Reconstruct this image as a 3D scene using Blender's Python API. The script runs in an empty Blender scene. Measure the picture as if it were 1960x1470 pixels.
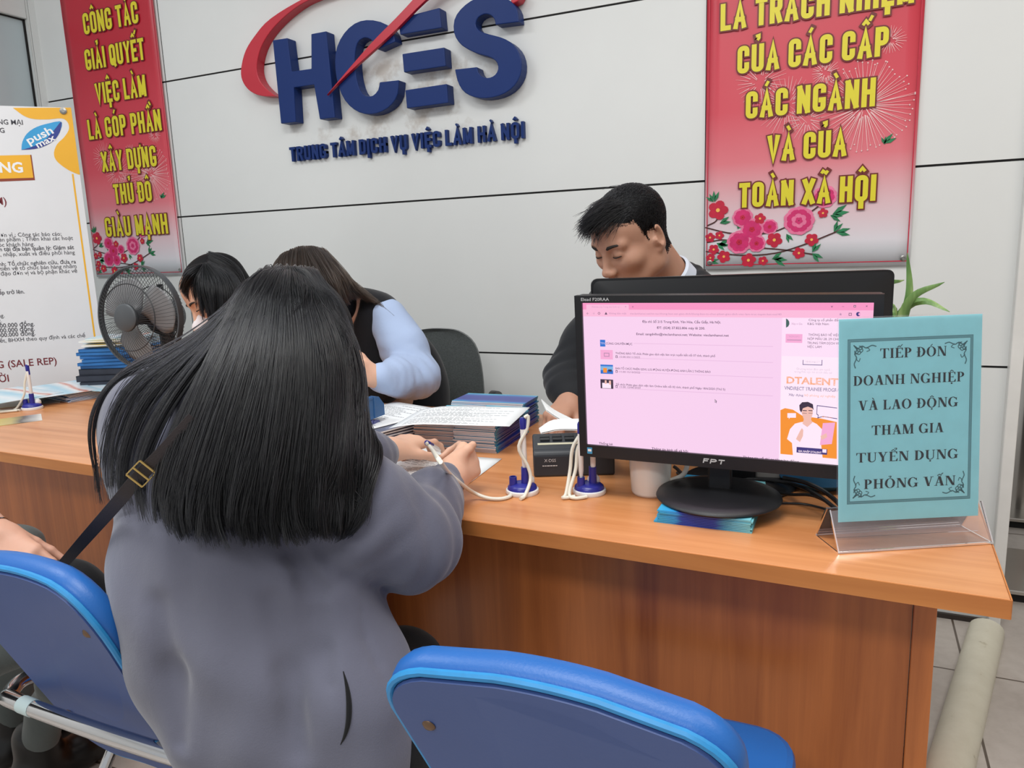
import bpy, bmesh, math, random, unicodedata
import numpy as np
from mathutils import Vector, Matrix

scene = bpy.context.scene
COL = scene.collection

# ------------------------------------------------------------------ camera
F_PX = 1428.13                       # focal length in pixels of the 1960 x 1470 frame
CAM_H = 1.22                         # eye height of the phone
def _basis():
    f = F_PX
    mx = np.array([-3155.0, -147.0, f]); mx /= np.linalg.norm(mx)
    mz = np.array([280.0, 7865.0, f]); mz /= np.linalg.norm(mz)
    X = -mx; Z = -mz; Y = np.cross(Z, X); Y /= np.linalg.norm(Y); Z = np.cross(X, Y)
    return np.array([X, Y, Z])
R_CAM = _basis()
C_CAM = np.array([0.0, 0.0, CAM_H])
cam_d = bpy.data.cameras.new('camera'); cam = bpy.data.objects.new('camera', cam_d); COL.objects.link(cam)
cam_d.sensor_width = 36.0; cam_d.lens = F_PX / 1960.0 * 36.0; cam_d.clip_start = 0.02
_m = Matrix.Identity(4)
for i in range(3):
    _m[i][0] = R_CAM[i, 0]; _m[i][1] = -R_CAM[i, 1]; _m[i][2] = -R_CAM[i, 2]; _m[i][3] = C_CAM[i]
cam.matrix_world = _m
scene.camera = cam

# ------------------------------------------------------------------ light and exposure
world = bpy.data.worlds.new('world'); scene.world = world; world.use_nodes = True
world.node_tree.nodes['Background'].inputs[0].default_value = (0.93, 0.97, 1.0, 1)
world.node_tree.nodes['Background'].inputs[1].default_value = 0.55
def area(name, loc, size, power, color=(1, 1, 1), rot=(0, 0, 0)):
    l = bpy.data.lights.new(name, 'AREA'); l.shape = 'RECTANGLE'; l.size, l.size_y = size
    l.energy = power; l.color = color
    o = bpy.data.objects.new(name, l); COL.objects.link(o); o.location = loc; o.rotation_euler = rot
    return o
area('ceiling_light', (-0.5, 0.35, 3.1), (1.3, 0.7), 38, (1.0, 1.0, 0.985))
area('ceiling_light', (-2.6, 0.5, 3.1), (1.2, 0.6), 28, (0.95, 0.98, 1.0))
area('ceiling_light', (1.0, 1.1, 3.1), (1.2, 0.6), 20, (1.0, 0.93, 0.85))
area('ceiling_light', (-0.7, -1.7, 3.1), (1.6, 0.6), 45, (1.0, 1.0, 0.985))
vs = scene.view_settings
scene.display_settings.display_device = 'sRGB'
vs.view_transform = 'Standard'; vs.look = 'None'; vs.gamma = 1.0; vs.use_curve_mapping = False
vs.exposure = 0.0
scene.cycles.transparent_max_bounces = 24

# ------------------------------------------------------------------ sight-line helpers (pixel of the photo -> point of the room)
def ray(x, y):
    return R_CAM @ np.array([x - 980.0, y - 735.0, F_PX])
def on_z(x, y, z):
    d = ray(x, y); return C_CAM + d * ((z - CAM_H) / d[2])
def on_y(x, y, Y):
    d = ray(x, y); return C_CAM + d * (Y / d[1])
def at_depth(x, y, d):
    return C_CAM + ray(x, y) * (d / F_PX)

# ------------------------------------------------------------------ materials
def lin(c):
    c = c / 255.0
    return c / 12.92 if c <= 0.04045 else ((c + 0.055) / 1.055) ** 2.4
def rgb(*c):
    return (lin(c[0]), lin(c[1]), lin(c[2]), 1.0)
class NT:
    def __init__(s, name):
        s.m = bpy.data.materials.new(name); s.m.use_nodes = True; s.t = s.m.node_tree
        s.b = s.t.nodes['Principled BSDF']
    def n(s, t, **kw):
        o = s.t.nodes.new(t)
        for k, v in kw.items(): setattr(o, k, v)
        return o
    def l(s, a, b): s.t.links.new(a, b)
    def coords(s, scale=(1, 1, 1), rot=(0, 0, 0), loc=(0, 0, 0), kind='Object'):
        c = s.n('ShaderNodeTexCoord'); mp = s.n('ShaderNodeMapping')
        mp.inputs['Scale'].default_value = scale; mp.inputs['Rotation'].default_value = rot; mp.inputs['Location'].default_value = loc
        s.l(c.outputs[kind], mp.inputs[0]); return mp.outputs[0]
    def ramp(s, fac, stops):
        r = s.n('ShaderNodeValToRGB'); e = r.color_ramp.elements
        while len(e) < len(stops): e.new(0.5)
        for k, (p, c) in enumerate(stops): e[k].position = p; e[k].color = c
        s.l(fac, r.inputs[0]); return r.outputs[0]
    def noise(s, vec, scale=5.0, detail=4.0, rough=0.55, dist=0.0):
        n = s.n('ShaderNodeTexNoise'); n.inputs['Scale'].default_value = scale; n.inputs['Detail'].default_value = detail
        n.inputs['Roughness'].default_value = rough; n.inputs['Distortion'].default_value = dist
        if vec is not None: s.l(vec, n.inputs['Vector'])
        return n.outputs['Fac']
    def bump(s, h, strength=0.2, dist=0.01):
        b = s.n('ShaderNodeBump'); b.inputs['Strength'].default_value = strength; b.inputs['Distance'].default_value = dist
        s.l(h, b.inputs['Height']); s.l(b.outputs[0], s.b.inputs['Normal'])
def mat(name, col, rough=0.5, metal=0.0, var=0.06, vscale=6.0, bump=0.0, bscale=80.0, spec=0.5, sheen=0.0, **kw):
    k = NT(name); b = k.b
    b.inputs['Roughness'].default_value = rough; b.inputs['Metallic'].default_value = metal
    b.inputs['Specular IOR Level'].default_value = spec
    if sheen: b.inputs['Sheen Weight'].default_value = sheen
    v = k.coords()
    c = np.array(col[:3])
    lo = tuple(c * (1 - var)) + (1,); hi = tuple(np.minimum(c * (1 + var), 1)) + (1,)
    k.l(k.ramp(k.noise(v, vscale), [(0.3, lo), (0.7, hi)]), b.inputs['Base Color'])
    if bump: k.bump(k.noise(v, bscale, 3), bump, 0.003)
    for a, val in kw.items(): b.inputs[a.replace('_', ' ')].default_value = val
    return k.m
def emit(name, col, strength=1.0):
    k = NT(name); k.b.inputs['Base Color'].default_value = (0.01, 0.01, 0.01, 1); k.b.inputs['Roughness'].default_value = 0.35
    k.b.inputs['Emission Color'].default_value = col; k.b.inputs['Emission Strength'].default_value = strength
    return k.m
def wood(name, along, light, dark, rough=0.32, scale=1.0):
    k = NT(name)
    sc = {'x': (1.6, 26, 26), 'z': (26, 26, 1.3)}[along]
    v = k.coords(tuple(a * scale for a in sc))
    a = k.noise(v, 1.0, 6, 0.6, 0.6)
    v2 = k.coords(tuple(q * scale * 0.22 for q in sc), loc=(3, 1, 7))
    b2 = k.noise(v2, 1.0, 3, 0.5, 1.2)
    mx = k.n('ShaderNodeMath', operation='ADD'); k.l(a, mx.inputs[0]); k.l(b2, mx.inputs[1])
    hf = k.n('ShaderNodeMath', operation='MULTIPLY'); k.l(mx.outputs[0], hf.inputs[0]); hf.inputs[1].default_value = 0.5
    mid = tuple((np.array(light) + np.array(dark)) / 2)
    k.l(k.ramp(hf.outputs[0], [(0.34, dark), (0.47, mid), (0.62, light)]), k.b.inputs['Base Color'])
    k.b.inputs['Roughness'].default_value = rough
    k.bump(a, 0.05, 0.002)
    return k.m

# ------------------------------------------------------------------ scene-graph helpers
def empty(name, loc=(0, 0, 0), rz=0.0):
    o = bpy.data.objects.new(name, None); COL.objects.link(o); o.empty_display_size = 0.05
    o.location = loc; o.rotation_euler = (0, 0, rz); return o
def tag(o, label=None, cat=None, group=None, kind=None):
    if label: o['label'] = label
    if cat: o['category'] = cat
    if group: o['group'] = group
    if kind: o['kind'] = kind
    return o
def thing(name, label, cat, loc=(0, 0, 0), rz=0.0, group=None):
    return tag(empty(name, tuple(loc), rz), label, cat, group)
def origin_of(o):
    p = Vector((0, 0, 0))
    while o is not None: p = p + o.location; o = o.parent
    return p
def copy_tree(o, parent=None):
    c = o.copy(); COL.objects.link(c); c.parent = parent
    for ch in list(o.children):
        copy_tree(ch, c)
    return c

class MB:
    """collects polygons of one part and links them as one mesh object"""
    def __init__(s): s.v = []; s.f = []; s.mi = []
    def add(s, vs, fs, mi=0):
        o = len(s.v); s.v += [tuple(map(float, p)) for p in vs]
        s.f += [tuple(o + i for i in f) for f in fs]; s.mi += [mi] * len(fs); return s
    def box(s, c, size, mi=0, rz=0.0, M=None):
        hx, hy, hz = (a / 2 for a in size)
        vs = [(x, y, z) for x in (-hx, hx) for y in (-hy, hy) for z in (-hz, hz)]
        R = Matrix.Rotation(rz, 3, 'Z') if M is None else M
        vs = [R @ Vector(p) + Vector(c) for p in vs]
        return s.add(vs, [(0, 1, 3, 2), (4, 6, 7, 5), (0, 4, 5, 1), (2, 3, 7, 6), (0, 2, 6, 4), (1, 5, 7, 3)], mi)
    def span(s, a, b, mi=0):
        a = np.array(a); b = np.array(b); return s.box((a + b) / 2, np.abs(b - a), mi)
    def tube(s, pts, r, seg=10, mi=0, cap=True, closed=False):
        pts = [Vector(p) for p in pts]; n = len(pts)
        rs = r if hasattr(r, '__len__') else [r] * n
        up = None; rings = []
        for i, p in enumerate(pts):
            if closed: d = pts[(i + 1) % n] - pts[i - 1]
            else: d = pts[min(i + 1, n - 1)] - pts[max(i - 1, 0)]
            d = d.normalized() if d.length > 1e-9 else Vector((0, 0, 1))
            if up is None: up = d.orthogonal().normalized()
            up = (up - d * up.dot(d)); up = up.normalized() if up.length > 1e-6 else d.orthogonal().normalized()
            q = d.cross(up)
            rings.append([p + (up * math.cos(t) + q * math.sin(t)) * rs[i] for t in [2 * math.pi * k / seg for k in range(seg)]])
        vs = [p for ring in rings for p in ring]; fs = []
        for i in range(n if closed else n - 1):
            j = (i + 1) % n
            for k in range(seg):
                l = (k + 1) % seg; fs.append((i * seg + k, i * seg + l, j * seg + l, j * seg + k))
        if cap and not closed:
            fs.append(tuple(range(seg))[::-1]); fs.append(tuple((n - 1) * seg + k for k in range(seg)))
        return s.add(vs, fs, mi)
    def lathe(s, prof, c=(0, 0, 0), seg=32, mi=0, M=None, sx=1.0):
        vs = []; n = len(prof)
        for (r, z) in prof:
            for k in range(seg):
                t = 2 * math.pi * k / seg; vs.append(Vector((r * math.cos(t) * sx, r * math.sin(t), z)))
        if M is not None: vs = [M @ p for p in vs]
        vs = [p + Vector(c) for p in vs]; fs = []
        for i in range(n - 1):
            for k in range(seg):
                l = (k + 1) % seg; fs.append((i * seg + k, i * seg + l, (i + 1) * seg + l, (i + 1) * seg + k))
        if prof[0][0] > 1e-6: fs.append(tuple(range(seg))[::-1])
        if prof[-1][0] > 1e-6: fs.append(tuple((n - 1) * seg + k for k in range(seg)))
        return s.add(vs, fs, mi)
    def prism(s, poly, fr, d0, d1, mi=0):
        """2-D polygon in a frame, from offset d0 to offset d1 along the frame's normal"""
        n = len(poly)
        a = [fr(x, y, d0) for x, y in poly]; b = [fr(x, y, d1) for x, y in poly]
        return s.add(a + b, [tuple(range(n))[::-1], tuple(range(n, 2 * n))] + [(i, (i + 1) % n, n + (i + 1) % n, n + i) for i in range(n)], mi)
    def flat(s, poly, fr, d=0.0, mi=0):
        return s.add([fr(x, y, d) for x, y in poly], [tuple(range(len(poly)))], mi)
    def build(s, name, mats, parent=None, smooth=False, bevel=0.0, local=False, angle=40, seg=2, fix=True):
        me = bpy.data.meshes.new(name)
        off = Vector((0, 0, 0)) if (parent is None or local) else origin_of(parent)
        me.from_pydata([tuple(Vector(p) - off) for p in s.v], [], s.f)
        for m in (mats if isinstance(mats, (list, tuple)) else [mats]): me.materials.append(m)
        me.polygons.foreach_set('material_index', s.mi)
        if fix or bevel:
            bm = bmesh.new(); bm.from_mesh(me); bmesh.ops.remove_doubles(bm, verts=bm.verts, dist=1e-6)
            if fix: bmesh.ops.recalc_face_normals(bm, faces=bm.faces)
            bm.to_mesh(me); bm.free()
        if smooth: me.polygons.foreach_set('use_smooth', [True] * len(me.polygons))
        me.update()
        o = bpy.data.objects.new(name, me); COL.objects.link(o); o.parent = parent
        if bevel:
            b = o.modifiers.new('bevel', 'BEVEL'); b.width = bevel; b.segments = seg; b.limit_method = 'ANGLE'; b.angle_limit = math.radians(35)
            b.harden_normals = False
        if smooth:
            try: me.set_sharp_from_angle(angle=math.radians(angle))
            except Exception: pass
        return o

def frame(o, u, v, n):
    o, u, v, n = (np.array(a, float) for a in (o, u, v, n))
    return lambda x, y, d=0.0: o + u * x + v * y + n * d
def catmull(P, n):
    P = np.array(P, float); m = len(P)
    Q = np.vstack([2 * P[0] - P[1], P, 2 * P[-1] - P[-2]])
    out = []
    for k in range(n):
        t = k / (n - 1) * (m - 1); i = min(int(t), m - 2); t -= i
        p0, p1, p2, p3 = Q[i], Q[i + 1], Q[i + 2], Q[i + 3]
        out.append(0.5 * ((2 * p1) + (-p0 + p2) * t + (2 * p0 - 5 * p1 + 4 * p2 - p3) * t ** 2 + (-p0 + 3 * p1 - 3 * p2 + p3) * t ** 3))
    return np.array(out)
def circle(cx, cy, rx, ry=None, n=24, a0=0.0, a1=2 * math.pi):
    ry = rx if ry is None else ry
    return [(cx + rx * math.cos(a0 + (a1 - a0) * k / n), cy + ry * math.sin(a0 + (a1 - a0) * k / n)) for k in range(n)]
def rrect(x0, y0, x1, y1, r, n=5):
    out = []
    for cx, cy, a in ((x1 - r, y1 - r, 0), (x0 + r, y1 - r, 90), (x0 + r, y0 + r, 180), (x1 - r, y0 + r, 270)):
        for k in range(n + 1):
            t = math.radians(a + 90 * k / n); out.append((cx + r * math.cos(t), cy + r * math.sin(t)))
    return out
def rect(x0, y0, x1, y1): return [(x0, y0), (x1, y0), (x1, y1), (x0, y1)]
# ------------------------------------------------------------------ lettering
SK = {  # skeleton strokes of the capitals: (width, [(rounded?, points)])
 'A': (.50, [(0, [(0, 0), (.5, 1), (1, 0)]), (0, [(.2, .3), (.8, .3)])]),
 'B': (.44, [(0, [(0, 0), (0, 1)]), (1, [(0, 1), (.95, 1), (.95, .52), (0, .52)]), (1, [(0, .52), (1, .52), (1, 0), (0, 0)])]),
 'C': (.44, [(1, [(1, .74), (1, 1), (0, 1), (0, 0), (1, 0), (1, .26)])]),
 'D': (.45, [(0, [(0, 0), (0, 1)]), (1, [(0, 1), (1, 1), (1, 0), (0, 0)])]),
 'E': (.38, [(0, [(1, 1), (0, 1), (0, 0), (1, 0)]), (0, [(0, .52), (.9, .52)])]),
 'G': (.46, [(1, [(1, .80), (1, 1), (0, 1), (0, 0), (1, 0), (1, .36)]), (0, [(1, .40), (.72, .40)])]),
 'H': (.46, [(0, [(0, 0), (0, 1)]), (0, [(1, 0), (1, 1)]), (0, [(0, .52), (1, .52)])]),
 'I': (.0, [(0, [(0, 0), (0, 1)])]),
 'L': (.36, [(0, [(0, 1), (0, 0), (1, 0)])]),
 'M': (.60, [(0, [(0, 0), (0, 1)]), (0, [(0, 1), (.5, .1)]), (0, [(.5, .1), (1, 1)]), (0, [(1, 1), (1, 0)])]),
 'N': (.48, [(0, [(0, 0), (0, 1)]), (0, [(0, 1), (1, 0)]), (0, [(1, 0), (1, 1)])]),
 'O': (.46, [(2, [(0, 0), (1, 0), (1, 1), (0, 1)])]),
 'P': (.44, [(0, [(0, 0), (0, 1)]), (1, [(0, 1), (1, 1), (1, .44), (0, .44)])]),
 'Q': (.46, [(2, [(0, 0), (1, 0), (1, 1), (0, 1)]), (0, [(.55, .22), (1, -.08)])]),
 'R': (.45, [(0, [(0, 0), (0, 1)]), (1, [(0, 1), (1, 1), (1, .48), (0, .48)]), (0, [(.6, .48), (1, 0)])]),
 'S': (.43, [(1, [(1, .76), (1, 1), (0, 1), (0, .54), (1, .46), (1, 0), (0, 0), (0, .24)])]),
 'T': (.42, [(0, [(0, 1), (1, 1)]), (0, [(.5, 1), (.5, 0)])]),
 'U': (.46, [(1, [(0, 1), (0, 0), (1, 0), (1, 1)])]),
 'V': (.48, [(0, [(0, 1), (.5, 0), (1, 1)])]),
 'X': (.48, [(0, [(0, 0), (1, 1)]), (0, [(0, 1), (1, 0)])]),
 'Y': (.46, [(0, [(0, 1), (.5, .45), (1, 1)]), (0, [(.5, .45), (.5, 0)])]),
 'F': (.36, [(0, [(1, 1), (0, 1), (0, 0)]), (0, [(0, .5), (.85, .5)])]),
}
MARKS = {'\u0301': [(.35, 0), (.68, .17)], '\u0300': [(.65, 0), (.32, .17)], '\u0302': [(.15, 0), (.5, .13), (.85, 0)],
         '\u0303': [(.1, .03), (.3, .12), (.68, .03), (.9, .12)], '\u0309': [(.22, .14), (.62, .17), (.62, .07), (.42, .0)],
         '\u0306': [(.15, .13), (.5, 0), (.85, .13)]}
def round_path(P, r, closed, n=5):
    P = [np.array(p, float) for p in P]; m = len(P); out = []
    for i in range(m):
        if not closed and i in (0, m - 1): out.append(P[i]); continue
        a, b, c = P[i - 1], P[i], P[(i + 1) % m]
        la, lc = np.linalg.norm(a - b), np.linalg.norm(c - b)
        ra = min(r, la * .5); p0 = b + (a - b) / la * ra; rc = min(r, lc * .5); p2 = b + (c - b) / lc * rc
        for k in range(n + 1):
            t = k / n; out.append((1 - t) ** 2 * p0 + 2 * t * (1 - t) * (b * .85 + (p0 + p2) * .075) + t ** 2 * p2)
    return out
def ribbon(P, w, closed=False, cap=True):
    """outline strip (left points, right points) of a stroke of width w"""
    P = [np.array(p, float) for p in P]; m = len(P)
    if cap and not closed:
        d = P[0] - P[1]; P[0] = P[0] + d / np.linalg.norm(d) * w / 2
        d = P[-1] - P[-2]; P[-1] = P[-1] + d / np.linalg.norm(d) * w / 2
    L, Rr = [], []
    for i in range(m):
        if closed or 0 < i < m - 1:
            d0 = P[i] - P[i - 1]; d1 = P[(i + 1) % m] - P[i]
            d0 = d0 / (np.linalg.norm(d0) + 1e-12); d1 = d1 / (np.linalg.norm(d1) + 1e-12)
            t = d0 + d1; t = t / (np.linalg.norm(t) + 1e-12); nn = np.array([-t[1], t[0]])
            k = min(1.0 / max(abs(nn @ np.array([-d0[1], d0[0]])), .3), 2.2)
        else:
            d = P[1] - P[0] if i == 0 else P[-1] - P[-2]
            t = d / np.linalg.norm(d); nn = np.array([-t[1], t[0]]); k = 1.0
        L.append(P[i] + nn * k * w / 2); Rr.append(P[i] - nn * k * w / 2)
    return L, Rr
def strip_into(mb, L, Rr, fr, d0, d1=None, closed=False, mi=0):
    n = len(L); m = n if closed else n - 1
    a = [fr(p[0], p[1], d0) for p in L] + [fr(p[0], p[1], d0) for p in Rr]
    if d1 is None:
        mb.add(a, [(i, (i + 1) % n, n + (i + 1) % n, n + i) for i in range(m)], mi); return
    b = [fr(p[0], p[1], d1) for p in L] + [fr(p[0], p[1], d1) for p in Rr]
    fs = []
    for i in range(m):
        j = (i + 1) % n
        fs += [(i, j, n + j, n + i), (2 * n + i, 3 * n + i, 3 * n + j, 2 * n + j), (i, 2 * n + i, 2 * n + j, j), (n + i, n + j, 3 * n + j, 3 * n + i)]
    if not closed: fs += [(0, n, 3 * n, 2 * n), (n - 1, 3 * n - 1, 4 * n - 1, 2 * n - 1)]
    mb.add(a + b, fs, mi)
def stroke_layout(text, h, sw, wide=1.0, gap=.09, space=.25):
    """list of (polyline, closed, capped) and the total width for a line of capitals"""
    x = 0.0; out = []
    for ch in text:
        if ch == ' ': x += space * h; continue
        bar = ch in 'Đ'
        dec = unicodedata.normalize('NFD', 'D' if bar else ch); base = dec[0]
        w, strokes = SK[base]; W = w * h * wide
        m = lambda p: (x + sw / 2 + p[0] * max(W - 0, 0), sw / 2 + p[1] * (h - sw))
        for kind, P in strokes:
            Q = [m(p) for p in P]
            if kind: Q = round_path(Q, min(W, h) * .42 if W else .1, kind == 2)
            out.append((Q, kind == 2, True))
        adv = W + sw
        if bar: out.append(([(x - sw * .35, h * .52), (x + adv * .52, h * .52)], False, False))
        lift = 0.0
        for c in sorted(dec[1:], key=lambda c: c not in '\u0302\u0306'):
            if c == '\u0323':
                out.append(([(x + adv / 2, -h * .13 - sw * .3), (x + adv / 2, -h * .13 + sw * .3)], False, True)); continue
            if c == '\u031b':
                out.append(([(x + adv - sw * .4, h * .9), (x + adv + sw * .25, h * .98), (x + adv + sw * .35, h * 1.12)], False, False)); continue
            mw = h * .32 * (.4 + .6 * wide) + sw * .3
            dx = mw * .55 if lift else 0.0
            out.append(([(x + adv / 2 - mw / 2 + p[0] * mw + dx, h + sw * .75 + lift + p[1] * h) for p in MARKS[c]], False, False))
            lift = h * .12
        x += adv + gap * h
    return out, x - gap * h
def stroke_text(mb, text, fr, x, y, h, sw, wide=1.0, d0=0.0, d1=None, mi=0, fit=None, center=False, outline=None, gap=.09):
    lay, W = stroke_layout(text, h, sw, wide, gap)
    sx = 1.0 if fit is None else fit / W
    ox = x - W * sx / 2 if center else x
    for ki, (P, closed, cap) in enumerate(lay):
        Q = [(ox + p[0] * sx, y + p[1]) for p in P]
        e = (ki % 5) * .00016
        if outline: 
            L, Rr = ribbon(Q, sw * (.60 if not cap else 1) + outline[0] * 2, closed, True); strip_into(mb, L, Rr, fr, outline[1] + e * .8, None, closed, outline[2])
        L, Rr = ribbon(Q, sw * (.60 if not cap else 1), closed, cap); strip_into(mb, L, Rr, fr, d0 + (e if d1 is None else 0), d1 if d1 is None else d1 + e * 1.5, closed, mi)
    return W * sx
# bold roman capitals
def _ring(cx, cy, ro, ri, a0=0, a1=360, n=28):
    L, R2 = [], []
    for k in range(n + 1):
        t = math.radians(a0 + (a1 - a0) * k / n); L.append((cx + ro[0] * math.cos(t), cy + ro[1] * math.sin(t))); R2.append((cx + ri[0] * math.cos(t), cy + ri[1] * math.sin(t)))
    return [[L[k], L[k + 1], R2[k + 1], R2[k]] for k in range(n)]
def _stem(x, t=.085, y0=0, y1=1, sb=True, stp=True):
    o = [rect(x - t, y0, x + t, y1)]
    if sb: o.append(rect(x - t - .075, y0, x + t + .075, y0 + .045))
    if stp: o.append(rect(x - t - .075, y1 - .045, x + t + .075, y1))
    return o
def _diag(a, b, t): return [[(a[0] - t, a[1]), (a[0] + t, a[1]), (b[0] + t, b[1]), (b[0] - t, b[1])]]
def _ser(x, y, w=.14): return [rect(x - w, y - .022, x + w, y + .022)]
ROMAN = {
 'I': (.40, _stem(.2)),
 'T': (.78, _stem(.39, stp=False) + [rect(.03, .95, .75, 1), [(.03, 1), (.03, .74), (.06, .74), (.12, .95)], [(.75, 1), (.75, .74), (.72, .74), (.66, .95)]]),
 'E': (.72, _stem(.2) + [rect(.2, .95, .66, 1), rect(.2, 0, .68, .05), rect(.2, .49, .5, .54), rect(.47, .40, .5, .63), [(.66, 1), (.66, .74), (.63, .74), (.55, .95)], [(.68, 0), (.7, .28), (.66, .28), (.56, .05)]]),
 'P': (.68, _stem(.2) + _ring(.3, .73, (.33, .27), (.15, .225), -90, 90) + [rect(.2, .955, .31, 1), rect(.2, .46, .31, .505)]),
 'D': (.80, _stem(.2) + _ring(.3, .5, (.45, .5), (.26, .455), -90, 90) + [rect(.2, .955, .31, 1), rect(.2, 0, .31, .045)]),
 'O': (.86, _ring(.42, .5, (.39, .52), (.21, .475))),
 'N': (.82, _stem(.14, .028) + _stem(.70, .028, sb=False) + _diag((.2, 1), (.66, 0), .10)),
 'H': (.86, _stem(.2) + _stem(.66) + [rect(.2, .48, .66, .53)]),
 'G': (.86, _ring(.43, .5, (.39, .52), (.21, .475), 48, 318) + _stem(.68, .085, .03, .42, False, True) + [[(.69, .9), (.73, 1), (.73, .68), (.70, .68), (.62, .86)]]),
 'V': (.80, _diag((.19, 1), (.42, 0), .095) + _diag((.64, 1), (.43, 0), .028) + _ser(.17, .978, .17) + _ser(.66, .978, .13)),
 'A': (.80, _diag((.38, 1), (.15, 0), .028) + _diag((.40, 1), (.63, 0), .10) + _ser(.15, .022, .12) + _ser(.63, .022, .17) + [rect(.22, .30, .56, .345)]),
 'L': (.68, _stem(.2) + [rect(.2, 0, .63, .05), [(.63, 0), (.66, .3), (.62, .3), (.52, .05)]]),
 'M': (1.0, _stem(.14, .028) + _stem(.83, .085) + _diag((.2, 1), (.47, 0), .095) + _diag((.78, 1), (.48, 0), .028)),
 'U': (.82, _stem(.19, sb=False, y0=.28) + _stem(.66, .028, sb=False, y0=.28) + _ring(.395, .3, (.293, .32), (.12, .26), 180, 270, 14) + _ring(.395, .3, (.293, .32), (.237, .26), 270, 360, 14)),
 'Y': (.78, _stem(.39, stp=False, y1=.45) + _diag((.15, 1), (.39, .40), .095) + _diag((.64, 1), (.41, .42), .028) + _ser(.15, .978, .16) + _ser(.64, .978, .12)),
}
def roman_text(mb, text, fr, cx, y, h, d, mi=0, fit=None, track=.03):
    x = 0; polys = []
    for ch in text:
        if ch == ' ': x += .34; continue
        bar = ch == 'Đ'; dec = unicodedata.normalize('NFD', 'D' if bar else ch)
        w, P = ROMAN[dec[0]]
        polys += [[(x + px, py) for px, py in poly] for poly in P]
        if bar: polys.append(rect(x + .02, .48, x + .36, .53))
        lift = 0
        for c in sorted(dec[1:], key=lambda c: c not in '\u0302'):
            if c == '\u0323': polys.append(circle(x + w / 2, -.15, .075, n=10)); continue
            Q = [(x + w / 2 - .22 + p[0] * .44 + (.2 if lift else 0), 1.07 + lift + p[1] * 1.1) for p in MARKS[c]]
            L, R2 = ribbon(Q, .06, False, False)
            polys += [[L[k], L[k + 1], R2[k + 1], R2[k]] for k in range(len(L) - 1)]
            lift = .1
        x += w + track
    s = h if fit is None else fit / x
    for ki, P in enumerate(polys): mb.flat([(cx + (px - x / 2) * s, y + py * h) for px, py in P], fr, d + (ki % 6) * .00008, mi)
# small print in the built-in face
_tc = {}
def glyphs(body, bold=0.0):
    key = (body, bold)
    if key not in _tc:
        c = bpy.data.curves.new('print', 'FONT'); c.body = body; c.size = 1.0; c.offset = bold; c.resolution_u = 2
        o = bpy.data.objects.new('print', c)
        me = bpy.data.meshes.new_from_object(o)
        v = np.array([tuple(q.co)[:2] for q in me.vertices]).reshape(-1, 2); f = [tuple(p.vertices) for p in me.polygons]
        bpy.data.objects.remove(o); bpy.data.curves.remove(c); bpy.data.meshes.remove(me)
        _tc[key] = (v, f)
    return _tc[key]
def small_text(mb, body, fr, x, y, size, d, mi=0, bold=0.0, fit=None, align='l', sx=1.0):
    v, f = glyphs(body, bold)
    if not len(v): return
    w = v[:, 0].max(); k = size * sx if fit is None else fit / w
    ox = {'l': x, 'c': x - w * k / 2, 'r': x - w * k}[align]
    mb.add([fr(ox + p[0] * k, y + p[1] * size, d) for p in v], f, mi)
# ------------------------------------------------------------------ the room
WALL_Y = 2.6
DESK_Z = 0.76
def on_x(x, y, X):
    d = ray(x, y); return C_CAM + d * (X / d[0])
def floor_mat():
    k = NT('floor_tile'); v = k.coords(kind='Object')
    br = k.n('ShaderNodeTexBrick'); br.offset = 0.0; br.squash = 1.0
    mp = k.n('ShaderNodeMapping'); tc = k.n('ShaderNodeTexCoord'); k.l(tc.outputs['Object'], mp.inputs[0])
    mp.inputs['Location'].default_value = (-0.333 + 0.002, -2.268 + 0.002, 0); k.l(mp.outputs[0], br.inputs['Vector'])
    br.inputs['Scale'].default_value = 1.0; br.inputs['Brick Width'].default_value = 0.6; br.inputs['Row Height'].default_value = 0.6
    br.inputs['Mortar Size'].default_value = 0.0035; br.inputs['Mortar Smooth'].default_value = 0.2
    n = k.noise(v, 3.0, 5, 0.6); n2 = k.noise(v, 28.0, 3, 0.6)
    c1 = k.ramp(n, [(0.3, rgb(178, 168, 160)), (0.7, rgb(202, 194, 186))])
    mx = k.n('ShaderNodeMixRGB', blend_type='MULTIPLY'); mx.inputs[0].default_value = 0.35
    k.l(c1, mx.inputs[1]); k.l(k.ramp(n2, [(0.3, (0.72, 0.7, 0.68, 1)), (0.6, (1, 1, 1, 1))]), mx.inputs[2])
    k.l(mx.outputs[0], br.inputs['Color1']); k.l(mx.outputs[0], br.inputs['Color2']); br.inputs['Mortar'].default_value = rgb(96, 84, 74)
    k.l(br.outputs['Color'], k.b.inputs['Base Color']); k.b.inputs['Roughness'].default_value = 0.28
    return k.m
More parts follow.
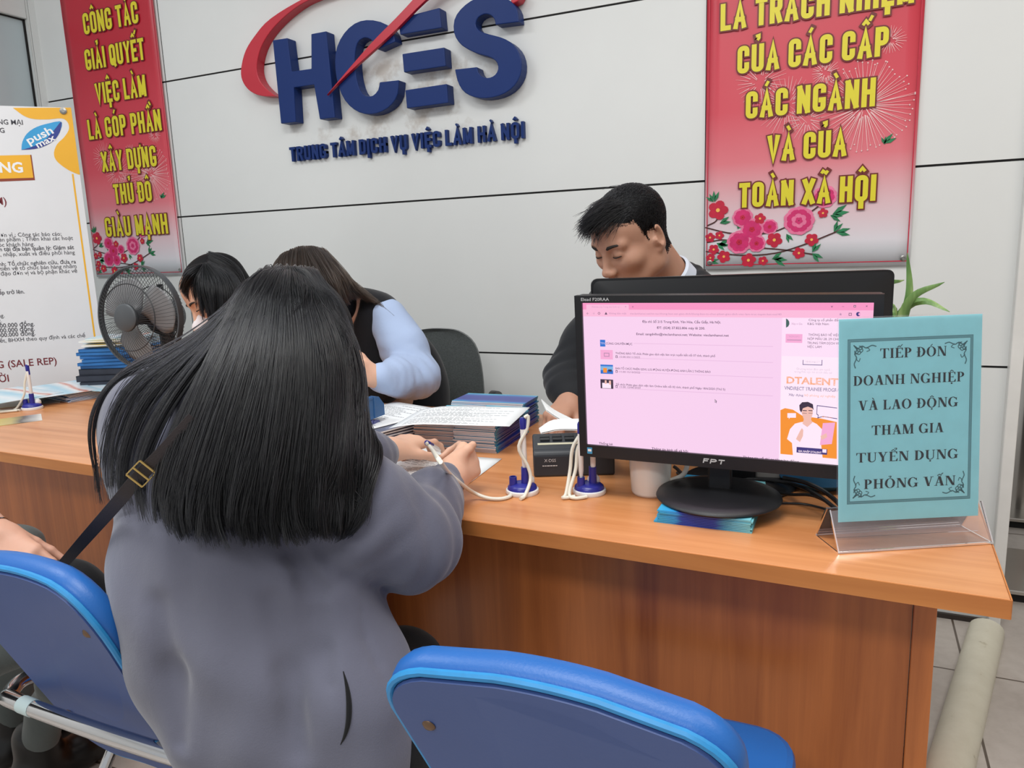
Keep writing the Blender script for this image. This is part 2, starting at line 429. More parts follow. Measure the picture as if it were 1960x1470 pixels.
def wall_mat(name, base, stain=True):
    k = NT(name); v = k.coords()
    c = np.array(base[:3])
    col = k.ramp(k.noise(v, 1.3, 4), [(0.3, tuple(c * .96) + (1,)), (0.7, tuple(np.minimum(c * 1.03, 1)) + (1,))])
    if stain:   # brown glue stains round the big letters
        n = k.noise(k.coords((9, 9, 9)), 1.0, 5, 0.65); blot = k.ramp(n, [(0.50, (0, 0, 0, 1)), (0.66, (1, 1, 1, 1))])
        g = k.n('ShaderNodeTexGradient', gradient_type='SPHERICAL')
        k.l(k.coords((1 / 0.62, 0, 1 / 0.20), loc=(1.66 / .62, 0, -1.80 / .20)), g.inputs[0])
        a = k.n('ShaderNodeMath', operation='MULTIPLY'); k.l(blot, a.inputs[0]); k.l(k.ramp(g.outputs['Fac'], [(0.02, (0, 0, 0, 1)), (0.35, (1, 1, 1, 1))]), a.inputs[1])
        b2 = k.n('ShaderNodeMath', operation='MULTIPLY'); k.l(a.outputs[0], b2.inputs[0]); b2.inputs[1].default_value = 0.42
        mx = k.n('ShaderNodeMixRGB'); k.l(b2.outputs[0], mx.inputs[0]); k.l(col, mx.inputs[1]); mx.inputs[2].default_value = rgb(140, 112, 84)
        col = mx.outputs[0]
    k.l(col, k.b.inputs['Base Color']); k.b.inputs['Roughness'].default_value = 0.42; k.b.inputs['Specular IOR Level'].default_value = 0.35
    return k.m
M_WALL = wall_mat('white_panel', rgb(224, 225, 223))
M_JOINT = mat('black_joint', rgb(22, 20, 20), 0.8)
M_FLOOR = floor_mat()
M_STEEL = mat('brushed_steel', rgb(190, 184, 176), 0.28, 0.9, 0.04)
M_TRIM = mat('white_trim', rgb(226, 224, 220), 0.35)
XL = float(on_y(91, 190, WALL_Y)[0])          # corner with the side wall
XR = 0.425                                    # end of the panelled wall

mb = MB(); mb.span((XL - .3, -2.6, -0.05), (2.6, 5.2, 0))
tag(mb.build('floor', M_FLOOR), kind='structure')
mb = MB(); mb.span((XL, WALL_Y + .004, 0), (XR, WALL_Y + .12, 3.2), 1)
g = 0.0035
xs = [XL, -2.862, -0.4645, XR]; zs = [0.0, 0.224, 0.821, 1.418, 2.013, 2.61, 3.2]
for a, b in zip(xs[:-1], xs[1:]):
    for c, d in zip(zs[:-1], zs[1:]):
        x0 = a + (g if a != XL else 0); x1 = b - (g if b != XR else 0)
        mb.span((x0, WALL_Y, c + g), (x1, WALL_Y + .01, d - g), 0)
tag(mb.build('wall_back', [M_WALL, M_JOINT]), kind='structure')
mb = MB(); mb.span((XL, WALL_Y - .012, 0), (XR, WALL_Y - .0005, 0.016))  # dark strip standing for the shadowed gap along the foot of the wall
tag(mb.build('wall_base_shade', mat('base_gap_shade', rgb(52, 44, 40), .5)), kind='structure')
mb = MB(); mb.span((XR, WALL_Y - .035, 0), (XR + .033, WALL_Y + .12, 3.2))
tag(mb.build('trim_1', M_TRIM, bevel=.003), kind='structure')
# far end of the hall, seen past the panel wall
M_FAR = mat('far_wall_paint', rgb(196, 190, 184), .6)
mb = MB(); mb.span((XR - .6, 5.0, 0), (2.6, 5.1, 3.2)); tag(mb.build('wall_far', M_FAR), kind='structure')
mb = MB(); mb.span((2.5, -2.6, 0), (2.6, 5.0, 3.2)); tag(mb.build('wall_right', M_FAR), kind='structure')
# side wall with a frosted glazed door at the left
M_FRAME = mat('white_door_frame', rgb(214, 216, 214), .4)
M_FROST = mat('frosted_pane', rgb(188, 202, 206), .18, 0, .05, 1.5)
t1 = on_x(53, 36, XL); DY1 = float(t1[1]); DZ1 = float(t1[2])
mb = MB(); mb.span((XL - .1, -2.6, 2.9), (XL, WALL_Y + .12, 3.2)); mb.span((XL - .1, -2.6, 0), (XL, DY1 - 1.5, 2.9))
mb.span((XL - .1, WALL_Y - .03, 0), (XL, WALL_Y + .12, 2.9))
tag(mb.build('wall_left', M_WALL), kind='structure')
mb = MB()
mb.span((XL - .07, DY1, 0), (XL - .004, WALL_Y - .031, 2.9)); mb.span((XL - .07, DY1 - 1.5, DZ1), (XL - .004, DY1, 2.9)); mb.span((XL - .07, DY1 - 1.5, 0), (XL - .004, DY1 - 1.42, DZ1)); mb.span((XL - .07, DY1 - 1.42, 0), (XL - .004, DY1, .1))
door = tag(mb.build('door_1', M_FRAME, bevel=.004), kind='structure')
mb = MB(); mb.span((XL - .05, DY1 - 1.42, .1), (XL - .03, DY1, DZ1)); mb.build('pane', M_FROST, door)
mb = MB()
for a, b in (((DY1 - .008, .1), (DY1, DZ1)), ((DY1 - 1.42, DZ1 - .006), (DY1, DZ1))):
    mb.span((XL - .03, a[0], a[1]), (XL - .022, b[0], b[1]))
mb.build('gasket', M_JOINT, door)

# ------------------------------------------------------------------ red banners with yellow slogans
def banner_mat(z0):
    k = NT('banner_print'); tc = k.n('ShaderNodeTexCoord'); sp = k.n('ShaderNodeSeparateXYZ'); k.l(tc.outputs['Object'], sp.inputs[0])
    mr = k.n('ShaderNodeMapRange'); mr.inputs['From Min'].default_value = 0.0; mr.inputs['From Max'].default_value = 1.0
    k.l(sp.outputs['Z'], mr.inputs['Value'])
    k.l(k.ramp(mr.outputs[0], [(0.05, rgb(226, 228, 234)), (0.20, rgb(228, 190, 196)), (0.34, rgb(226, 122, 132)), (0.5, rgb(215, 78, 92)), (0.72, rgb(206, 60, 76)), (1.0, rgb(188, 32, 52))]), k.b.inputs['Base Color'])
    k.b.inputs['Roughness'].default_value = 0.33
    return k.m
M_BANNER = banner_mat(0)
M_YEL = mat('slogan_yellow', rgb(226, 212, 44), .4, var=.02)
M_MAROON = mat('slogan_outline', rgb(112, 30, 26), .45, var=.03)
M_PALE = mat('firework_pale', rgb(240, 176, 178), .4, var=.02)
M_PALE2 = mat('firework_core', rgb(250, 216, 214), .4, var=.02)
M_PINK = mat('blossom_pink', rgb(214, 40, 110), .45, var=.12, vscale=60)
M_PINK2 = mat('blossom_light', rgb(236, 120, 160), .45, var=.1, vscale=60)
M_REDF = mat('blossom_red', rgb(196, 24, 58), .45, var=.12, vscale=60)
M_TWIG = mat('twig_brown', rgb(74, 30, 28), .6); M_LEAF = mat('print_leaf', rgb(38, 124, 78), .5, var=.2, vscale=50)
M_CORE = mat('blossom_core', rgb(250, 190, 90), .5)
M_RING = mat('steel_grommet', rgb(150, 148, 144), .3, .8)
FL = [(205,1030,55,2),(335,1075,55,0),(385,1140,62,0),(320,1205,66,0),(475,1130,42,0),(410,1215,48,0),(500,1200,42,2),(620,1105,78,1),(740,990,60,1),(165,1175,28,2),(215,1165,25,2),(185,1240,30,2),(240,1280,36,2),(168,1285,25,2),(370,1303,40,2),(445,1308,26,2),(685,1205,35,2),(625,1272,32,2),(735,1072,26,2),(425,1085,30,2)]
BR = [[(140,1120),(270,1155),(400,1165),(520,1150),(650,1080),(760,1000)],[(145,1250),(330,1275),(500,1270),(640,1232),(780,1178),(825,1160)],[(440,1240),(560,1255),(690,1280)],[(150,1110),(200,1080),(215,1000)],[(150,1200),(240,1190),(330,1215)]]
LV = [(185,985,80,60),(180,985,130,50),(215,1100,20,60),(310,1135,70,50),(200,1205,-30,60),(210,1215,10,60),(560,1170,-60,50),(600,1150,10,60),(780,1080,20,80),(770,1085,-20,60),(790,1170,60,60),(800,1172,0,70),(690,1270,60,60),(690,1275,-40,60),(500,1300,-20,70),(490,1300,20,60),(165,1305,0,50),(1000,750,35,60),(1005,755,100,40)]
FW = [(905,560,215,64,1),(545,520,150,40,0),(720,385,70,30,0),(410,395,130,30,0),(1005,270,70,28,0),(640,600,110,26,0)]
def banner(name, label, x0, x1, z0, z1, lines, sw, seed, ybend):
    rnd = random.Random(seed)
    root = thing(name, label, 'banner', ((x0 + x1) / 2, WALL_Y - .004, z0), 0, 'slogan banners on the wall')
    W = x1 - x0; Yb = WALL_Y - .004
    mb = MB(); n = 14
    # a printed cloth with a slight sag between its fixings
    P = lambda i, j: (x0 + W * i / n, Yb - .006 - .0012 * math.sin(i * 1.3 + j * .9) * (1 - j / 24), z0 + (z1 - z0) * j / 24)
    vs = [P(i, j) for j in range(25) for i in range(n + 1)]
    mb.add(vs, [(j * (n + 1) + i, j * (n + 1) + i + 1, (j + 1) * (n + 1) + i + 1, (j + 1) * (n + 1) + i) for j in range(24) for i in range(n)])
    c = mb.build('cloth', M_BANNER, root, smooth=True)
    s = c.modifiers.new('thick', 'SOLIDIFY'); s.thickness = .001
    fr = frame((x0, Yb - .0080, z0), (1, 0, 0), (0, 0, 1), (0, -1, 0))
    q = lambda x, y: ((x - 135) / 1010 * W, (1348 - y) / 1010 * W)
    k = W / 1010
    mb = MB()
    for (cx, cy, r, nr, big) in FW:
        cx, cy = q(cx, cy); r *= k
        for i in range(nr):
            a = 2 * math.pi * i / nr + rnd.uniform(-.04, .04); r0 = r * (rnd.uniform(.05, .3) if big else rnd.uniform(.15, .5)); r1 = r * rnd.uniform(.85, 1.05)
            w = .0011 if big else .0009
            d = np.array([math.cos(a), math.sin(a)]); nn = np.array([-d[1], d[0]]) * w
            a0 = np.array([cx, cy]) + d * r0; a1 = np.array([cx, cy]) + d * r1
            mb.flat([a0 - nn, a1 - nn * .3, a1 + nn * .3, a0 + nn], fr, 0, i % 2)
            if big: mb.flat([(a1[0] + px, a1[1] + py) for px, py in circle(0, 0, .0022, n=6)], fr, 0, 1)
    mb.build('firework_print', [M_PALE, M_PALE2], root)
    mb = MB()
    for B in BR:
        pts = catmull([q(*p) for p in B], 18); L, R2 = ribbon(list(pts), .004); strip_into(mb, L, R2, fr, .0004)
    mb.build('twig_print', [M_TWIG, M_LEAF], root, fix=False)
    for (x, y, a, l) in LV:
        mb = MB()
        for da in (-14, 14):
            c0 = np.array(q(x, y)); a2 = math.radians(a + da); d = np.array([math.cos(a2), math.sin(a2)]) * l * k; nn = np.array([-d[1], d[0]]) * .16
            mb.flat([c0, c0 + d * .5 - nn, c0 + d, c0 + d * .5 + nn], fr, .0005, 1)
        mb.build('leaf', [M_TWIG, M_LEAF], root, fix=False)
    for i, (x, y, r, t) in enumerate(FL):
        mb = MB()
        cx, cy = q(x, y); r *= k
        rings = [(1.0, 5, .0006)] if t == 2 else [(1.0, 9, .0006), (.80, 8, .0010), (.50, 6, .0014), (.25, 5, .0018)]
        for j, (sc, npet, dz) in enumerate(rings):
            for p in range(npet):
                a = 2 * math.pi * p / npet + i + j * .5
                pc = (cx + math.cos(a) * r * sc * .55, cy + math.sin(a) * r * sc * .55)
                mi = {0: 3 if j == 0 else 2 if j < 3 else 4, 1: 3 if j in (0, 2) else 2, 2: 4}[t]
                mb.flat([(pc[0] + math.cos(a + b) * r * sc * .46, pc[1] + math.sin(a + b) * r * sc * .46 * .9) for b in [2 * math.pi * m / 10 for m in range(10)]], fr, dz + p * .00002 + i * .00004, mi)
        if t == 2: mb.flat(circle(cx, cy, r * .2, n=8), fr, .002, 5)
        mb.build('blossom', [M_TWIG, M_LEAF, M_PINK, M_PINK2, M_REDF, M_CORE], root, fix=False)
    for (text, pa, pb, h) in lines:
        a = on_y(*pa, Yb - .02); b = on_y(*pb, Yb - .02)
        lm = MB(); stroke_text(lm, text, fr, (a[0] + b[0]) / 2 - x0, (a[2] + b[2]) / 2 - z0, h, sw, .62, .0034, None, 0, fit=b[0] - a[0], center=True, outline=(.0042, .0024, 1), gap=.10)
        lm.build('slogan_line', [M_YEL, M_MAROON], root)
    mb = MB(); e = .004
    for r in (rect(0.006, .012, W - .006, .012 + e * .7), rect(.006, .012, .006 + e * .7, z1 - z0), rect(W - .006 - e * .7, .012, W - .006, z1 - z0)): mb.flat(r, fr, .0002)
    mb.build('border_line', M_REDF, root)
    for gx in (.018, W - .018):
        mb = MB(); mb.lathe([(.004, 0), (.008, 0), (.009, .002), (.005, .003), (.004, .002)], (x0 + gx, Yb - .0075, z0 + .022), 16, M=Matrix.Rotation(math.pi / 2, 3, 'X')); mb.build('grommet', M_RING, root)
    return root
S1 = lambda x, y: (x / 2.625, y / 2.625)
S3 = lambda x, y: (1300 + x / 2.624, y / 2.624)
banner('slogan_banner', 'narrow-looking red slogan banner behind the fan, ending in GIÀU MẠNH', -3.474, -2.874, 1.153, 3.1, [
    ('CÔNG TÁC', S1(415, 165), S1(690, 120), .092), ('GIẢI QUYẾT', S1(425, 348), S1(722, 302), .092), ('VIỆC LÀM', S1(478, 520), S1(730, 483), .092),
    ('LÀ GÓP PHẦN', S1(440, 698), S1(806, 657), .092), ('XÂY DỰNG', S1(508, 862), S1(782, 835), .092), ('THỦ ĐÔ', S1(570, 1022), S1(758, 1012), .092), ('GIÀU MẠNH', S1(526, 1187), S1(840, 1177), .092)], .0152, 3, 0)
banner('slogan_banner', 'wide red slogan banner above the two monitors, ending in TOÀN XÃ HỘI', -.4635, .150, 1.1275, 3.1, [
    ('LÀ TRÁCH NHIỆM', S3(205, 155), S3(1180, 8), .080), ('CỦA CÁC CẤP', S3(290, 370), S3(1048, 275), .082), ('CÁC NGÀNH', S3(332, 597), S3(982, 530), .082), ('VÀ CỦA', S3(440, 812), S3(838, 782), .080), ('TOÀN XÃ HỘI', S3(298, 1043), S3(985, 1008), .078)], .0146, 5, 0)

# ------------------------------------------------------------------ raised letters HCES and the line under them
M_NAVY = mat('navy_letter', rgb(18, 46, 106), .42, var=.04, spec=.25)
M_RED = mat('red_swoosh', rgb(190, 32, 52), .36, var=.04)
S2 = lambda x, y: (440 + x / 3.161, y / 3.161)
YF = WALL_Y - .052
sign = thing('wall_sign', 'raised navy HCES letters with a red swoosh on the white wall', 'sign', (-1.66, WALL_Y, 1.7))
frW = frame((0, 0, 0), (1, 0, 0), (0, 0, 1), (0, -1, 0))
def wall_poly(P, Y): return [(float(p[0]), float(p[2])) for p in (on_y(*S2(*q), Y) for q in P)]
def raised(name, polys, m, y0, y1, label=None):
    mb = MB()
    for P in polys: mb.prism(wall_poly(P, y1), frW, -y0, -y1)
    o = mb.build(name, m, sign, bevel=.003)
    if label: o['label'] = label
    return o
def sm(P, n, closed=False): return [tuple(p) for p in catmull(P, n)]
raised('letter_h', [[(258,243),(348,229),(374,432),(492,415),(583-92,205),(583,188),(635,712),(543,722),(508,512),(386,530),(398,738),(308,748)]], M_NAVY, WALL_Y - .001, YF)
Co = sm([(1000,252),(985,195),(930,140),(840,120),(760,138),(690,200),(645,290),(635,390),(650,500),(690,600),(750,662),(820,690),(900,682),(970,640),(1012,575),(1022,484)], 34)
Ci = sm([(905,497),(895,545),(860,580),(815,578),(785,540),(765,470),(755,380),(760,300),(778,250),(815,228),(850,238),(878,272),(893,300)], 26)
raised('letter_c', [Co + Ci], M_NAVY, WALL_Y - .001, YF)
eb = MB()
for P in ([(1015,112),(1268,46),(1280,168),(1030,210)], [(1042,326),(1297,286),(1305,400),(1052,438)], [(1060,545),(1312,507),(1320,622),(1070,656)]): eb.prism(wall_poly(P, YF), frW, -(WALL_Y - .001), -YF)
eb.build('letter_e', M_NAVY, sign, bevel=.003)
So = sm([(1748,132),(1738,60),(1700,8),(1640,-18),(1560,-25),(1480,-8),(1405,45),(1358,115),(1355,200),(1390,262),(1440,298),(1500,325),(1570,345),(1610,372),(1622,412),(1605,450),(1568,470),(1530,466),(1505,440),(1495,405)], 44)
Si = sm([(1360,420),(1378,495),(1412,552),(1470,585),(1550,595),(1640,575),(1710,530),(1755,460),(1765,380),(1745,310),(1700,258),(1640,226),(1560,205),(1510,185),(1487,150),(1500,108),(1540,85),(1578,92),(1600,118),(1606,150)], 44)
raised('letter_s', [So + Si], M_NAVY, WALL_Y - .001, YF)
ro = sm([(1500,-240),(1000,-230),(700,-130),(425,0),(240,115),(150,215),(92,310),(66,420),(76,492),(120,550),(190,580),(284,583)], 40)
ri = sm([(270,575),(225,540),(182,488),(162,420),(172,335),(205,250),(270,160),(370,68),(490,-5),(730,-90),(1000,-180),(1500,-205)], 40)
raised('swoosh_ring', [ro + ri], M_RED, WALL_Y - .001, WALL_Y - .046, 'red ring sweeping round the letters')
a0 = sm([(584,576),(690,450),(850,265),(1000,112),(1100,5),(1190,-100)], 16); a1 = sm([(1330,-100),(1180,5),(1010,175),(862,312),(735,425),(650,508)], 16)
raised('swoosh_arrow', [a0 + a1], M_RED, YF - .001, YF - .016, 'red dart crossing the letters')
raised('swoosh_tail', [[(1690,-40),(1770,-40),(1745,5),(1705,25)]], M_RED, WALL_Y - .001, WALL_Y - .046)
sub = thing('wall_lettering', 'small raised navy line of capitals under the big letters', 'sign', (-1.65, WALL_Y, 1.62))
pa = on_y(*S2(362, 975), WALL_Y - .02); pb = on_y(*S2(1778, 838), WALL_Y - .02)
SWS, WDS = .0104, .78
words = 'TRUNG TÂM DỊCH VỤ VIỆC LÀM HÀ NỘI'
lay, Wt = stroke_layout(words, .058, SWS, WDS, .12)
fitk = (pb[0] - pa[0]) / Wt; zb = (pa[2] + pb[2]) / 2
x = 0
for wd in words.split(' '):
    lm = MB(); l2, W2 = stroke_layout(wd, .058, SWS, WDS, .12)
    stroke_text(lm, wd, frame((pa[0], 0, zb), (fitk, 0, 0), (0, 0, 1), (0, -1, 0)), x, 0, .058, SWS, WDS, -(WALL_Y - .001), -(WALL_Y - .018), gap=.12)
    lm.build('word', M_NAVY, sub); x += W2 + .12 * .058 + .25 * .058

# ------------------------------------------------------------------ standing poster at the left
T = on_y(136, 206, 2.02)
pu = np.array([math.cos(math.radians(45)), math.sin(math.radians(45)), 0]); pn = np.array([pu[1], -pu[0], 0])
def on_poster(x, y):
    d = ray(x, y); t = ((T - C_CAM) @ pn) / (d @ pn); P = C_CAM + d * t; return float((P - T) @ pu), float(P[2] - T[2])
frP = frame(T, pu, (0, 0, 1), pn)
M_PW = mat('poster_white', rgb(226, 226, 228), .42, var=.02); M_PY = mat('poster_yellow', rgb(240, 178, 40), .42, var=.03)
M_INK = mat('ink_dark', rgb(58, 58, 66), .5); M_WINE = mat('ink_wine', rgb(120, 40, 48), .5); M_LB = mat('logo_sky', rgb(52, 158, 214), .4); M_DB = mat('logo_navy', rgb(40, 58, 140), .4)
M_RUST = mat('poster_rust', rgb(140, 60, 36), .5); M_WHITE = mat('plain_white', rgb(240, 240, 240), .45, var=.01)
pr = thing('standing_poster', 'white recruitment poster with yellow corner standing at the left', 'poster', (T + frP(-.3, 0) - T) * (1, 1, 0))
PW, PH = .60, T[2] - .03
mb = MB(); mb.prism(rect(-PW, -PH, 0, 0), frP, -.004, 0); mb.build('panel', M_PW, pr)
mb = MB(); mb.tube([frP(-PW * .5, -PH, -.03), frP(-PW * .5, -.05, -.03)], .009, 10)
for sx in (-PW + .02, -.02):
    mb.tube([frP(-PW * .5, -PH * .55, -.03), frP(sx, -.012, -.006)], .005, 8); mb.tube([frP(-PW * .5, -PH * .55, -.03), frP(sx, -PH + .01, -.006)], .005, 8)
mb.tube([frP(-PW * .5 - .2, -PH - .022, -.25), frP(-PW * .5, -PH * .8, -.03), frP(-PW * .5 + .2, -PH - .022, -.25)], .008, 8)
mb.build('stand', mat('black_stand', rgb(30, 30, 32), .4), pr)
mb = MB()
mb.flat([on_poster(*S1(*p)) for p in sm([(65,542),(120,582),(170,598),(240,600),(310,595),(340,615),(346,650),(322,690),(287,725),(271,770),(286,810),(340,852),(395,877)], 40)] + [(0, on_poster(*S1(394, 877))[1]), (0, 0)], frP, .0006)
ya = on_poster(143, 333); yb2 = on_poster(188, 722); yx = (ya[0] + yb2[0]) / 2
mb.flat(rect(yx - .003, -PH + .06, yx + .003, ya[1]), frP, .0006); mb.build('yellow_print', M_PY, pr)
mb = MB()
mb.flat([on_poster(*S1(*p)) for p in sm([(108,753),(112,715),(135,672),(180,640),(240,621),(308,611),(302,660),(272,705),(222,735),(170,749),(108,753)], 30)], frP, .0007, 0)
mb.flat([on_poster(*S1(*p)) for p in sm([(108,753),(170,735),(230,700),(275,650),(308,611),(302,660),(272,705),(222,735),(170,749),(108,753)], 26)], frP, .0010, 1)
a = on_poster(*S1(145, 727)); b = on_poster(*S1(272, 668))
ang = math.atan2(b[1] - a[1], b[0] - a[0]); ln = math.hypot(b[0] - a[0], b[1] - a[1])
fl = lambda o: (lambda x, y, d=0: frP(o[0] + x * math.cos(ang) - y * math.sin(ang), o[1] + x * math.sin(ang) + y * math.cos(ang), d))
small_text(mb, 'push', fl(a), 0, 0, .040, .0014, 2, .02, fit=ln)
small_text(mb, 'max', fl(on_poster(*S1(190, 745))), 0, 0, .033, .0014, 2, .02, fit=ln * .74)
mb.build('logo_print', [M_LB, M_DB, M_WHITE], pr)
mb = MB()
mb.flat([on_poster(*S1(*p)) for p in [(-60,783),(152,778),(168,893),(-60,900)]], frP, .0007, 0)
mb.flat([on_poster(*S1(*p)) for p in [(-60,900),(168,893),(152,778),(158,778),(176,905),(-60,915)]], frP, .0006, 1)
p = on_poster(*S1(118, 866)); small_text(mb, 'NG', frP, p[0], p[1], .052, .0012, 2, .03, align='r')
mb.build('heading_print', [M_PY, M_RUST, M_WHITE], pr)
mb = MB()
S4 = lambda x, y: (x / 3.5, 440 + y / 3.5)
for txt, q, px, mi, bd in [('ƯƠNG MẠI', S1(116, 627), 13, 0, .01), ('NG', S1(24, 667), 13, 0, .01), ('M)', S1(35, 1028), 20, 1, .01),
    ('sự của đơn vị ; Công tác báo cáo;', S4(412, 38), 11, 0, 0), ('tiêu thụ sản phẩm ; Triển khai các hoạt', S4(490, 66), 11, 0, 0), ('ăm sóc khách hàng.', S4(232, 107), 11, 0, 0),
    ('ản phẩm tại địa bàn quản lý: Giám sát', S4(497, 128), 11, 0, .012), ('hàng hóa, nhập, xuất và điều phối hàng', S4(502, 162), 11, 0, 0), ('kinh doanh: Tổ chức nghiên cứu, đưa ra', S4(510, 224), 11, 0, .006),
    ('oanh, cải tiến về tổ chức bán hàng nhằm', S4(513, 254), 11, 0, 0), ('cho lãnh đạo đơn vị và bộ phận khác về', S4(518, 286), 11, 0, 0), ('cấp trở lên.', S4(166, 425), 11, 0, .01),
    ('ng.', S4(31, 585), 11, 0, 0), ('g.', S4(12, 619), 11, 0, 0), ('5.500.000 đồng.', S4(232, 642), 12, 0, .01), ('3.000.000 đồng.', S4(233, 674), 12, 0, .01), ('9.000.000 đồng.', S4(238, 704), 12, 0, .01),
    ('ngày lễ, tết, BHXH theo quy định và các chế', S4(572, 718), 11, 0, 0), ('NG (SALE REP)', S4(382, 897), 20, 1, .01), ('ƯỜI', S4(62, 1015), 20, 1, .01), ('hoạn', S4(85, 1113), 12, 0, 0)]:
    p = on_poster(*q); small_text(mb, txt, frP, p[0], p[1], px * 2.75 / F_PX, .0008, mi, bd, align='r', sx=.94); mb.build('text_line', [M_INK, M_WINE], pr, fix=False); mb = MB()
g = frP(*on_poster(*S1(318, 558)), .001); mb = MB(); mb.lathe([(.006, 0), (.012, .001), (.012, .003), (.006, .004)], g, 16, M=Matrix.Rotation(math.pi / 4, 3, 'Z') @ Matrix.Rotation(math.pi / 2, 3, 'X')); mb.build('grommet', M_RING, pr)

# ------------------------------------------------------------------ things on the floor behind, at the right
def steel_post(loc, r, plate, label):
    t = thing('steel_post', label, 'post', loc, 0, 'steel posts past the end of the wall')
    mb = MB(); mb.lathe([(r, .045), (r, 1.25), (r * .7, 1.27), (0, 1.275)], seg=28); mb.build('pole', M_STEEL, t, True, local=True)
    mb = MB(); mb.box((0, 0, .0375), (plate, plate, .015)); mb.build('base_plate', M_STEEL, t, bevel=.003, local=True)
    mb = MB(); mb.box((0, 0, .015), (plate - .03, plate - .03, .03)); mb.build('plate_gap_shade', M_JOINT, t, local=True)  # black block standing for the shade in the gap under the plate
steel_post((.70, 3.70, 0), .042, .34, 'stainless steel post on a plate, farther one beyond the wall end')
steel_post((.63, 2.98, 0), .042, .40, 'stainless steel post on a plate, nearer one beyond the wall end')
rs = thing('hanging_sign', 'red sign hanging past the end of the white wall', 'sign', (1.05, 4.9, 0))
mb = MB(); mb.span((.86, 4.97, .95), (1.5, 4.985, 1.35)); mb.build('panel', M_RED, rs); mb = MB(); mb.span((.84, 4.985, .93), (1.52, 4.999, 1.37)); mb.build('backing', M_TRIM, rs)
a = np.array([.226, 1.70, 0]); b = np.array([.415, 2.52, 0])
dv = (b - a) / np.linalg.norm(b - a); sv = np.array([dv[1], -dv[0], 0])
prof = [(-.047, 0)] + [(-.047 * math.cos(t), .016 + .036 * math.sin(t)) for t in [math.pi * k / 12 for k in range(13)]] + [(.047, 0)]
mb = MB(); a = a - dv * .12
vs = [P + sv * x + np.array([0, 0, z]) for P in (a, b) for x, z in prof]; n = len(prof)
mb.add(vs, [(i, i + 1, n + i + 1, n + i) for i in range(n - 1)] + [tuple(range(n)), tuple(range(n, 2 * n))])
def duct_mat():
    k = NT('cream_duct'); v = k.coords(); 
    k.l(k.ramp(k.noise(k.coords((14, 14, 14)), 1.0, 5, .7), [(0.27, rgb(176, 166, 140)), (0.34, rgb(212, 206, 186)), (0.7, rgb(222, 217, 198))]), k.b.inputs['Base Color']); k.b.inputs['Roughness'].default_value = .4
    return k.m
tag(mb.build('cable_cover', duct_mat(), None, True, angle=60), 'cream plastic half-round cable cover on the tiled floor beside the desk', 'cable cover')
# ------------------------------------------------------------------ reception desk
WOOD_TOP = wood('desk_top_wood', 'x', rgb(224, 158, 106), rgb(188, 118, 66), .30)
WOOD_EDGE = wood('desk_edge_wood', 'x', rgb(214, 138, 72), rgb(178, 102, 46), .38)
WOOD_PAN = wood('desk_panel_wood', 'z', rgb(204, 120, 62), rgb(148, 76, 36), .30)
ya_ = math.atan2(1.057 - 1.123, .199 + 1.952)
du = np.array([math.cos(ya_), math.sin(ya_), 0]); dn = np.array([-du[1], du[0], 0])
DO = np.array([.1985, 1.057, 0])                                   # front right corner of the top
frD = lambda x, y, z: DO + du * x + dn * y + np.array([0, 0, z])    # x to the right, y to the back
DEPTH, LEN, TH = .80, 2.97, .027
desk = thing('reception_desk', 'long orange-brown wooden reception counter across the room', 'desk', frD(-LEN / 2, DEPTH / 2, 0))
def dbox(mb, a, b, mi=0):
    a = np.array(a, float); b = np.array(b, float)
    vs = [frD(*(a[0] if i == 0 else b[0], a[1] if j == 0 else b[1], a[2] if k == 0 else b[2])) for i in (0, 1) for j in (0, 1) for k in (0, 1)]
    return mb.add(vs, [(0, 1, 3, 2), (4, 6, 7, 5), (0, 4, 5, 1), (2, 3, 7, 6), (0, 2, 6, 4), (1, 5, 7, 3)], mi)
mb = MB(); dbox(mb, (-LEN, .0008, DESK_Z - TH), (-.0008, DEPTH, DESK_Z)); mb.build('desk_top', WOOD_TOP, desk, bevel=.0015)
mb = MB(); dbox(mb, (-LEN, -.0012, DESK_Z - TH + .0004), (0, .0007, DESK_Z - .0006)); dbox(mb, (-.0006, 0, DESK_Z - TH + .0004), (.0012, DEPTH, DESK_Z - .0006)); mb.build('edge_band', WOOD_EDGE, desk)
mb = MB(); dbox(mb, (-LEN + .1, .155, .02), (-.101, .173, DESK_Z - TH - .0005)); mb.build('front_panel', WOOD_PAN, desk)
for xx in (-.10, -LEN + .07):
    mb = MB(); dbox(mb, (xx, .143, 0), (xx + .031, DEPTH - .05, DESK_Z - TH - .0005)); mb.build('side_panel', WOOD_PAN, desk, bevel=.0015)

# ------------------------------------------------------------------ front monitor
M_BLACK = mat('black_plastic', rgb(24, 24, 27), .42, var=.04, bump=.12, bscale=900)
M_GLOSSB = mat('black_satin', rgb(20, 20, 23), .32, var=.04)
M_GREYT = mat('grey_print', rgb(200, 200, 200), .4)
MS = 1.06                            # size of the lit monitor against a 0.434 m wide screen
def rect_frame(c, yaw, tilt):
    u = np.array([math.cos(yaw), math.sin(yaw), 0]); n = np.array([math.sin(yaw), -math.cos(yaw), 0])
    v = np.array([0, 0, math.cos(tilt)]) - n * math.sin(tilt); nn = np.cross(u, v)
    return np.array(c, float), u, v, nn
mc, mu, mv, mn = rect_frame(C_CAM + (np.array([-.1907, 1.1777, 1.0059]) - C_CAM) * MS, -.0164, -.0475)
frM = frame(mc, mu, mv, mn)
def on_mon(x, y):
    d = ray(x, y); t = ((mc - C_CAM) @ mn) / (d @ mn); P = C_CAM + d * t - mc; return float(P @ mu), float(P @ mv)
M2 = lambda x, y: (1080 + x / 2.626, 480 + y / 2.626)
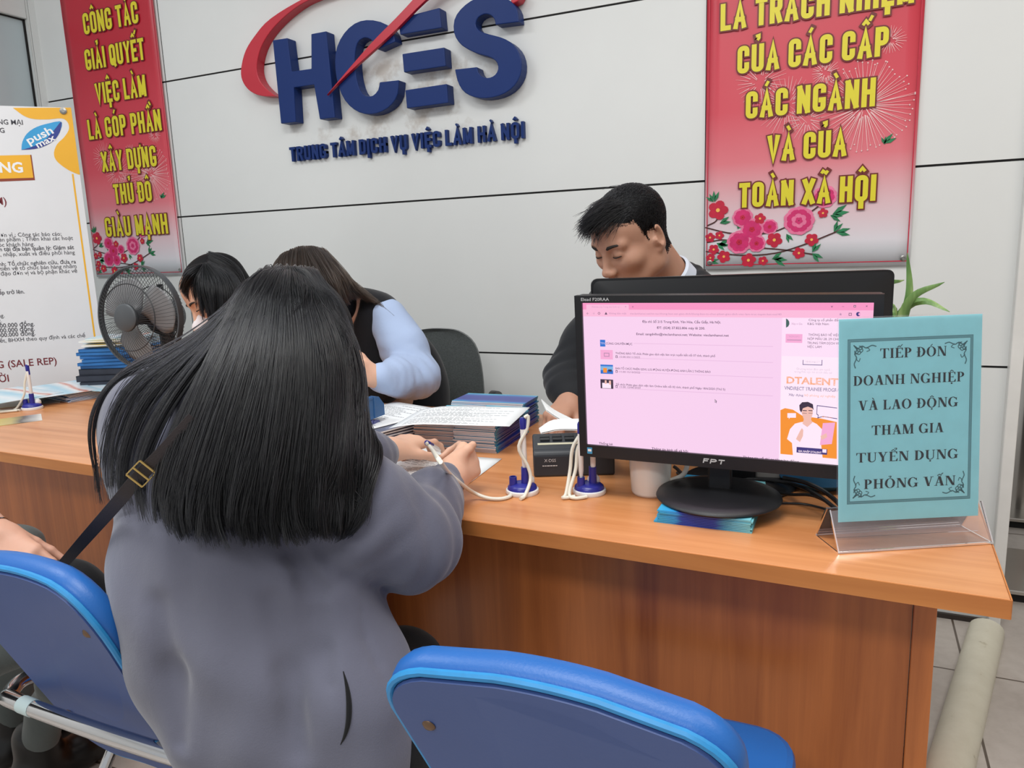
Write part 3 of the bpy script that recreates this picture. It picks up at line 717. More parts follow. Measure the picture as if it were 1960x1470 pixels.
mon = thing('monitor', 'black widescreen monitor showing a pink-tinted web page on the desk', 'monitor', (-.2, 1.272, .7822))
SW, SH = .217 * MS, .12225 * MS
x0, x1, y0, y1 = -SW - .0135, SW + .0135, -SH - .0225, SH + .0125
mb = MB()
for r in ((x0, SH, x1, y1), (x0, y0, x1, -SH), (x0, -SH, -SW, SH), (SW, -SH, x1, SH)): mb.prism(rect(*r), frM, -.008, .006)
mb.build('bezel', M_BLACK, mon, fix=True)
mb = MB(); a = rrect(x0, y0, x1, y1, .006); b2 = rrect(x0 + .05, y0 + .04, x1 - .05, y1 - .04, .03); n = len(a)
mb.add([frM(*p, -.008) for p in a] + [frM(*p, -.022) for p in a] + [frM(*p, -.05) for p in b2], [(i, (i + 1) % n, n + (i + 1) % n, n + i) for i in range(n)] + [(n + i, n + (i + 1) % n, 2 * n + (i + 1) % n, 2 * n + i) for i in range(n)] + [tuple(range(2 * n, 3 * n)), tuple(range(n))[::-1]])
mb.build('back_shell', M_BLACK, mon, True)
E_BG = emit('screen_page', rgb(247, 208, 238), 1.0); E_TAB = emit('screen_tabbar', rgb(248, 150, 196)); E_BAR = emit('screen_addressbar', rgb(250, 186, 218)); E_TX = emit('screen_text', rgb(92, 66, 96)); E_SOFT = emit('screen_soft', rgb(190, 142, 178))
E_BLUE = emit('screen_blue', rgb(40, 112, 206)); E_OR = emit('screen_orange', rgb(246, 146, 44)); E_NAVY = emit('screen_navy', rgb(62, 52, 122)); E_WH = emit('screen_white', rgb(255, 232, 248)); E_SK = emit('screen_skin', rgb(240, 188, 176)); E_DK = emit('screen_dark', rgb(58, 40, 62)); E_LB = emit('screen_sky', rgb(128, 180, 226)); E_GR = emit('screen_green', rgb(64, 96, 92)); E_PK = emit('screen_card', rgb(246, 172, 214)); E_LIN = emit('screen_rule', rgb(232, 190, 224)); E_COL = emit('screen_column', rgb(252, 222, 246))
mb = MB(); mb.prism(rect(-SW, -SH, SW, SH), frM, -.002, .0005); scr = mb.build('screen', E_BG, mon)
scr['label'] = 'lit pink web page'
SM = [E_BG, E_TAB, E_BAR, E_TX, E_SOFT, E_BLUE, E_OR, E_NAVY, E_WH, E_SK, E_DK, E_LB, E_GR, E_PK, E_LIN, E_COL]
TAB, BAR, TX, SOFT, BLU, ORA, NAV, WHI, SKN, DRK, SKY, GRN, PNK, LIN_, CLM = range(1, 16)
def srect(mb, xa, ya, xb, yb, mi, d):
    p = [on_mon(*M2(*q)) for q in ((xa, ya), (xb, ya), (xb, yb), (xa, yb))]
    cx0 = (p[0][0] + p[3][0]) / 2; cx1 = (p[1][0] + p[2][0]) / 2; t = (p[0][1] + p[1][1]) / 2; bt = (p[2][1] + p[3][1]) / 2
    mb.flat(rect(max(cx0, -SW), max(bt, -SH), min(cx1, SW), min(t, SH)), frM, .0005 + d, mi)
def spoly(mb, P, mi, d):
    mb.flat([(min(max(a, -SW), SW), max(b, -SH)) for a, b in (on_mon(*M2(*q)) for q in P)], frM, .0005 + d, mi)
def stext(mb, txt, xa, y, xb, px, mi=TX, bold=0.0, yend=None, d=.0009):
    a = on_mon(*M2(xa, y)); b = on_mon(*M2(xb, y if yend is None else yend)); s = px / 2.626 * .000786
    small_text(mb, txt, frM, a[0], a[1] - s * .36, s, d, mi, bold, fit=b[0] - a[0])
mb = MB()
srect(mb, 60, 240, 1620, 297, TAB, .0002); srect(mb, 112, 270, 325, 297, BAR, .0004); srect(mb, 60, 297, 1620, 334, BAR, .0003)
srect(mb, 178, 303, 1290, 328, WHI, .0004) if False else None
srect(mb, 1085, 337, 1620, 1200, CLM, .0003)
stext(mb, 'Website của Trung tâm Dịch vụ…', 138, 281, 288, 15, SOFT); stext(mb, '×', 305, 281, 313, 20); stext(mb, '+', 340, 281, 349, 20)
stext(mb, '←', 112, 314, 124, 20); stext(mb, '→', 142, 314, 153, 20, SOFT); mb.flat([tuple(np.array(on_mon(*M2(176, 314))) + q) for q in circle(0, 0, .0021, n=16)], frM, .0012, TX); mb.flat([tuple(np.array(on_mon(*M2(176, 314))) + q) for q in circle(0, 0, .0014, n=16)], frM, .0014, BAR)
spoly(mb, [(204, 320), (211, 307), (218, 320)], TX, .0008)
stext(mb, 'Không bảo mật', 226, 314, 313, 14, SOFT); stext(mb, 'vieclamhanoi.net/tin-tuc/thong-bao-san-giao-dich/thong-bao-to-chuc-phien-giao-dich-viec-lam-truc-tuyen-ket-noi/40', 331, 315, 1092, 14, SOFT)
for x, s in ((1345, 'v'), (1401, '–'), (1519, '×')): stext(mb, s, x - 5, 278, x + 6, 20)
for a, b in (((1455, 273), (1466, 284)), ((1430, 312), (1445, 326))):
    srect(mb, a[0], a[1], b[0], b[1], TX, .0006); srect(mb, a[0] + 2.5, a[1] + 2.5, b[0] - 2.5, b[1] - 2.5, BAR, .0008)
spoly(mb, [(1389 + 8 * math.sin(a) * (1 if k % 2 == 0 else .45), 319 - 8 * math.cos(a) * (1 if k % 2 == 0 else .45)) for k, a in enumerate([math.pi * j / 5 for j in range(10)])], SOFT, .0006)
spoly(mb, [(1478 + x, 318 + y) for x, y in circle(0, 0, 11, n=14)], NAV, .0006); spoly(mb, [(1484 + x, 318 + y) for x, y in circle(0, 0, 6, n=14)], PNK, .0008)
stext(mb, 'Địa chỉ: Số 215 Trung Kính, Yên Hòa, Cầu Giấy, Hà Nội.', 393, 355, 788, 19, TX, .012); stext(mb, 'ĐT: (024) 37.822.806 máy lẻ 200.', 466, 386, 708, 19, TX, .012); stext(mb, 'Email: sangdvlhn@vieclamhanoi.net; Website: vieclamhanoi.net', 362, 417, 828, 19, TX, .012)
srect(mb, 181, 447, 207, 481, BLU, .0004); stext(mb, 'TIN', 183, 464, 205, 18, WHI); stext(mb, 'CÙNG CHUYÊN MỤC', 209, 465, 343, 18, TX, .008)
for y, ye in ((469, 483), (545, 572), (618, 645), (705, 745)): srect(mb, 350 if y == 469 else 258, y + 2, 1050, y + 5, LIN_, .0004)
srect(mb, 183, 498, 245, 545, PNK, .0004); srect(mb, 200, 512, 228, 532, SOFT, .0006); srect(mb, 204, 516, 224, 528, PNK, .0008)
srect(mb, 183, 572, 246, 618, BLU, .0004); srect(mb, 183, 580, 246, 600, SKY, .0006); srect(mb, 197, 588, 216, 612, ORA, .0008); srect(mb, 222, 596, 240, 606, DRK, .0008)
srect(mb, 183, 646, 247, 692, DRK, .0004); srect(mb, 192, 664, 236, 690, WHI, .0006); srect(mb, 205, 650, 214, 668, SKN, .0008); srect(mb, 226, 652, 236, 672, SKN, .0008)
stext(mb, 'THÔNG BÁO Tổ chức Phiên giao dịch việc làm trực tuyến kết nối 07 tỉnh, thành phố', 258, 514, 759, 17, TX, .006); stext(mb, '12:00 03/11/2022', 277, 532, 382, 15)
stext(mb, 'BAN TỔ CHỨC PHIÊN GDVL LƯU ĐỘNG HUYỆN ĐÔNG ANH LẦN 2 THÔNG BÁO', 258, 590, 736, 17, TX, .006); stext(mb, '11:00 15/10/2022', 277, 607, 382, 15)
stext(mb, 'Tổ chức Phiên giao dịch việc làm Online kết nối 02 tỉnh, thành phố Ngày 18/6/2020 (Thứ 5)', 260, 670, 810, 17, TX, .006); stext(mb, '11:00 12/06/2020', 277, 683, 384, 15)
for y in (532, 606, 681):
    srect(mb, 259, y - 6, 269, y + 6, TX, .0006); srect(mb, 261, y - 3, 267, y + 4, E_BG and 0, .0008)
spoly(mb, [(757, 745), (757, 763), (761, 759), (764, 765), (767, 764), (764, 758), (769, 757)], TX, .0006); spoly(mb, [(758.5, 748.5), (758.5, 759.5), (761, 757), (763.5, 757)], WHI, .0008)
stext(mb, 'Thống kê', 175, 966, 244, 19, DRK, .01); stext(mb, 'Thông tin kinh tế xã hội', 440, 992, 622, 18, DRK, .01); stext(mb, 'Thông tin về thị trường lao động', 898, 1035, 1180, 18, DRK, .01)
spoly(mb, [(1115, 340), (1124, 345), (1131, 355), (1132, 368), (1126, 380), (1115, 386)], GRN, .0006); stext(mb, 'Xây n Gia', 1142, 366, 1197, 14, SOFT)
stext(mb, 'Công ty cổ phần đầu', 1228, 347, 1386, 17); stext(mb, 'K&G Việt Nam', 1222, 366, 1330, 17)
srect(mb, 1113, 418, 1197, 462, PNK, .0004); stext(mb, 'THÔNG BÁO', 1128, 430, 1182, 12, SOFT); srect(mb, 1120, 446, 1192, 450, SOFT, .0006)
stext(mb, 'THÔNG BÁO VỀ VIỆC', 1227, 421, 1385, 17); stext(mb, 'NỘP MẪU 28, 29 CHO', 1222, 441, 1388, 17); stext(mb, 'TRUNG TÂM DỊCH VỤ', 1222, 462, 1386, 17); stext(mb, 'VIỆC LÀM', 1221, 481, 1293, 17)
srect(mb, 1085, 535, 1620, 1200, WHI, .0004)
for a in ((1199, 548, 1202, 573), (1294, 548, 1297, 573), (1199, 571, 1297, 574)): srect(mb, *a, NAV, .0006)
stext(mb, 'VNDIRECT', 1212, 557, 1285, 14, NAV, .015); stext(mb, 'Chương trình đào tạo nghề', 1166, 592, 1336, 14, NAV, .01); stext(mb, 'trong lĩnh vực tài chính đầu tư', 1156, 606, 1346, 14, NAV, .01)
stext(mb, 'DTALENT', 1115, 648, 1378, 52, ORA, .03); stext(mb, 'VNDIRECT TRAINEE PROGRAM', 1107, 688, 1402, 27, NAV, .02); stext(mb, 'Xây dựng', 1128, 722, 1202, 17, NAV, .02); stext(mb, 'bộ phóng sự nghiệp', 1207, 724, 1364, 17, ORA, 0)
spoly(mb, [(1087, 1020), (1087, 800), (1110, 790), (1150, 798), (1200, 830), (1290, 842), (1370, 860), (1370, 1045)], ORA, .0006)
spoly(mb, [(1122, 815), (1165, 815), (1165, 838), (1135, 838), (1128, 846), (1130, 838), (1122, 838)], WHI, .0008)
spoly(mb, [(1190, 860), (1160, 868), (1135, 895), (1120, 945), (1145, 965), (1150, 1032), (1300, 1050), (1290, 960), (1300, 900), (1270, 870), (1240, 855)], WHI, .0008)
spoly(mb, [(1196, 780), (1248, 780), (1250, 815), (1240, 848), (1222, 858), (1205, 848), (1194, 815)], SKN, .0010); spoly(mb, [(1205, 845), (1240, 845), (1248, 862), (1222, 885), (1198, 868)], SKN, .0009)
spoly(mb, [(1184, 800), (1182, 775), (1196, 760), (1225, 758), (1250, 770), (1254, 800), (1247, 790), (1225, 782), (1200, 790), (1192, 812)], DRK, .0012)
for a in ((1198, 800, 1220, 804), (1228, 800, 1248, 804), (1198, 814, 1220, 816), (1228, 814, 1248, 816)): srect(mb, *a, DRK, .0012)
spoly(mb, [(1165, 945), (1185, 905), (1195, 890), (1202, 900), (1200, 930), (1185, 960)], SKN, .0010)
spoly(mb, [(1300, 865), (1362, 862), (1345, 970), (1285, 975)], PNK, .0010); spoly(mb, [(1288, 930), (1318, 915), (1322, 935), (1295, 950)], SKN, .0012)
spoly(mb, [(1270, 775), (1372, 788), (1372, 845), (1300, 833), (1272, 842), (1276, 828), (1268, 820)], NAV, .0008); spoly(mb, [(1273, 779), (1372, 791), (1372, 841), (1300, 830), (1277, 836), (1279, 825), (1271, 818)], WHI, .0010)
stext(mb, 'TUỔI TRẺ MÌNH', 1281, 793, 1368, 13, NAV, .01, d=.0014); stext(mb, 'MUỐN VÀO', 1292, 810, 1360, 13, NAV, .01, d=.0014); stext(mb, '“DTALENT', 1290, 828, 1372, 19, ORA, .02, d=.0014)
srect(mb, 1168, 990, 1322, 1018, NAV, .0012); stext(mb, 'GIA NHẬP DTALENT', 1176, 1004, 1294, 15, WHI, .02, d=.0018); srect(mb, 1298, 996, 1318, 1013, WHI, .0014)
mb.build('page_print', SM, scr, fix=False)
mb = MB(); a = on_mon(1114, 577); b = on_mon(1168, 577); small_text(mb, 'Elead F20RAA', frM, a[0], SH + .0036, .0078, .0064, 0, .005, fit=b[0] - a[0])
mb.build('model_lettering', M_GREYT, mon, fix=False); mb = MB()
fa = on_mon(1346, 889); fb = on_mon(1387, 889); fh = .0085
frL = frame(frM(fa[0], -SH - .0145, 0), mu, mv + mu * .22, mn)
stroke_text(mb, 'FPT', frL, 0, 0, fh, .0021, 1.75, .0064, None, 0, fit=fb[0] - fa[0], gap=.2)
mb.build('brand_lettering', M_GREYT, mon, fix=False)
mb = MB(); mb.flat(rect(-SW + .001, -SH - .0165, -SW + .0105, -SH - .0045), frM, .0063, 0); mb.flat(rect(-SW + .0025, -SH - .012, -SW + .009, -SH - .0075), frM, .0065, 1); mb.build('sticker', [mat('sticker_blue', rgb(70, 152, 196), .4), M_WHITE], mon)
mb = MB()
nk = np.array([-.2, 1.292, 0])
for z0_, z1_, w, t, dy in ((.787, .905, .040, .016, 0),):
    mb.prism(rrect(-w / 2, -t / 2, w / 2, t / 2, .004), lambda x, y, d: nk + mu * x + np.array([-mu[1], mu[0], 0]) * y + np.array([0, 0, d]), z0_, z1_)
mb.box((-.2, 1.282, .895), (.09, .03, .06), rz=-.0164)
mb.build('stand_neck', M_BLACK, mon, bevel=.002)
mb = MB(); mb.lathe([(0, 0), (.104, 0), (.106, .003), (.104, .007), (.085, .0105), (.04, .0125), (0, .013)], (-.2, 1.272, .7822), 48); mb.build('stand_base', M_BLACK, mon, True, angle=60)
# leaflets carrying the monitor
def leaflet_mat(name, stops, axis='X', w=.148):
    k = NT(name); tc = k.n('ShaderNodeTexCoord'); sp = k.n('ShaderNodeSeparateXYZ'); k.l(tc.outputs['Generated'], sp.inputs[0])
    n = k.noise(k.coords(kind='Generated'), 2.2, 2); ad = k.n('ShaderNodeMath', operation='MULTIPLY_ADD'); k.l(n, ad.inputs[0]); ad.inputs[1].default_value = .22; k.l(sp.outputs[axis], ad.inputs[2])
    sb = k.n('ShaderNodeMath', operation='SUBTRACT'); k.l(ad.outputs[0], sb.inputs[0]); sb.inputs[1].default_value = .11
    k.l(k.ramp(sb.outputs[0], stops), k.b.inputs['Base Color']); k.b.inputs['Roughness'].default_value = .3
    return k.m
M_LEAFLET = leaflet_mat('blue_leaflet', [(0.0, rgb(60, 170, 214)), (.20, rgb(54, 150, 214)), (.27, rgb(36, 64, 158)), (.62, rgb(40, 66, 168)), (.72, rgb(70, 150, 190)), (1.0, rgb(128, 204, 214))])
M_PAGES = mat('page_edges', rgb(228, 206, 202), .6, var=.05)
for k in range(8):
    lf = tag(empty('leaflet', (-.212 + (.004 if k else 0.0) + random.Random(k).uniform(-.002, .002), 1.282, DESK_Z + k * .00275), random.Random(k + 9).uniform(-.012, .012)), 'blue leaflet lying flat under the round monitor base', 'leaflet', 'leaflets under the monitor base')
    w = .150 if k else .158
    mb = MB(); mb.box((0, 0, .0002), (w, .21, .0004)); mb.box((0, 0, .0024), (w, .21, .0005)); mb.box((0, -.1048, .0013), (w, .0004, .0026)); mb.build('cover', M_LEAFLET, lf, local=True, fix=False)
    mb = MB(); mb.box((0, .001, .0013), (w - .002, .206, .0017)); mb.build('pages', M_PAGES, lf, local=True)

# ------------------------------------------------------------------ second monitor, seen from behind
pl = at_depth(1131, 537, 1.405); pr2 = at_depth(1713, 513, 1.36)
bu = (pr2 - pl); bu[2] = 0; BW = np.linalg.norm(bu); bu /= BW; bn = np.array([bu[1], -bu[0], 0])
ztop = float((pl[2] + pr2[2]) / 2); frB = frame((pl[0] + bu[0] * BW / 2, pl[1] + bu[1] * BW / 2, ztop), bu, (0, 0, 1), bn)
m2 = thing('monitor', 'black monitor turned away from the camera, behind the lit one', 'monitor', (*frB(0, 0, -.06)[:2], DESK_Z))
BH = .335
mb = MB(); mb.prism(rrect(-BW / 2, -BH, BW / 2, 0, .012), frB, -.02, 0); a = rrect(-BW / 2 + .004, -BH + .004, BW / 2 - .004, -.004, .012); b2 = rrect(-BW / 2 + .07, -BH + .05, BW / 2 - .07, -.07, .04); n = len(a)
mb.add([frB(*p, 0) for p in a] + [frB(*p, .022) for p in b2], [(i, (i + 1) % n, n + (i + 1) % n, n + i) for i in range(n)] + [tuple(range(n, 2 * n))]); mb.build('back_shell', M_GLOSSB, m2, True)
mb = MB(); mb.prism(rect(-BW / 2 + .012, -BH + .02, BW / 2 - .012, -.012), frB, -.0215, -.0201); mb.build('screen', mat('dark_screen', rgb(10, 10, 12), .15), m2)
mb = MB(); mb.prism(rect(-.03, -(ztop - DESK_Z) + .012, .03, -BH + .1), frB, .012, .03); mb.build('stand_neck', M_GLOSSB, m2, bevel=.003)
mb = MB(); mb.lathe([(0, 0), (.105, 0), (.107, .004), (.1, .01), (.03, .013), (0, .013)], (*frB(0, 0, .015)[:2], DESK_Z), 40); mb.build('stand_base', M_GLOSSB, m2, True)

# ------------------------------------------------------------------ blue notice in its acrylic stand
M_CLEAR = None
def clear_mat(name='clear_acrylic', blend=.10, haze=.03):
    k = NT(name); t = k.t; t.nodes.remove(k.b); out = t.nodes['Material Output']
    tr = k.n('ShaderNodeBsdfTransparent'); tr.inputs[0].default_value = (.99, .985, .99, 1); gl = k.n('ShaderNodeBsdfGlossy'); gl.inputs['Roughness'].default_value = .06; gl.inputs[0].default_value = (1, 1, 1, 1)
    df = k.n('ShaderNodeBsdfDiffuse'); df.inputs[0].default_value = (.92, .90, .94, 1)
    lw = k.n('ShaderNodeLayerWeight'); lw.inputs[0].default_value = blend
    m0 = k.n('ShaderNodeMixShader'); m0.inputs[0].default_value = haze; k.l(tr.outputs[0], m0.inputs[1]); k.l(df.outputs[0], m0.inputs[2])
    m1 = k.n('ShaderNodeMixShader'); k.l(lw.outputs['Fresnel'], m1.inputs[0]); k.l(m0.outputs[0], m1.inputs[1]); k.l(gl.outputs[0], m1.inputs[2]); k.l(m1.outputs[0], out.inputs[0])
    return k.m
M_CLEAR = clear_mat()
sc_, su, sv_, sn = rect_frame((.0813, 1.1991, .9559), .4672, .084)
frS = frame(sc_, su, sv_, sn)
def on_sign(x, y):
    d = ray(x, y); t = ((sc_ - C_CAM) @ sn) / (d @ sn); P = C_CAM + d * t - sc_; return float(P @ su), float(P @ sv_)
ns = thing('notice_stand', 'light blue notice in a clear acrylic stand at the desk corner', 'sign', (*frS(0, 0)[:2], DESK_Z))
M_SHEET = mat('blue_sheet', rgb(158, 228, 238), .38, var=.03, vscale=40); M_BLK = mat('black_print', rgb(32, 40, 48), .5); M_TEAL = mat('frame_print', rgb(70, 120, 128), .5); M_TEAL2 = mat('frame_dot', rgb(104, 160, 170), .5)
mb = MB(); mb.prism(rect(-.105, -.1485, .105, .1485), frS, -.0004, .0004); sh = mb.build('notice_sheet', M_SHEET, ns)
S3b = lambda x, y: (1540 + x / 2.333, 470 + y / 2.333)
mb = MB()
for txt, a, b in [('TIẾP ĐÓN', (335, 505), (635, 490)), ('DOANH NGHIỆP', (215, 630), (715, 602)), ('VÀ LAO ĐỘNG', (238, 742), (686, 712)), ('THAM GIA', (297, 850), (622, 829)), ('TUYỂN DỤNG', (228, 975), (687, 943)), ('PHỎNG VẤN', (262, 1095), (674, 1060))]:
    pa = on_sign(*S3b(*a)); pb = on_sign(*S3b(*b)); roman_text(mb, txt, frS, (pa[0] + pb[0]) / 2, (pa[1] + pb[1]) / 2, .0140, .0006, 0, fit=pb[0] - pa[0])
bx0, by0, bx1, by1 = -.092, -.122, .092, .119
for o, w, mi in ((0, .0006, 1), (.0036, .0006, 1), (.0018, .0030, 2)):
    c = [(bx0 + o, by0 + o), (bx1 - o, by0 + o), (bx1 - o, by1 - o), (bx0 + o, by1 - o)]
    L, R2 = ribbon(c, w, True); strip_into(mb, L, R2, frS, .0005 if mi == 2 else .0006, None, True, mi)
for sx in (-1, 1):
    for sy in (-1, 1):
        cx = (bx0 + .009) if sx < 0 else (bx1 - .009); cy = (by0 + .009) if sy < 0 else (by1 - .009)
        def fl_(P, w0):
            pts = [(cx - sx * a, cy - sy * b) for a, b in P]; pts = list(catmull(pts, 16)); 
            L, R2 = ribbon(pts, w0); strip_into(mb, L, R2, frS, .0006, None, False, 1)
        for sw_ in (0, 1):
            T_ = (lambda a, b: (a, b)) if not sw_ else (lambda a, b: (b, a))
            fl_([T_(0, 0), T_(.006, .004), T_(.012, .001), T_(.018, .004), T_(.026, .0005), T_(.032, .002)], .0016)
            fl_([T_(.010, .002), T_(.013, .007), T_(.010, .010), T_(.008, .006)], .0013); fl_([T_(.019, .003), T_(.023, .007), T_(.019, .009)], .0012); fl_([T_(.003, .002), T_(.006, .010), T_(.002, .012), T_(.001, .008)], .0014)
mb.build('notice_print', [M_BLK, M_TEAL, M_TEAL2], sh)
mb = MB(); mb.add([frS(x, y, .0022) for x, y in rect(-.1065, -.172, .1065, .151)], [(0, 1, 2, 3)]); mb.prism(rect(-.1065, -.172, .1065, .151), frS, -.0024, -.0009); mb.prism(rect(-.1065, .1495, .1065, .151), frS, -.0009, .0021); mb.build('acrylic_holder', M_CLEAR, ns, fix=False)
g0 = on_z(1605, 1060, DESK_Z); g1 = on_z(1900, 1041, DESK_Z); gb = on_z(1575, 1031, DESK_Z)
gu = (g1 - g0); GL = np.linalg.norm(gu); gu /= GL; gn = np.array([-gu[1], gu[0], 0]); GD = .072
ap = np.array([0, .036, .052]); mb = MB()
frG = lambda x, y, z: g0 + gu * x + gn * y + np.array([0, 0, z + .0005])
def sheet_between(p, q, th):
    p = np.array(p); q = np.array(q); d = (q - p) / np.linalg.norm(q - p); nn = np.array([-d[1], d[0]]) * th
    mb.add([frG(x, *(r)) for x in (0, GL) for r in (p, q, q + nn, p + nn)], [(0, 1, 2, 3), (4, 7, 6, 5), (0, 4, 5, 1), (1, 5, 6, 2), (2, 6, 7, 3), (3, 7, 4, 0)])
sheet_between((0, 0), (.030, .055), .0022); sheet_between((GD, 0), (.040, .055), -.0022)
for p in ((0, 0), (GD, 0)): mb.add([frG(x, p[0] + dy, dz) for x in (0, GL) for dy, dz in ((-.0012, 0), (.0012, 0), (.0012, .003), (-.0012, .003))], [(0, 1, 2, 3), (4, 7, 6, 5), (0, 4, 5, 1), (1, 5, 6, 2), (2, 6, 7, 3), (3, 7, 4, 0)], 1)
for x in (0, GL):
    for p, q in (((0, 0), (.031, .056)), ((GD, 0), (.040, .056)), ((0, 0), (GD, 0))):
        d_ = np.array(q, float) - np.array(p, float); d_ /= np.linalg.norm(d_); w_ = np.array([-d_[1], d_[0]]) * .0013
        mb.add([frG(x + dx, *(np.array(r_) + s_ * w_)) for dx in (-.001, .001) for r_, s_ in ((p, -1), (q, -1), (q, 1), (p, 1))], [(0, 1, 2, 3), (4, 7, 6, 5), (0, 4, 5, 1), (1, 5, 6, 2), (2, 6, 7, 3), (3, 7, 4, 0)], 1)
mb.build('acrylic_foot', [clear_mat('clear_foot', .30, .10), clear_mat('clear_edge', .35, .45)], ns, fix=False)

# ------------------------------------------------------------------ mug
mugc = on_z(1245, 943, DESK_Z); mg = thing('mug', 'white ceramic mug under the left edge of the lit monitor', 'mug', mugc)
M_MUG = mat('white_ceramic', rgb(232, 228, 222), .18, var=.02)
mb = MB(); mb.lathe([(0, .003), (.029, .003), (.030, 0), (.033, 0), (.0355, .006), (.0385, .05), (.040, .096), (.0392, .098), (.0372, .096), (.0355, .05), (.032, .008), (0, .007)], mugc, 40); mb.build('body', M_MUG, mg, True, angle=70)
hd = R_CAM[:, 0] * .95 - R_CAM[:, 2] * .15; hd[2] = 0; hd /= np.linalg.norm(hd); mb = MB()
mb.tube([mugc + hd * x + np.array([0, 0, z]) for x, z in catmull([(.037, .078), (.056, .082), (.067, .062), (.060, .036), (.034, .022)], 16)], [.0055 - .001 * math.sin(math.pi * i / 15) for i in range(16)], 12); mb.build('handle', M_MUG, mg, True)

# ------------------------------------------------------------------ desk phone
M_PH = mat('phone_slate', rgb(44, 48, 54), .45, var=.04); M_KEY = mat('phone_key', rgb(26, 28, 32), .4)
p0 = on_z(1022, 914, DESK_Z); p1 = on_z(1156, 910, DESK_Z); fu = (p1 - p0); PWd = .165; fu /= np.linalg.norm(fu); fn = np.array([-fu[1], fu[0], 0])
ph = thing('desk_phone', 'dark slate desk telephone behind the middle pen stand', 'telephone', p0 + fu * PWd / 2 + fn * .08)
frF = lambda x, y, z: p0 + fu * x + fn * y + np.array([0, 0, z])
def phbox(mb, prof, xa, xb, mi=0):
    n = len(prof); mb.add([frF(xa, y, z) for y, z in prof] + [frF(xb, y, z) for y, z in prof], [tuple(range(n)), tuple(range(n, 2 * n))[::-1]] + [(i, n + i, n + (i + 1) % n, (i + 1) % n) for i in range(n)], mi)
mb = MB(); phbox(mb, [(0, 0), (.002, .046), (.010, .055), (.115, .062), (.125, .056), (.125, 0)], 0, PWd); mb.build('body', M_PH, ph, bevel=.004)
sl = lambda y: .055 + (y - .010) * .007 / .105
mb = MB()
for r_ in range(2):
    for c_ in range(3): phbox(mb, [(.062 + r_ * .02, sl(.062 + r_ * .02)), (.062 + r_ * .02, sl(.062 + r_ * .02) + .004), (.076 + r_ * .02, sl(.076 + r_ * .02) + .004), (.076 + r_ * .02, sl(.076 + r_ * .02))], .016 + c_ * .026, .036 + c_ * .026)
mb.build('keypad', M_KEY, ph, bevel=.001)
mb = MB(); phbox(mb, [(.040, sl(.04)), (.040, sl(.04) + .0008), (.05, sl(.05) + .0008), (.05, sl(.05))], .010, .095); mb.build('name_strip', mat('paper_strip', rgb(214, 208, 180), .5), ph)
mb = MB(); fh_ = frame(frF(.022, -.0006, .026), fu, (0, 0, 1), -fn); small_text(mb, 'X·DSS', fh_, 0, .006, .009, .0006, 0, 0); [mb.flat(rect(a_, -.003, a_ + w_, -.001), fh_, .0006) for a_, w_ in ((-.004, .004), (.001, .003), (.005, .006), (.012, .004), (.017, .005), (.023, .003))]; mb.build('phone_lettering', M_GREYT, ph)
mb = MB(); mb.tube([frF(.133, y, z) for y, z in catmull([(.004, .066), (.010, .080), (.04, .092), (.075, .095), (.108, .090), (.118, .074)], 18)], [.019, .022, .021, .018, .016, .0145] + [.0135] * 6 + [.016, .018, .021, .022, .022, .019], 14); mb.build('handset', M_PH, ph, True)
mb = MB(); mb.tube([frF(.125, .126, .02), frF(.2, .2, .004), frF(.3, .2, .003), frF(.42, .26, .003)], .0025, 8); mb.build('cord', M_BLACK, ph)

# ------------------------------------------------------------------ pen stands and pens on cords
M_PB = mat('pen_blue', rgb(44, 46, 140), .3, var=.03); M_PWH = mat('pen_white', rgb(234, 232, 230), .3, var=.02); M_CORD = mat('cord_white', rgb(226, 222, 208), .4, var=.02); M_CHR = mat('chrome', rgb(210, 210, 212), .12, 1.0, .02)
def pen_local(mb_list, name, parent):
    t = parent
    mb = MB(); mb.lathe([(0, 0), (.002, .001), (.0045, .022), (.0050, .024), (.0052, .096), (.0045, .104), (0, .106)], seg=14); mb.build('barrel', M_PWH, t, True, local=True)
    mb = MB(); mb.lathe([(.0053, .096), (.0056, .098), (.0056, .114), (.004, .118), (0, .118)], seg=14); mb.box((.0066, 0, .1), (.0022, .004, .03)); mb.build('cap', M_PB, t, True, local=True)
    return t
def pen_stand(loc, rz, label, cords, n_short=1):
    t = thing('pen_stand', label, 'pen stand', loc, rz, 'counter pen stands')
    mb = MB(); mb.lathe([(0, 0), (.0305, 0), (.032, .003), (.031, .008), (.028, .0095), (0, .0095)], seg=40); mb.build('base', M_PWH, t, True, local=True)
    mb = MB(); mb.lathe([(.0285, .0092), (.0275, .014), (.0225, .0185), (.012, .021), (0, .0215)], seg=36); mb.build('dome', M_PB, t, True, local=True)
    mb = MB(); mb.lathe([(0, .034), (.006, .032), (.0115, .026), (.0125, .018), (.010, .014)][::-1], (.012, .010, 0), seg=20); mb.build('button', M_PWH, t, True, local=True)
    for x, h in ((.006, .052), (-.017, .034)):
        mb = MB(); mb.lathe([(.0078, .012), (.0072, h), (.0055, h), (.0055, .014)], (x, -.004, 0), 18); mb.build('socket', M_PB, t, True, local=True)
    for c in cords:
        mb = MB(); mb.tube(catmull([np.array(p) - np.array(loc) for p in c], 34), .0034, 10); o = mb.build('cord', M_CORD, t, True, local=True); o.rotation_euler = (0, 0, -rz)
    return t
def pen(loc, label, lean=(0, 0), d=None):
    t = thing('pen', label, 'pen', loc, 0, 'counter pens')
    t.rotation_euler = (lean[0], lean[1], 0) if d is None else Vector(d).to_track_quat('Z', 'Y').to_euler()
    return pen_local(None, 'pen', t)
Z0 = DESK_Z
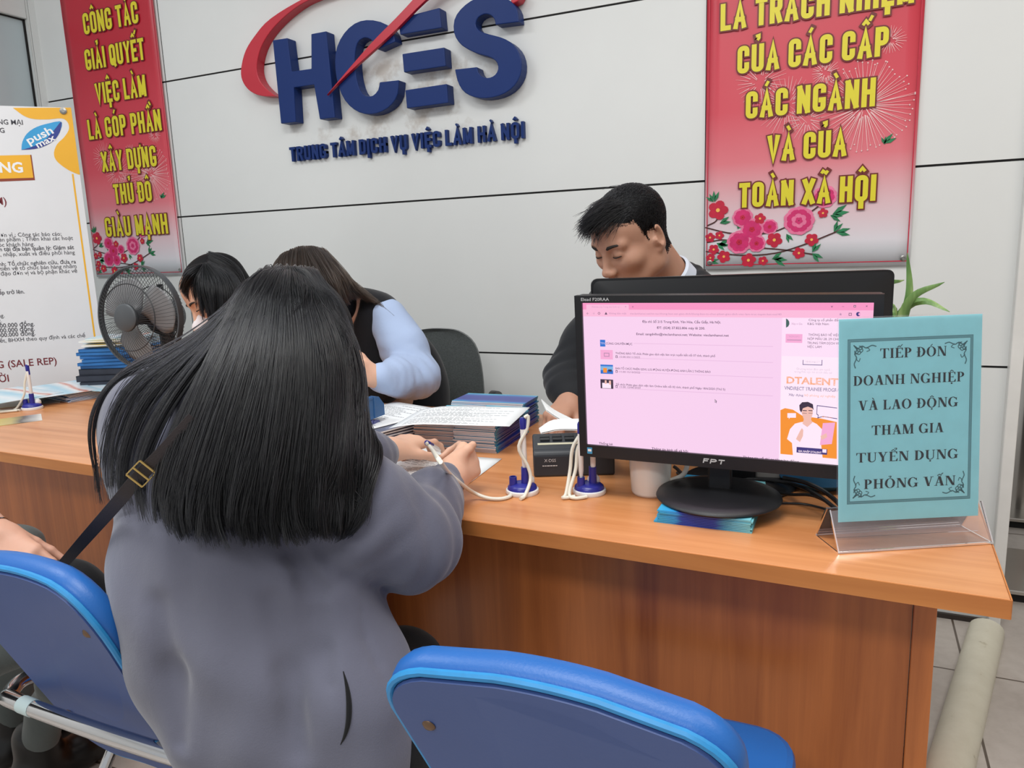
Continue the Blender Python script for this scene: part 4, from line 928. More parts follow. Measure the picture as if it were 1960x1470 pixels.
b1 = on_z(1000, 943, Z0); rz1 = math.atan2(R_CAM[1, 0], R_CAM[0, 0])
cx_ = R_CAM[:, 0] * np.array([1, 1, 0]); cx_ /= np.linalg.norm(cx_)
cy_ = np.array([-cx_[1], cx_[0], 0])
def near(b, x, y, z): return b + cx_ * x + cy_ * y + np.array([0, 0, z])
pt1 = near(b1, .0065, -.004, .030)
tailp = at_depth(816, 847, 1.50)
tip_top = pt1 + np.array([0, 0, .118])
stand1 = pen_stand(b1, rz1, 'white and blue pen stand with one empty socket, in front of the phone', [
    [tip_top + cx_ * .002, tip_top + cx_ * .009 + np.array([0, 0, .002]), near(b1, .012, -.006, .125), near(b1, -.004, -.01, .092), near(b1, .012, -.012, .055), near(b1, .016, -.016, .03), near(b1, .004, -.036, .006), near(b1, -.004, -.046, .004), near(b1, .006, -.032, .005)]])
pen(pt1, 'white pen with a blue cap standing upright in front of the phone', (0, -.02))
b2_ = on_z(1128, 943, Z0); rz2 = rz1 + .2
pen_stand(b2_, rz2, 'white and blue pen stand holding two pens at the monitor corner', [
    [near(b2_, -.012, -.002, .12), near(b2_, -.03, -.005, .09), near(b2_, -.036, -.01, .05), near(b2_, -.046, -.03, .01), near(b2_, -.052, -.036, .004), near(b2_, -.03, -.03, .004)],
    [near(b2_, .0, -.002, .12), near(b2_, -.02, -.005, .09), near(b2_, -.026, -.012, .05), near(b2_, -.040, -.03, .01), near(b2_, -.030, -.040, .004), near(b2_, -.008, -.034, .004)]])
pen(near(b2_, .0065, -.004, .030) + cx_ * .001, 'white pen in the right socket below the corner of the lit monitor', (0, .0))
pen(near(b2_, -.0155, -.0075, .022), 'white pen in the left socket below the corner of the lit monitor', (0, 0))
b3 = on_z(62, 783, Z0); rz3 = rz1
pen_stand(b3, rz3, 'white and blue pen stand among the flyers at the left end', [
    [near(b3, .004, -.003, .147), near(b3, .010, -.004, .14), near(b3, -.006, -.008, .09), near(b3, -.012, -.012, .05), near(b3, -.036, -.016, .012), near(b3, -.043, -.026, .004), near(b3, -.02, -.032, .0045)],
    [near(b3, -.03, -.03, .004), near(b3, -.07, -.035, .004), near(b3, -.12, -.02, .004), near(b3, -.18, -.03, .004)], [near(b3, -.025, -.036, .004), near(b3, -.08, -.055, .004), near(b3, -.16, -.05, .004)]])
pen(near(b3, .0065, -.004, .030), 'white pen with a blue cap standing at the left end of the desk', (0, 0))
tipp = on_z(858, 872, .765)
dpen = (tailp - tipp) / np.linalg.norm(tailp - tipp)
pen(tailp - dpen * .118, 'white pen held by the person in grey over the form', d=dpen)

# ------------------------------------------------------------------ paper
def paper_mat():
    k = NT('white_paper'); v = k.coords(); k.l(k.ramp(k.noise(v, 3), [(.3, rgb(236, 240, 242)), (.7, rgb(246, 248, 248))]), k.b.inputs['Base Color']); k.b.inputs['Roughness'].default_value = .6; return k.m
M_PAPER = paper_mat(); M_TXT = mat('form_ink', rgb(110, 112, 120), .6)
def form_sheet(name, label, o, u, v, w, h, seed, group=None, curl=.0, rows=24, header=True, cat='paper', sag=None):
    """a printed sheet: corner o, edges u (w) and v (h), with rows of small print"""
    rnd = random.Random(seed); u = np.array(u, float); u /= np.linalg.norm(u); v = np.array(v, float); v = v - u * (v @ u); v /= np.linalg.norm(v); n = np.cross(u, v)
    if n[2] < 0: n = -n
    o = np.array(o, float); root = thing(name, label, cat, o + u * w / 2 + v * h / 2, 0, group)
    bend = (lambda x, y: 0.0) if sag is None else sag
    P = lambda x, y, d=0: o + u * x + v * y + n * (d + bend(x / w, y / h))
    nx, ny = 10, 12; mb = MB()
    vs = [P(w * i / nx, h * j / ny) for j in range(ny + 1) for i in range(nx + 1)]
    mb.add(vs, [(j * (nx + 1) + i, j * (nx + 1) + i + 1, (j + 1) * (nx + 1) + i + 1, (j + 1) * (nx + 1) + i) for j in range(ny) for i in range(nx)])
    s = mb.build('sheet', M_PAPER, root, True); sd = s.modifiers.new('thick', 'SOLIDIFY'); sd.thickness = .0003; sd.offset = -1
    mb = MB(); y = h * .93
    for r_ in range(rows):
        y -= h * .86 / rows; x = w * .09
        if rnd.random() < .12: continue
        end = w * (rnd.uniform(.45, .92)); 
        if header and r_ < 2: x = w * rnd.uniform(.25, .35); end = w * rnd.uniform(.62, .75)
        while x < end:
            l = rnd.uniform(.004, .016); t = h * .86 / rows * .32
            mb.add([P(x, y, .0005), P(min(x + l, end), y, .0005), P(min(x + l, end), y + t * .55, .0005), P(x, y + t * .55, .0005)], [(0, 1, 2, 3)]); x += l + .003
    mb.build('print', M_TXT, root, fix=False)
    return root
# the girl's form
ftr = np.array([-.697, 1.444, Z0 + .001]); fu2 = np.array([.9955, .07, 0]); fu2 /= np.linalg.norm(fu2); fv2 = np.array([-fu2[1], fu2[0], 0])
form_sheet('form', 'printed form with a lifted corner under the hands of the person in grey', ftr - fu2 * .215 - fv2 * .297, fu2, fv2, .215, .297, 4, rows=26, sag=lambda x, y: .055 * max(0, (y - x) - .45) ** 1.5)
# leaflet stacks in the middle
M_LEAF2 = leaflet_mat('navy_leaflet', [(0.0, rgb(70, 170, 206)), (.12, rgb(44, 100, 180)), (.3, rgb(38, 50, 140)), (.7, rgb(40, 56, 150)), (.9, rgb(46, 130, 190)), (1.0, rgb(90, 190, 214))], 'Y')
def leaflet_stack(corner, yaw, w, l, n, label, group, seed, th=.0041, z=Z0):
    rnd = random.Random(seed); proto = None
    for k in range(n):
        lf = None
        if proto is None:
            lf = tag(empty('leaflet', (0, 0, 0)), label, 'leaflet', group); t = th * .96
            mb = MB(); mb.box((w / 2, l / 2, .0002), (w, l, .0003)); mb.box((w / 2, l / 2, t - .0002), (w, l, .0003)); mb.box((w - .0003, l / 2, t / 2), (.0006, l, t)); mb.build('cover', M_LEAF2, lf, local=True, fix=False)
            mb = MB(); mb.box((w / 2 - .001, l / 2, t / 2), (w - .003, l - .0002, t - .0005)); mb.build('pages', M_PAGES, lf, local=True); proto = lf
        else: lf = copy_tree(proto)
        a = yaw + rnd.uniform(-.02, .02)
        o = np.array(corner) - w * np.array([math.cos(a), math.sin(a), 0]) + np.array([rnd.uniform(-.002, .002), rnd.uniform(-.0025, .0025), 0])
        lf.location = (o[0], o[1], z + k * th); lf.rotation_euler = (0, 0, a)
ca = on_z(951, 868, Z0); leaflet_stack(ca, .06, .107, .205, 16, 'blue leaflet in the front right stack in the desk middle', 'front right leaflet stack', 1)
leaflet_stack(ca + np.array([-.113, .012, 0]), .10, .107, .205, 14, 'leaflet in the pink-edged stack left of the front stack', 'front left leaflet stack', 2)
leaflet_stack(ca + np.array([-.026, .218, 0]), .05, .205, .107, 17, 'blue leaflet in the stack near the hand of the person in the suit', 'back leaflet stack', 3)
ztopA = Z0 + 17 * .0041
q0 = on_z(798, 824, ztopA - .012); q1 = on_z(975, 814, ztopA + .006); q3 = on_z(1003, 768, ztopA + .006)
ub = (q1 - q0); ub[2] = 0; vb = q3 - q1; vb[2] = 0
form_sheet('form', 'printed sheet lying across the tops of the leaflet stacks', q1 * (1, 1, 0) + np.array([0, 0, ztopA + .0035]) - ub / np.linalg.norm(ub) * .29, ub, vb, .29, .20, 12, rows=22, header=False, sag=lambda x, y: -.012 * max(0, .35 - x) ** 2 / .12)
# pile of sleeved documents with a form on top
pd = on_z(757, 764, Z0 + .052); pe = on_z(862, 781, Z0 + .052); ud = (pe - pd); ud /= np.linalg.norm(ud); vd = np.array([-ud[1], ud[0], 0])
M_SLEEVE = mat('plastic_sleeve', rgb(120, 122, 138), .15, var=.2, vscale=30)
for k in range(6):
    t = tag(empty('document_sleeve', tuple((pd + ud * .135 - vd * .15) * (1, 1, 0) + np.array([0, 0, Z0 + k * .0072])), math.atan2(ud[1], ud[0]) + random.Random(k).uniform(-.06, .06)), 'grey plastic document sleeve in the pile behind the trays', 'document', 'sleeved documents pile')
    mb = MB(); mb.box((0, 0, .0035), (.205, .29, .0065)); mb.build('sleeve', M_SLEEVE, t, local=True, bevel=.002)
    mb = MB(); mb.box((0, .003, .0035), (.2065, .28, .003)); mb.build('papers', M_PAPER, t, local=True)
form_sheet('form', 'printed sheet on the pile of plastic sleeves beside the trays', (pd - vd * .297) * (1, 1, 0) + np.array([0, 0, Z0 + .0450]), ud, vd, .21, .297, 21, rows=24)

# ------------------------------------------------------------------ letter trays
M_TR1 = mat('tray_blue', rgb(52, 98, 150), .35, var=.04); M_TR2 = mat('tray_violet', rgb(84, 88, 146), .35, var=.04)
tx = on_z(735, 838, Z0)
def tray(z, m, label, dx):
    t = thing('letter_tray', label, 'tray', (tx[0] - .13 + dx, tx[1] - .16, z), 0, 'stacked letter trays'); mb = MB()
    X0, X1, Y0, Y1 = -.13, .13, -.165, .165
    mb.span((X0, Y0, 0), (X1, Y1, .003))
    prof = [(Y0, 0), (Y0, .030), (Y0 + .03, .052), (Y1 - .05, .058), (Y1 - .02, .050), (Y1, .028), (Y1, 0)]
    for xx in (X0, X1 - .003):
        n = len(prof); mb.add([(xx, y, z2) for y, z2 in prof] + [(xx + .003, y, z2) for y, z2 in prof], [tuple(range(n)), tuple(range(n, 2 * n))[::-1]] + [(i, n + i, n + (i + 1) % n, (i + 1) % n) for i in range(n)])
        for yy in (-.12, -.03, .06, .12): mb.span((xx - .002, yy, 0), (xx + .005, yy + .007, .054))
        mb.span((xx - .003, Y0 + .03, .050), (xx + .006, Y1 - .05, .056))
    mb.span((X0, Y1 - .003, 0), (X1, Y1, .03)); mb.build('shell', m, t, local=True, bevel=.0012)
    return t
tray(Z0, M_TR2, 'violet letter tray, lower one of the two stacked trays', 0)
tray(Z0 + .0595, M_TR1, 'blue letter tray, upper one of the two stacked trays', .004)
form_sheet('form', 'white sheet lying in the upper letter tray', (tx[0] - .24, tx[1] - .31, Z0 + .103), (1, 0, 0), (0, 1, .02), .215, .29, 31, rows=20)
for k in range(4):
    pk = tag(empty('paper_pad', (tx[0] - .126, tx[1] - .16, Z0 + .0632 + k * .0097)), 'pad of white paper in the upper letter tray', 'paper', 'pads in the upper tray'); mb = MB(); mb.box((0, 0, .0045), (.215, .295, .009)); mb.build('pad', M_PAPER, pk, local=True)

# ------------------------------------------------------------------ flyers at the left end
lf0 = on_z(131, 771, Z0); lfr = on_z(212, 757, Z0); lu = (lfr - lf0); lu /= np.linalg.norm(lu); lv = np.array([-lu[1], lu[0], 0]); lang = math.atan2(lu[1], lu[0])
M_FLY = leaflet_mat('sky_brochure', [(0, rgb(40, 110, 176)), (.4, rgb(56, 140, 200)), (.7, rgb(150, 196, 220)), (1, rgb(60, 130, 190))])
M_FLY2 = leaflet_mat('pale_flyer', [(0, rgb(176, 214, 226)), (.35, rgb(228, 234, 238)), (.55, rgb(160, 206, 226)), (.7, rgb(232, 232, 232)), (.78, rgb(206, 120, 96)), (.84, rgb(226, 226, 228)), (1, rgb(176, 206, 220))])
M_FLY3 = leaflet_mat('yellow_flyer', [(0, rgb(226, 226, 220)), (.3, rgb(220, 196, 96)), (.6, rgb(196, 176, 110)), (.75, rgb(92, 84, 80)), (1, rgb(226, 222, 214))])
def flat_brochure(name, label, c, ang, w, l, t, m, group=None):
    o = tag(empty(name, tuple(c), ang), label, 'brochure', group); mb = MB(); mb.box((0, 0, t / 2), (w, l, t)); mb.build('cover', m, o, local=True); 
    mb = MB(); mb.box((0, 0, t / 2), (w + .0006, l + .0006, t * .5)); mb.build('pages', M_PAPER if t > .002 else m, o, local=True) if t > .002 else None
    return o
for k in range(7): flat_brochure('brochure', 'blue brochure in the low stack at the left end of the desk', lf0 + lu * (.105 + .004 * math.sin(k * 2.1)) + lv * .15 + np.array([0, 0, k * .0042]), lang + .03 * math.sin(k * 1.7), .21, .297, .004, M_FLY, 'blue brochures at the left end')
for k in range(3): flat_brochure('flyer', 'pale blue flyer lying on the blue brochures at the left', lf0 + lu * (.14 - .13 * k) + lv * (.10 + .03 * k) + np.array([0, 0, .0302 + k * .0018]), lang + (.3, -.12, .1)[k], .21, .297, .0015, M_FLY2, 'pale flyers at the left end')
yf = on_z(40, 779, Z0); flat_brochure('flyer', 'yellow flyer beside the left pen stand', yf + np.array([-.06, .06, .0002]), lang - .5, .21, .15, .001, M_FLY3)
y2 = on_z(10, 816, Z0); flat_brochure('flyer', 'small pale flyer at the near left edge of the desk', y2 + np.array([-.07, .03, .0002]), lang - .35, .21, .12, .001, M_FLY3)
flat_brochure('flyer', 'pale flyer under the stack at the far left', on_z(20, 762, Z0) + np.array([-.02, .02, .0014]), lang + .5, .2, .14, .001, M_FLY2)

# ------------------------------------------------------------------ books behind and the fan
bk = np.array([-2.47, 1.86, Z0]); 
M_BKD = mat('dark_binder', rgb(48, 52, 64), .5, var=.2, vscale=20); M_BKB = mat('blue_book', rgb(44, 112, 178), .4, var=.1)
bsc = at_depth(222, 700, 2.72); bsx, bsy = float(bsc[0]) - .005, float(bsc[1]) + .05
zz = Z0 - .0
bspec = [(.26, .20, .022, M_BKD)] * 4 + [(.24, .19, .012, M_BKB)] * 6
for k, (l, w, t, m) in enumerate(bspec):
    if zz + t > .94: break
    o = tag(empty('book', (bsx + .006 * math.sin(k * 2.3), bsy + .006 * math.cos(k * 1.9), zz), .45 + .08 * math.sin(k * 1.3)), 'dark binder at the bottom of the stack left of the fan' if m is M_BKD else 'blue book in the upper stack left of the fan', 'book', 'dark binders left of the fan' if m is M_BKD else 'blue books left of the fan')
    mb = MB(); mb.box((0, 0, .001), (l, w, .0018)); mb.box((0, 0, t - .0014), (l, w, .0018)); mb.box((0, -w / 2 + .001, t / 2), (l, .002, t - .001)); mb.build('cover', m, o, local=True, fix=False)
    mb = MB(); mb.box((0, .002, t / 2), (l - .006, w - .008, t - .004)); mb.build('pages', M_PAGES if m is M_BKB else M_GREYT, o, local=True); zz += t
for k in range(5):
    o = flat_brochure('brochure', 'pale brochure on top of the book stack left of the fan', (bsx - .015 + .008 * math.sin(k * 2), bsy + .01 * math.cos(k * 3), zz), .4 + .2 * math.sin(k * 2.2), .21, .15, .0068, (M_FLY2, M_FLY3)[k % 2], 'brochures on the book stack'); zz += .0069

FC = at_depth(268, 607, 2.50); M_FAN = mat('fan_grey', rgb(74, 78, 82), .4, var=.04); M_FAN2 = mat('fan_dark', rgb(44, 46, 50), .42, var=.04); M_BLADE = mat('fan_blade', rgb(132, 132, 134), .28, var=.03)
fan = thing('desk_fan', 'grey desk fan with wire guard facing the customers at the left', 'fan', (FC[0], FC[1] + .1, Z0))
FA = Vector((.10, -1.0, .06)).normalized(); FM = FA.to_track_quat('Z', 'X').to_matrix()
fp = lambda x, y, z: Vector(FC) + FM @ (Vector((x, y, z)) * FK)
GR = .172; FMS = FM * (GR / .218)
FK = GR / .218
def guard(prof, n, rings, name):
    mb = MB()
    for k in range(n):
        a = 2 * math.pi * k / n; mb.tube([fp(r * math.cos(a + tw), r * math.sin(a + tw), z) for r, z, tw in prof], .00075, 4, cap=False)
    for r, z in rings: mb.tube([fp(r * math.cos(2 * math.pi * k / 48), r * math.sin(2 * math.pi * k / 48), z) for k in range(48)], .0018, 6, closed=True)
    return mb.build(name, M_FAN2, fan, True)
guard([(.055, .075, 0), (.12, .066, .06), (.18, .040, .1), (.214, .008, .13)], 76, [(.14, .062)], 'front_guard')
guard([(.05, -.095, 0), (.12, -.085, .05), (.19, -.050, .08), (.214, -.008, .1)], 70, [(.13, -.082)], 'rear_guard')
mb = MB(); N = 64
for k in range(N):
    pass
ringp = [(.212, -.014), (.218, -.014), (.218, .014), (.212, .014)]
mb.add([fp(r * math.cos(2 * math.pi * k / N), r * math.sin(2 * math.pi * k / N), z) for k in range(N) for r, z in ringp], [(k * 4 + j, k * 4 + (j + 1) % 4, ((k + 1) % N) * 4 + (j + 1) % 4, ((k + 1) % N) * 4 + j) for k in range(N) for j in range(4)])
mb.build('guard_rim', M_FAN, fan, True)
mb = MB(); mb.lathe([(.058, .070), (.058, .080), (.050, .086), (0, .088)], FC, 36, M=FMS); mb.lathe([(0, .069), (.058, .070)], FC, 36, M=FMS); mb.build('front_badge', M_FAN, fan, True)
mb = MB(); mb.lathe([(0, .035), (.028, .032), (.032, .02), (.032, -.03), (0, -.03)], FC, 28, M=FMS); mb.build('blade_hub', M_FAN2, fan, True)
for b in range(3):
    mb = MB(); a0 = 2 * math.pi * b / 3 + .6; vs = []
    for i in range(9):
        r = .028 + (.188 - .028) * i / 8; half = math.radians(20 + 26 * math.sin(math.pi * min(i / 8 * .75 + .1, 1)))
        for j in range(9):
            s = j / 8 * 2 - 1; a = a0 + s * half + .25 * i / 8; rr = r if i < 8 else r - .02 * s * s
            vs.append(fp(rr * math.cos(a), rr * math.sin(a), s * .022 * (1 - .3 * i / 8)))
    mb.add(vs, [(i * 9 + j, i * 9 + j + 1, (i + 1) * 9 + j + 1, (i + 1) * 9 + j) for i in range(8) for j in range(8)]); o = mb.build('blade', M_BLADE, fan, True); sd = o.modifiers.new('t', 'SOLIDIFY'); sd.thickness = .002
mb = MB(); mb.lathe([(0, -.03), (.03, -.03), (.05, -.095), (.075, -.10), (.078, -.15), (.070, -.19), (.045, -.215), (0, -.22)], FC, 36, M=FMS); mb.build('motor_housing', M_FAN, fan, True)
mb = MB(); mb.tube([fp(0, .0, -.13) + Vector((0, 0, .07)), fp(0, 0, -.13) + Vector((0, 0, .11))], [.008, .011], 12); mb.build('knob', M_FAN2, fan, True)
mb = MB(); cen = fp(0, 0, -.14)
mb.tube([cen - Vector((0, 0, .02)), cen - Vector((0, 0, .12)), Vector((cen.x, cen.y, Z0 + .06)), Vector((cen.x, cen.y, Z0 + .03))], [.03, .022, .022, .03], 18); mb.build('neck', M_FAN, fan, True)
mb = MB(); mb.lathe([(0, 0), (.115, 0), (.12, .008), (.112, .022), (.06, .038), (0, .042)], (cen.x, cen.y, Z0), 40); mb.build('base', M_FAN, fan, True); fan_base = cen
mb = MB(); mb.add([fp(.0785 * math.cos(a), .0785 * math.sin(a), z) for a in [math.radians(100 + 8 * k) for k in range(12)] for z in (-.145, -.105)], [(2 * k, 2 * k + 1, 2 * k + 3, 2 * k + 2) for k in range(11)], 0)
mb.build('label_sticker', mat('sticker_green', rgb(70, 190, 80), .4, var=.5, vscale=120), fan)

# ------------------------------------------------------------------ office chair, plant, cables, pouch
oc = at_depth(838, 690, 2.76); M_FAB = mat('charcoal_fabric', rgb(72, 77, 77), .9, var=.25, vscale=220, bump=.4, bscale=500, sheen=.3)
och = thing('office_chair', 'empty charcoal office chair against the wall behind the counter', 'chair', (oc[0], oc[1], 0)); oy = .32
ou = np.array([math.cos(oy), math.sin(oy), 0]); on_ = np.array([ou[1], -ou[0], 0]); ztp = float(at_depth(838, 627, 2.76)[2])
fo = frame((oc[0], oc[1], ztp), ou, (0, 0, 1), on_)
ol = [(x, z) for x, z in [(1.08 * a_, 1.08 * b_) for a_, b_ in catmull([(-.15, -.46), (-.165, -.28), (-.155, -.10), (-.115, -.025), (-.05, -.003), (.02, 0), (.085, -.012), (.135, -.06), (.155, -.16), (.155, -.30), (.14, -.46)], 40)]]
mb = MB(); n = len(ol); inn = [(x * .93, -.23 + (z + .23) * .95) for x, z in ol]
mb.add([fo(x, z, 0) for x, z in ol] + [fo(x, z, .022) for x, z in ol] + [fo(x, z, .032 - .02 * (1 - (x / .16) ** 2)) for x, z in inn], [tuple(range(n))] + [(i, (i + 1) % n, n + (i + 1) % n, n + i) for i in range(n)] + [(n + i, n + (i + 1) % n, 2 * n + (i + 1) % n, 2 * n + i) for i in range(n)] + [tuple(range(2 * n, 3 * n))])
mb.build('backrest', M_FAB, och, True)
mb = MB(); mb.prism(rrect(-.22, -.2, .22, .2, .07), lambda x, y, d: np.array([oc[0], oc[1], 0]) + ou * x + on_ * (y + .2) + np.array([0, 0, d]), .36, .41); mb.build('seat', M_FAB, och, bevel=.015)
for s in (-1, 1):
    mb = MB(); mb.tube([fo(s * .2, 0, .30) * (1, 1, 0) + np.array([0, 0, .46]), fo(s * .235, 0, .30) * (1, 1, 0) + np.array([0, 0, .52]), fo(s * .24, 0, .27) * (1, 1, 0) + np.array([0, 0, .68]), fo(s * .235, 0, .12) * (1, 1, 0) + np.array([0, 0, .71]), fo(s * .2, 0, .0) * (1, 1, 0) + np.array([0, 0, .69])], .017, 12); mb.build('armrest', M_BLACK, och, True)
mb = MB(); cc = np.array([oc[0], oc[1], 0]) + on_ * .2; mb.tube([cc + np.array([0, 0, .43]), cc + np.array([0, 0, .1])], .025, 16); mb.tube([fo(0, 0, -.004) * (1, 1, 0) + np.array([0, 0, .62]), fo(0, 0, -.02) * (1, 1, 0) + np.array([0, 0, .5]), cc + np.array([0, 0, .42])], .016, 12); mb.build('column', M_BLACK, och, True)
for k in range(5):
    a = 2 * math.pi * k / 5 + .3; e = cc + np.array([math.cos(a) * .28, math.sin(a) * .28, .07]); mb = MB(); mb.tube([cc + np.array([0, 0, .12]), e], [.022, .014], 10); mb.lathe([(0, -.02), (.028, -.02), (.03, 0), (.028, .02), (0, .02)], e - np.array([0, 0, .04]), 16, M=Matrix.Rotation(math.pi / 2, 3, 'X')); mb.build('leg', M_BLACK, och, True)

ppos = np.array([.115, 1.73, DESK_Z]); plant = thing('potted_plant', 'green plant with long arching leaves rising behind the blue notice', 'plant', ppos)
M_LF = NT('plant_leaf'); _n = M_LF.noise(M_LF.coords((40, 40, 6)), 1.0, 3); M_LF.l(M_LF.ramp(_n, [(.35, rgb(76, 116, 58)), (.55, rgb(116, 150, 84)), (.7, rgb(164, 184, 122))]), M_LF.b.inputs['Base Color']); M_LF.b.inputs['Roughness'].default_value = .4; M_LF = M_LF.m
mb = MB(); mb.lathe([(0, 0), (.045, 0), (.06, .1), (.063, .105), (.055, .105), (.05, .09), (0, .088)], ppos, 32); mb.build('pot', mat('pot_white', rgb(210, 206, 198), .3), plant, True)
ctr = ppos + np.array([0, 0, .09])
def leaf(tip, via, w):
    a = np.array(ctr); pts = catmull([a, *via, tip], 18); mb = MB(); vs = []
    for i, p in enumerate(pts):
        t = i / 17; ww = w * (math.sin(math.pi * min(max(t, .03) ** .8, 1)) ** .7) * (1 if t < 1 else 0) + .0006
        d = pts[min(i + 1, 17)] - pts[max(i - 1, 0)]; d /= np.linalg.norm(d); s = np.cross(d, R_CAM[:, 2]); s /= np.linalg.norm(s) + 1e-9; nn = np.cross(s, d)
        vs += [p - s * ww + nn * ww * .35, p, p + s * ww + nn * ww * .35]
    mb.add(vs, [(i * 3 + j, i * 3 + j + 1, i * 3 + j + 4, i * 3 + j + 3) for i in range(17) for j in range(2)]); mb.build('leaf', M_LF, plant, True)
pd_ = 1.62; A = lambda x, y, d=0: at_depth(x, y, pd_ + d)
leaf(A(1737, 484), [A(1728, 640), A(1742, 560)], .0095); leaf(A(1808, 540, -.05), [A(1722, 650), A(1745, 572, -.02)], .010); leaf(A(1818, 597, -.08), [A(1716, 640), A(1735, 590), A(1772, 576, -.04)], .009)
leaf(A(1674, 524, -.02), [A(1700, 660), A(1668, 566)], .010); leaf(A(1731, 536, .03), [A(1705, 650), A(1690, 553)], .009); leaf(A(1693, 575, .05), [A(1715, 650), A(1709, 585)], .008); leaf(A(1650, 538, .06), [A(1690, 640), A(1660, 580)], .007); leaf(A(1716, 622, -.1), [A(1717, 640), A(1712, 590)], .008)

def cable(pts, label, r=.0028):
    mb = MB(); mb.tube(catmull([np.array(p) for p in pts], 40), r, 8); tag(mb.build('cable', M_BLACK, None, True), label, 'cable', 'black cables behind the lit monitor')
zc = DESK_Z + .003
cable([on_z(1296, 905, zc), on_z(1330, 918, zc + .004), on_z(1420, 925, zc), on_z(1500, 945, zc + .01), on_z(1560, 950, zc + .02), on_z(1620, 985, zc)], 'black cable running behind the round base and neck of the lit monitor')
cable([on_z(1290, 893, zc + .02), on_z(1330, 915, zc + .006), on_z(1480, 920, zc + .012), on_z(1560, 945, zc + .025), on_z(1640, 1010, zc)], 'black cable looping from beside the mug towards the blue notice', .0035)
cable([on_z(1500, 915, zc + .03), on_z(1545, 925, zc + .035), on_z(1590, 950, zc + .02), on_z(1640, 1000, zc + .004)], 'thick black cable arching beside the blue notice', .0042)
cable([on_z(1480, 963, zc), on_z(1540, 965, zc), on_z(1600, 980, zc)], 'thin black cable flat on the desk right of the round monitor base', .002)
adp = np.array(on_z(1470, 935, DESK_Z)); ad = thing('power_adapter', 'grey plug adapter among the cables behind the lit monitor', 'adapter', adp + np.array([.01, .06, 0])); mb = MB(); mb.box(adp + np.array([.01, .06, .02]), (.09, .045, .038), rz=.3); mb.build('case', mat('adapter_grey', rgb(140, 138, 136), .5), ad, bevel=.004)
bp = on_z(1540, 940, DESK_Z); pch = thing('pouch', 'dark blue pouch on the desk behind the lit monitor', 'pouch', bp + np.array([.02, .05, 0])); mb = MB(); mb.lathe([(0, 0), (.05, .002), (.07, .016), (.066, .034), (.04, .046), (0, .05)], bp + np.array([.02, .05, 0]), 28); mb.build('body', mat('pouch_blue', rgb(26, 84, 122), .5, var=.2), pch, True)
mb = MB(); mb.tube([bp + np.array([.02 + .064 * math.cos(t), .05 + .064 * math.sin(t), .034]) for t in [2 * math.pi * k / 40 for k in range(40)]], .0022, 6, closed=True); mb.build('zip', M_BLACK, pch, True)
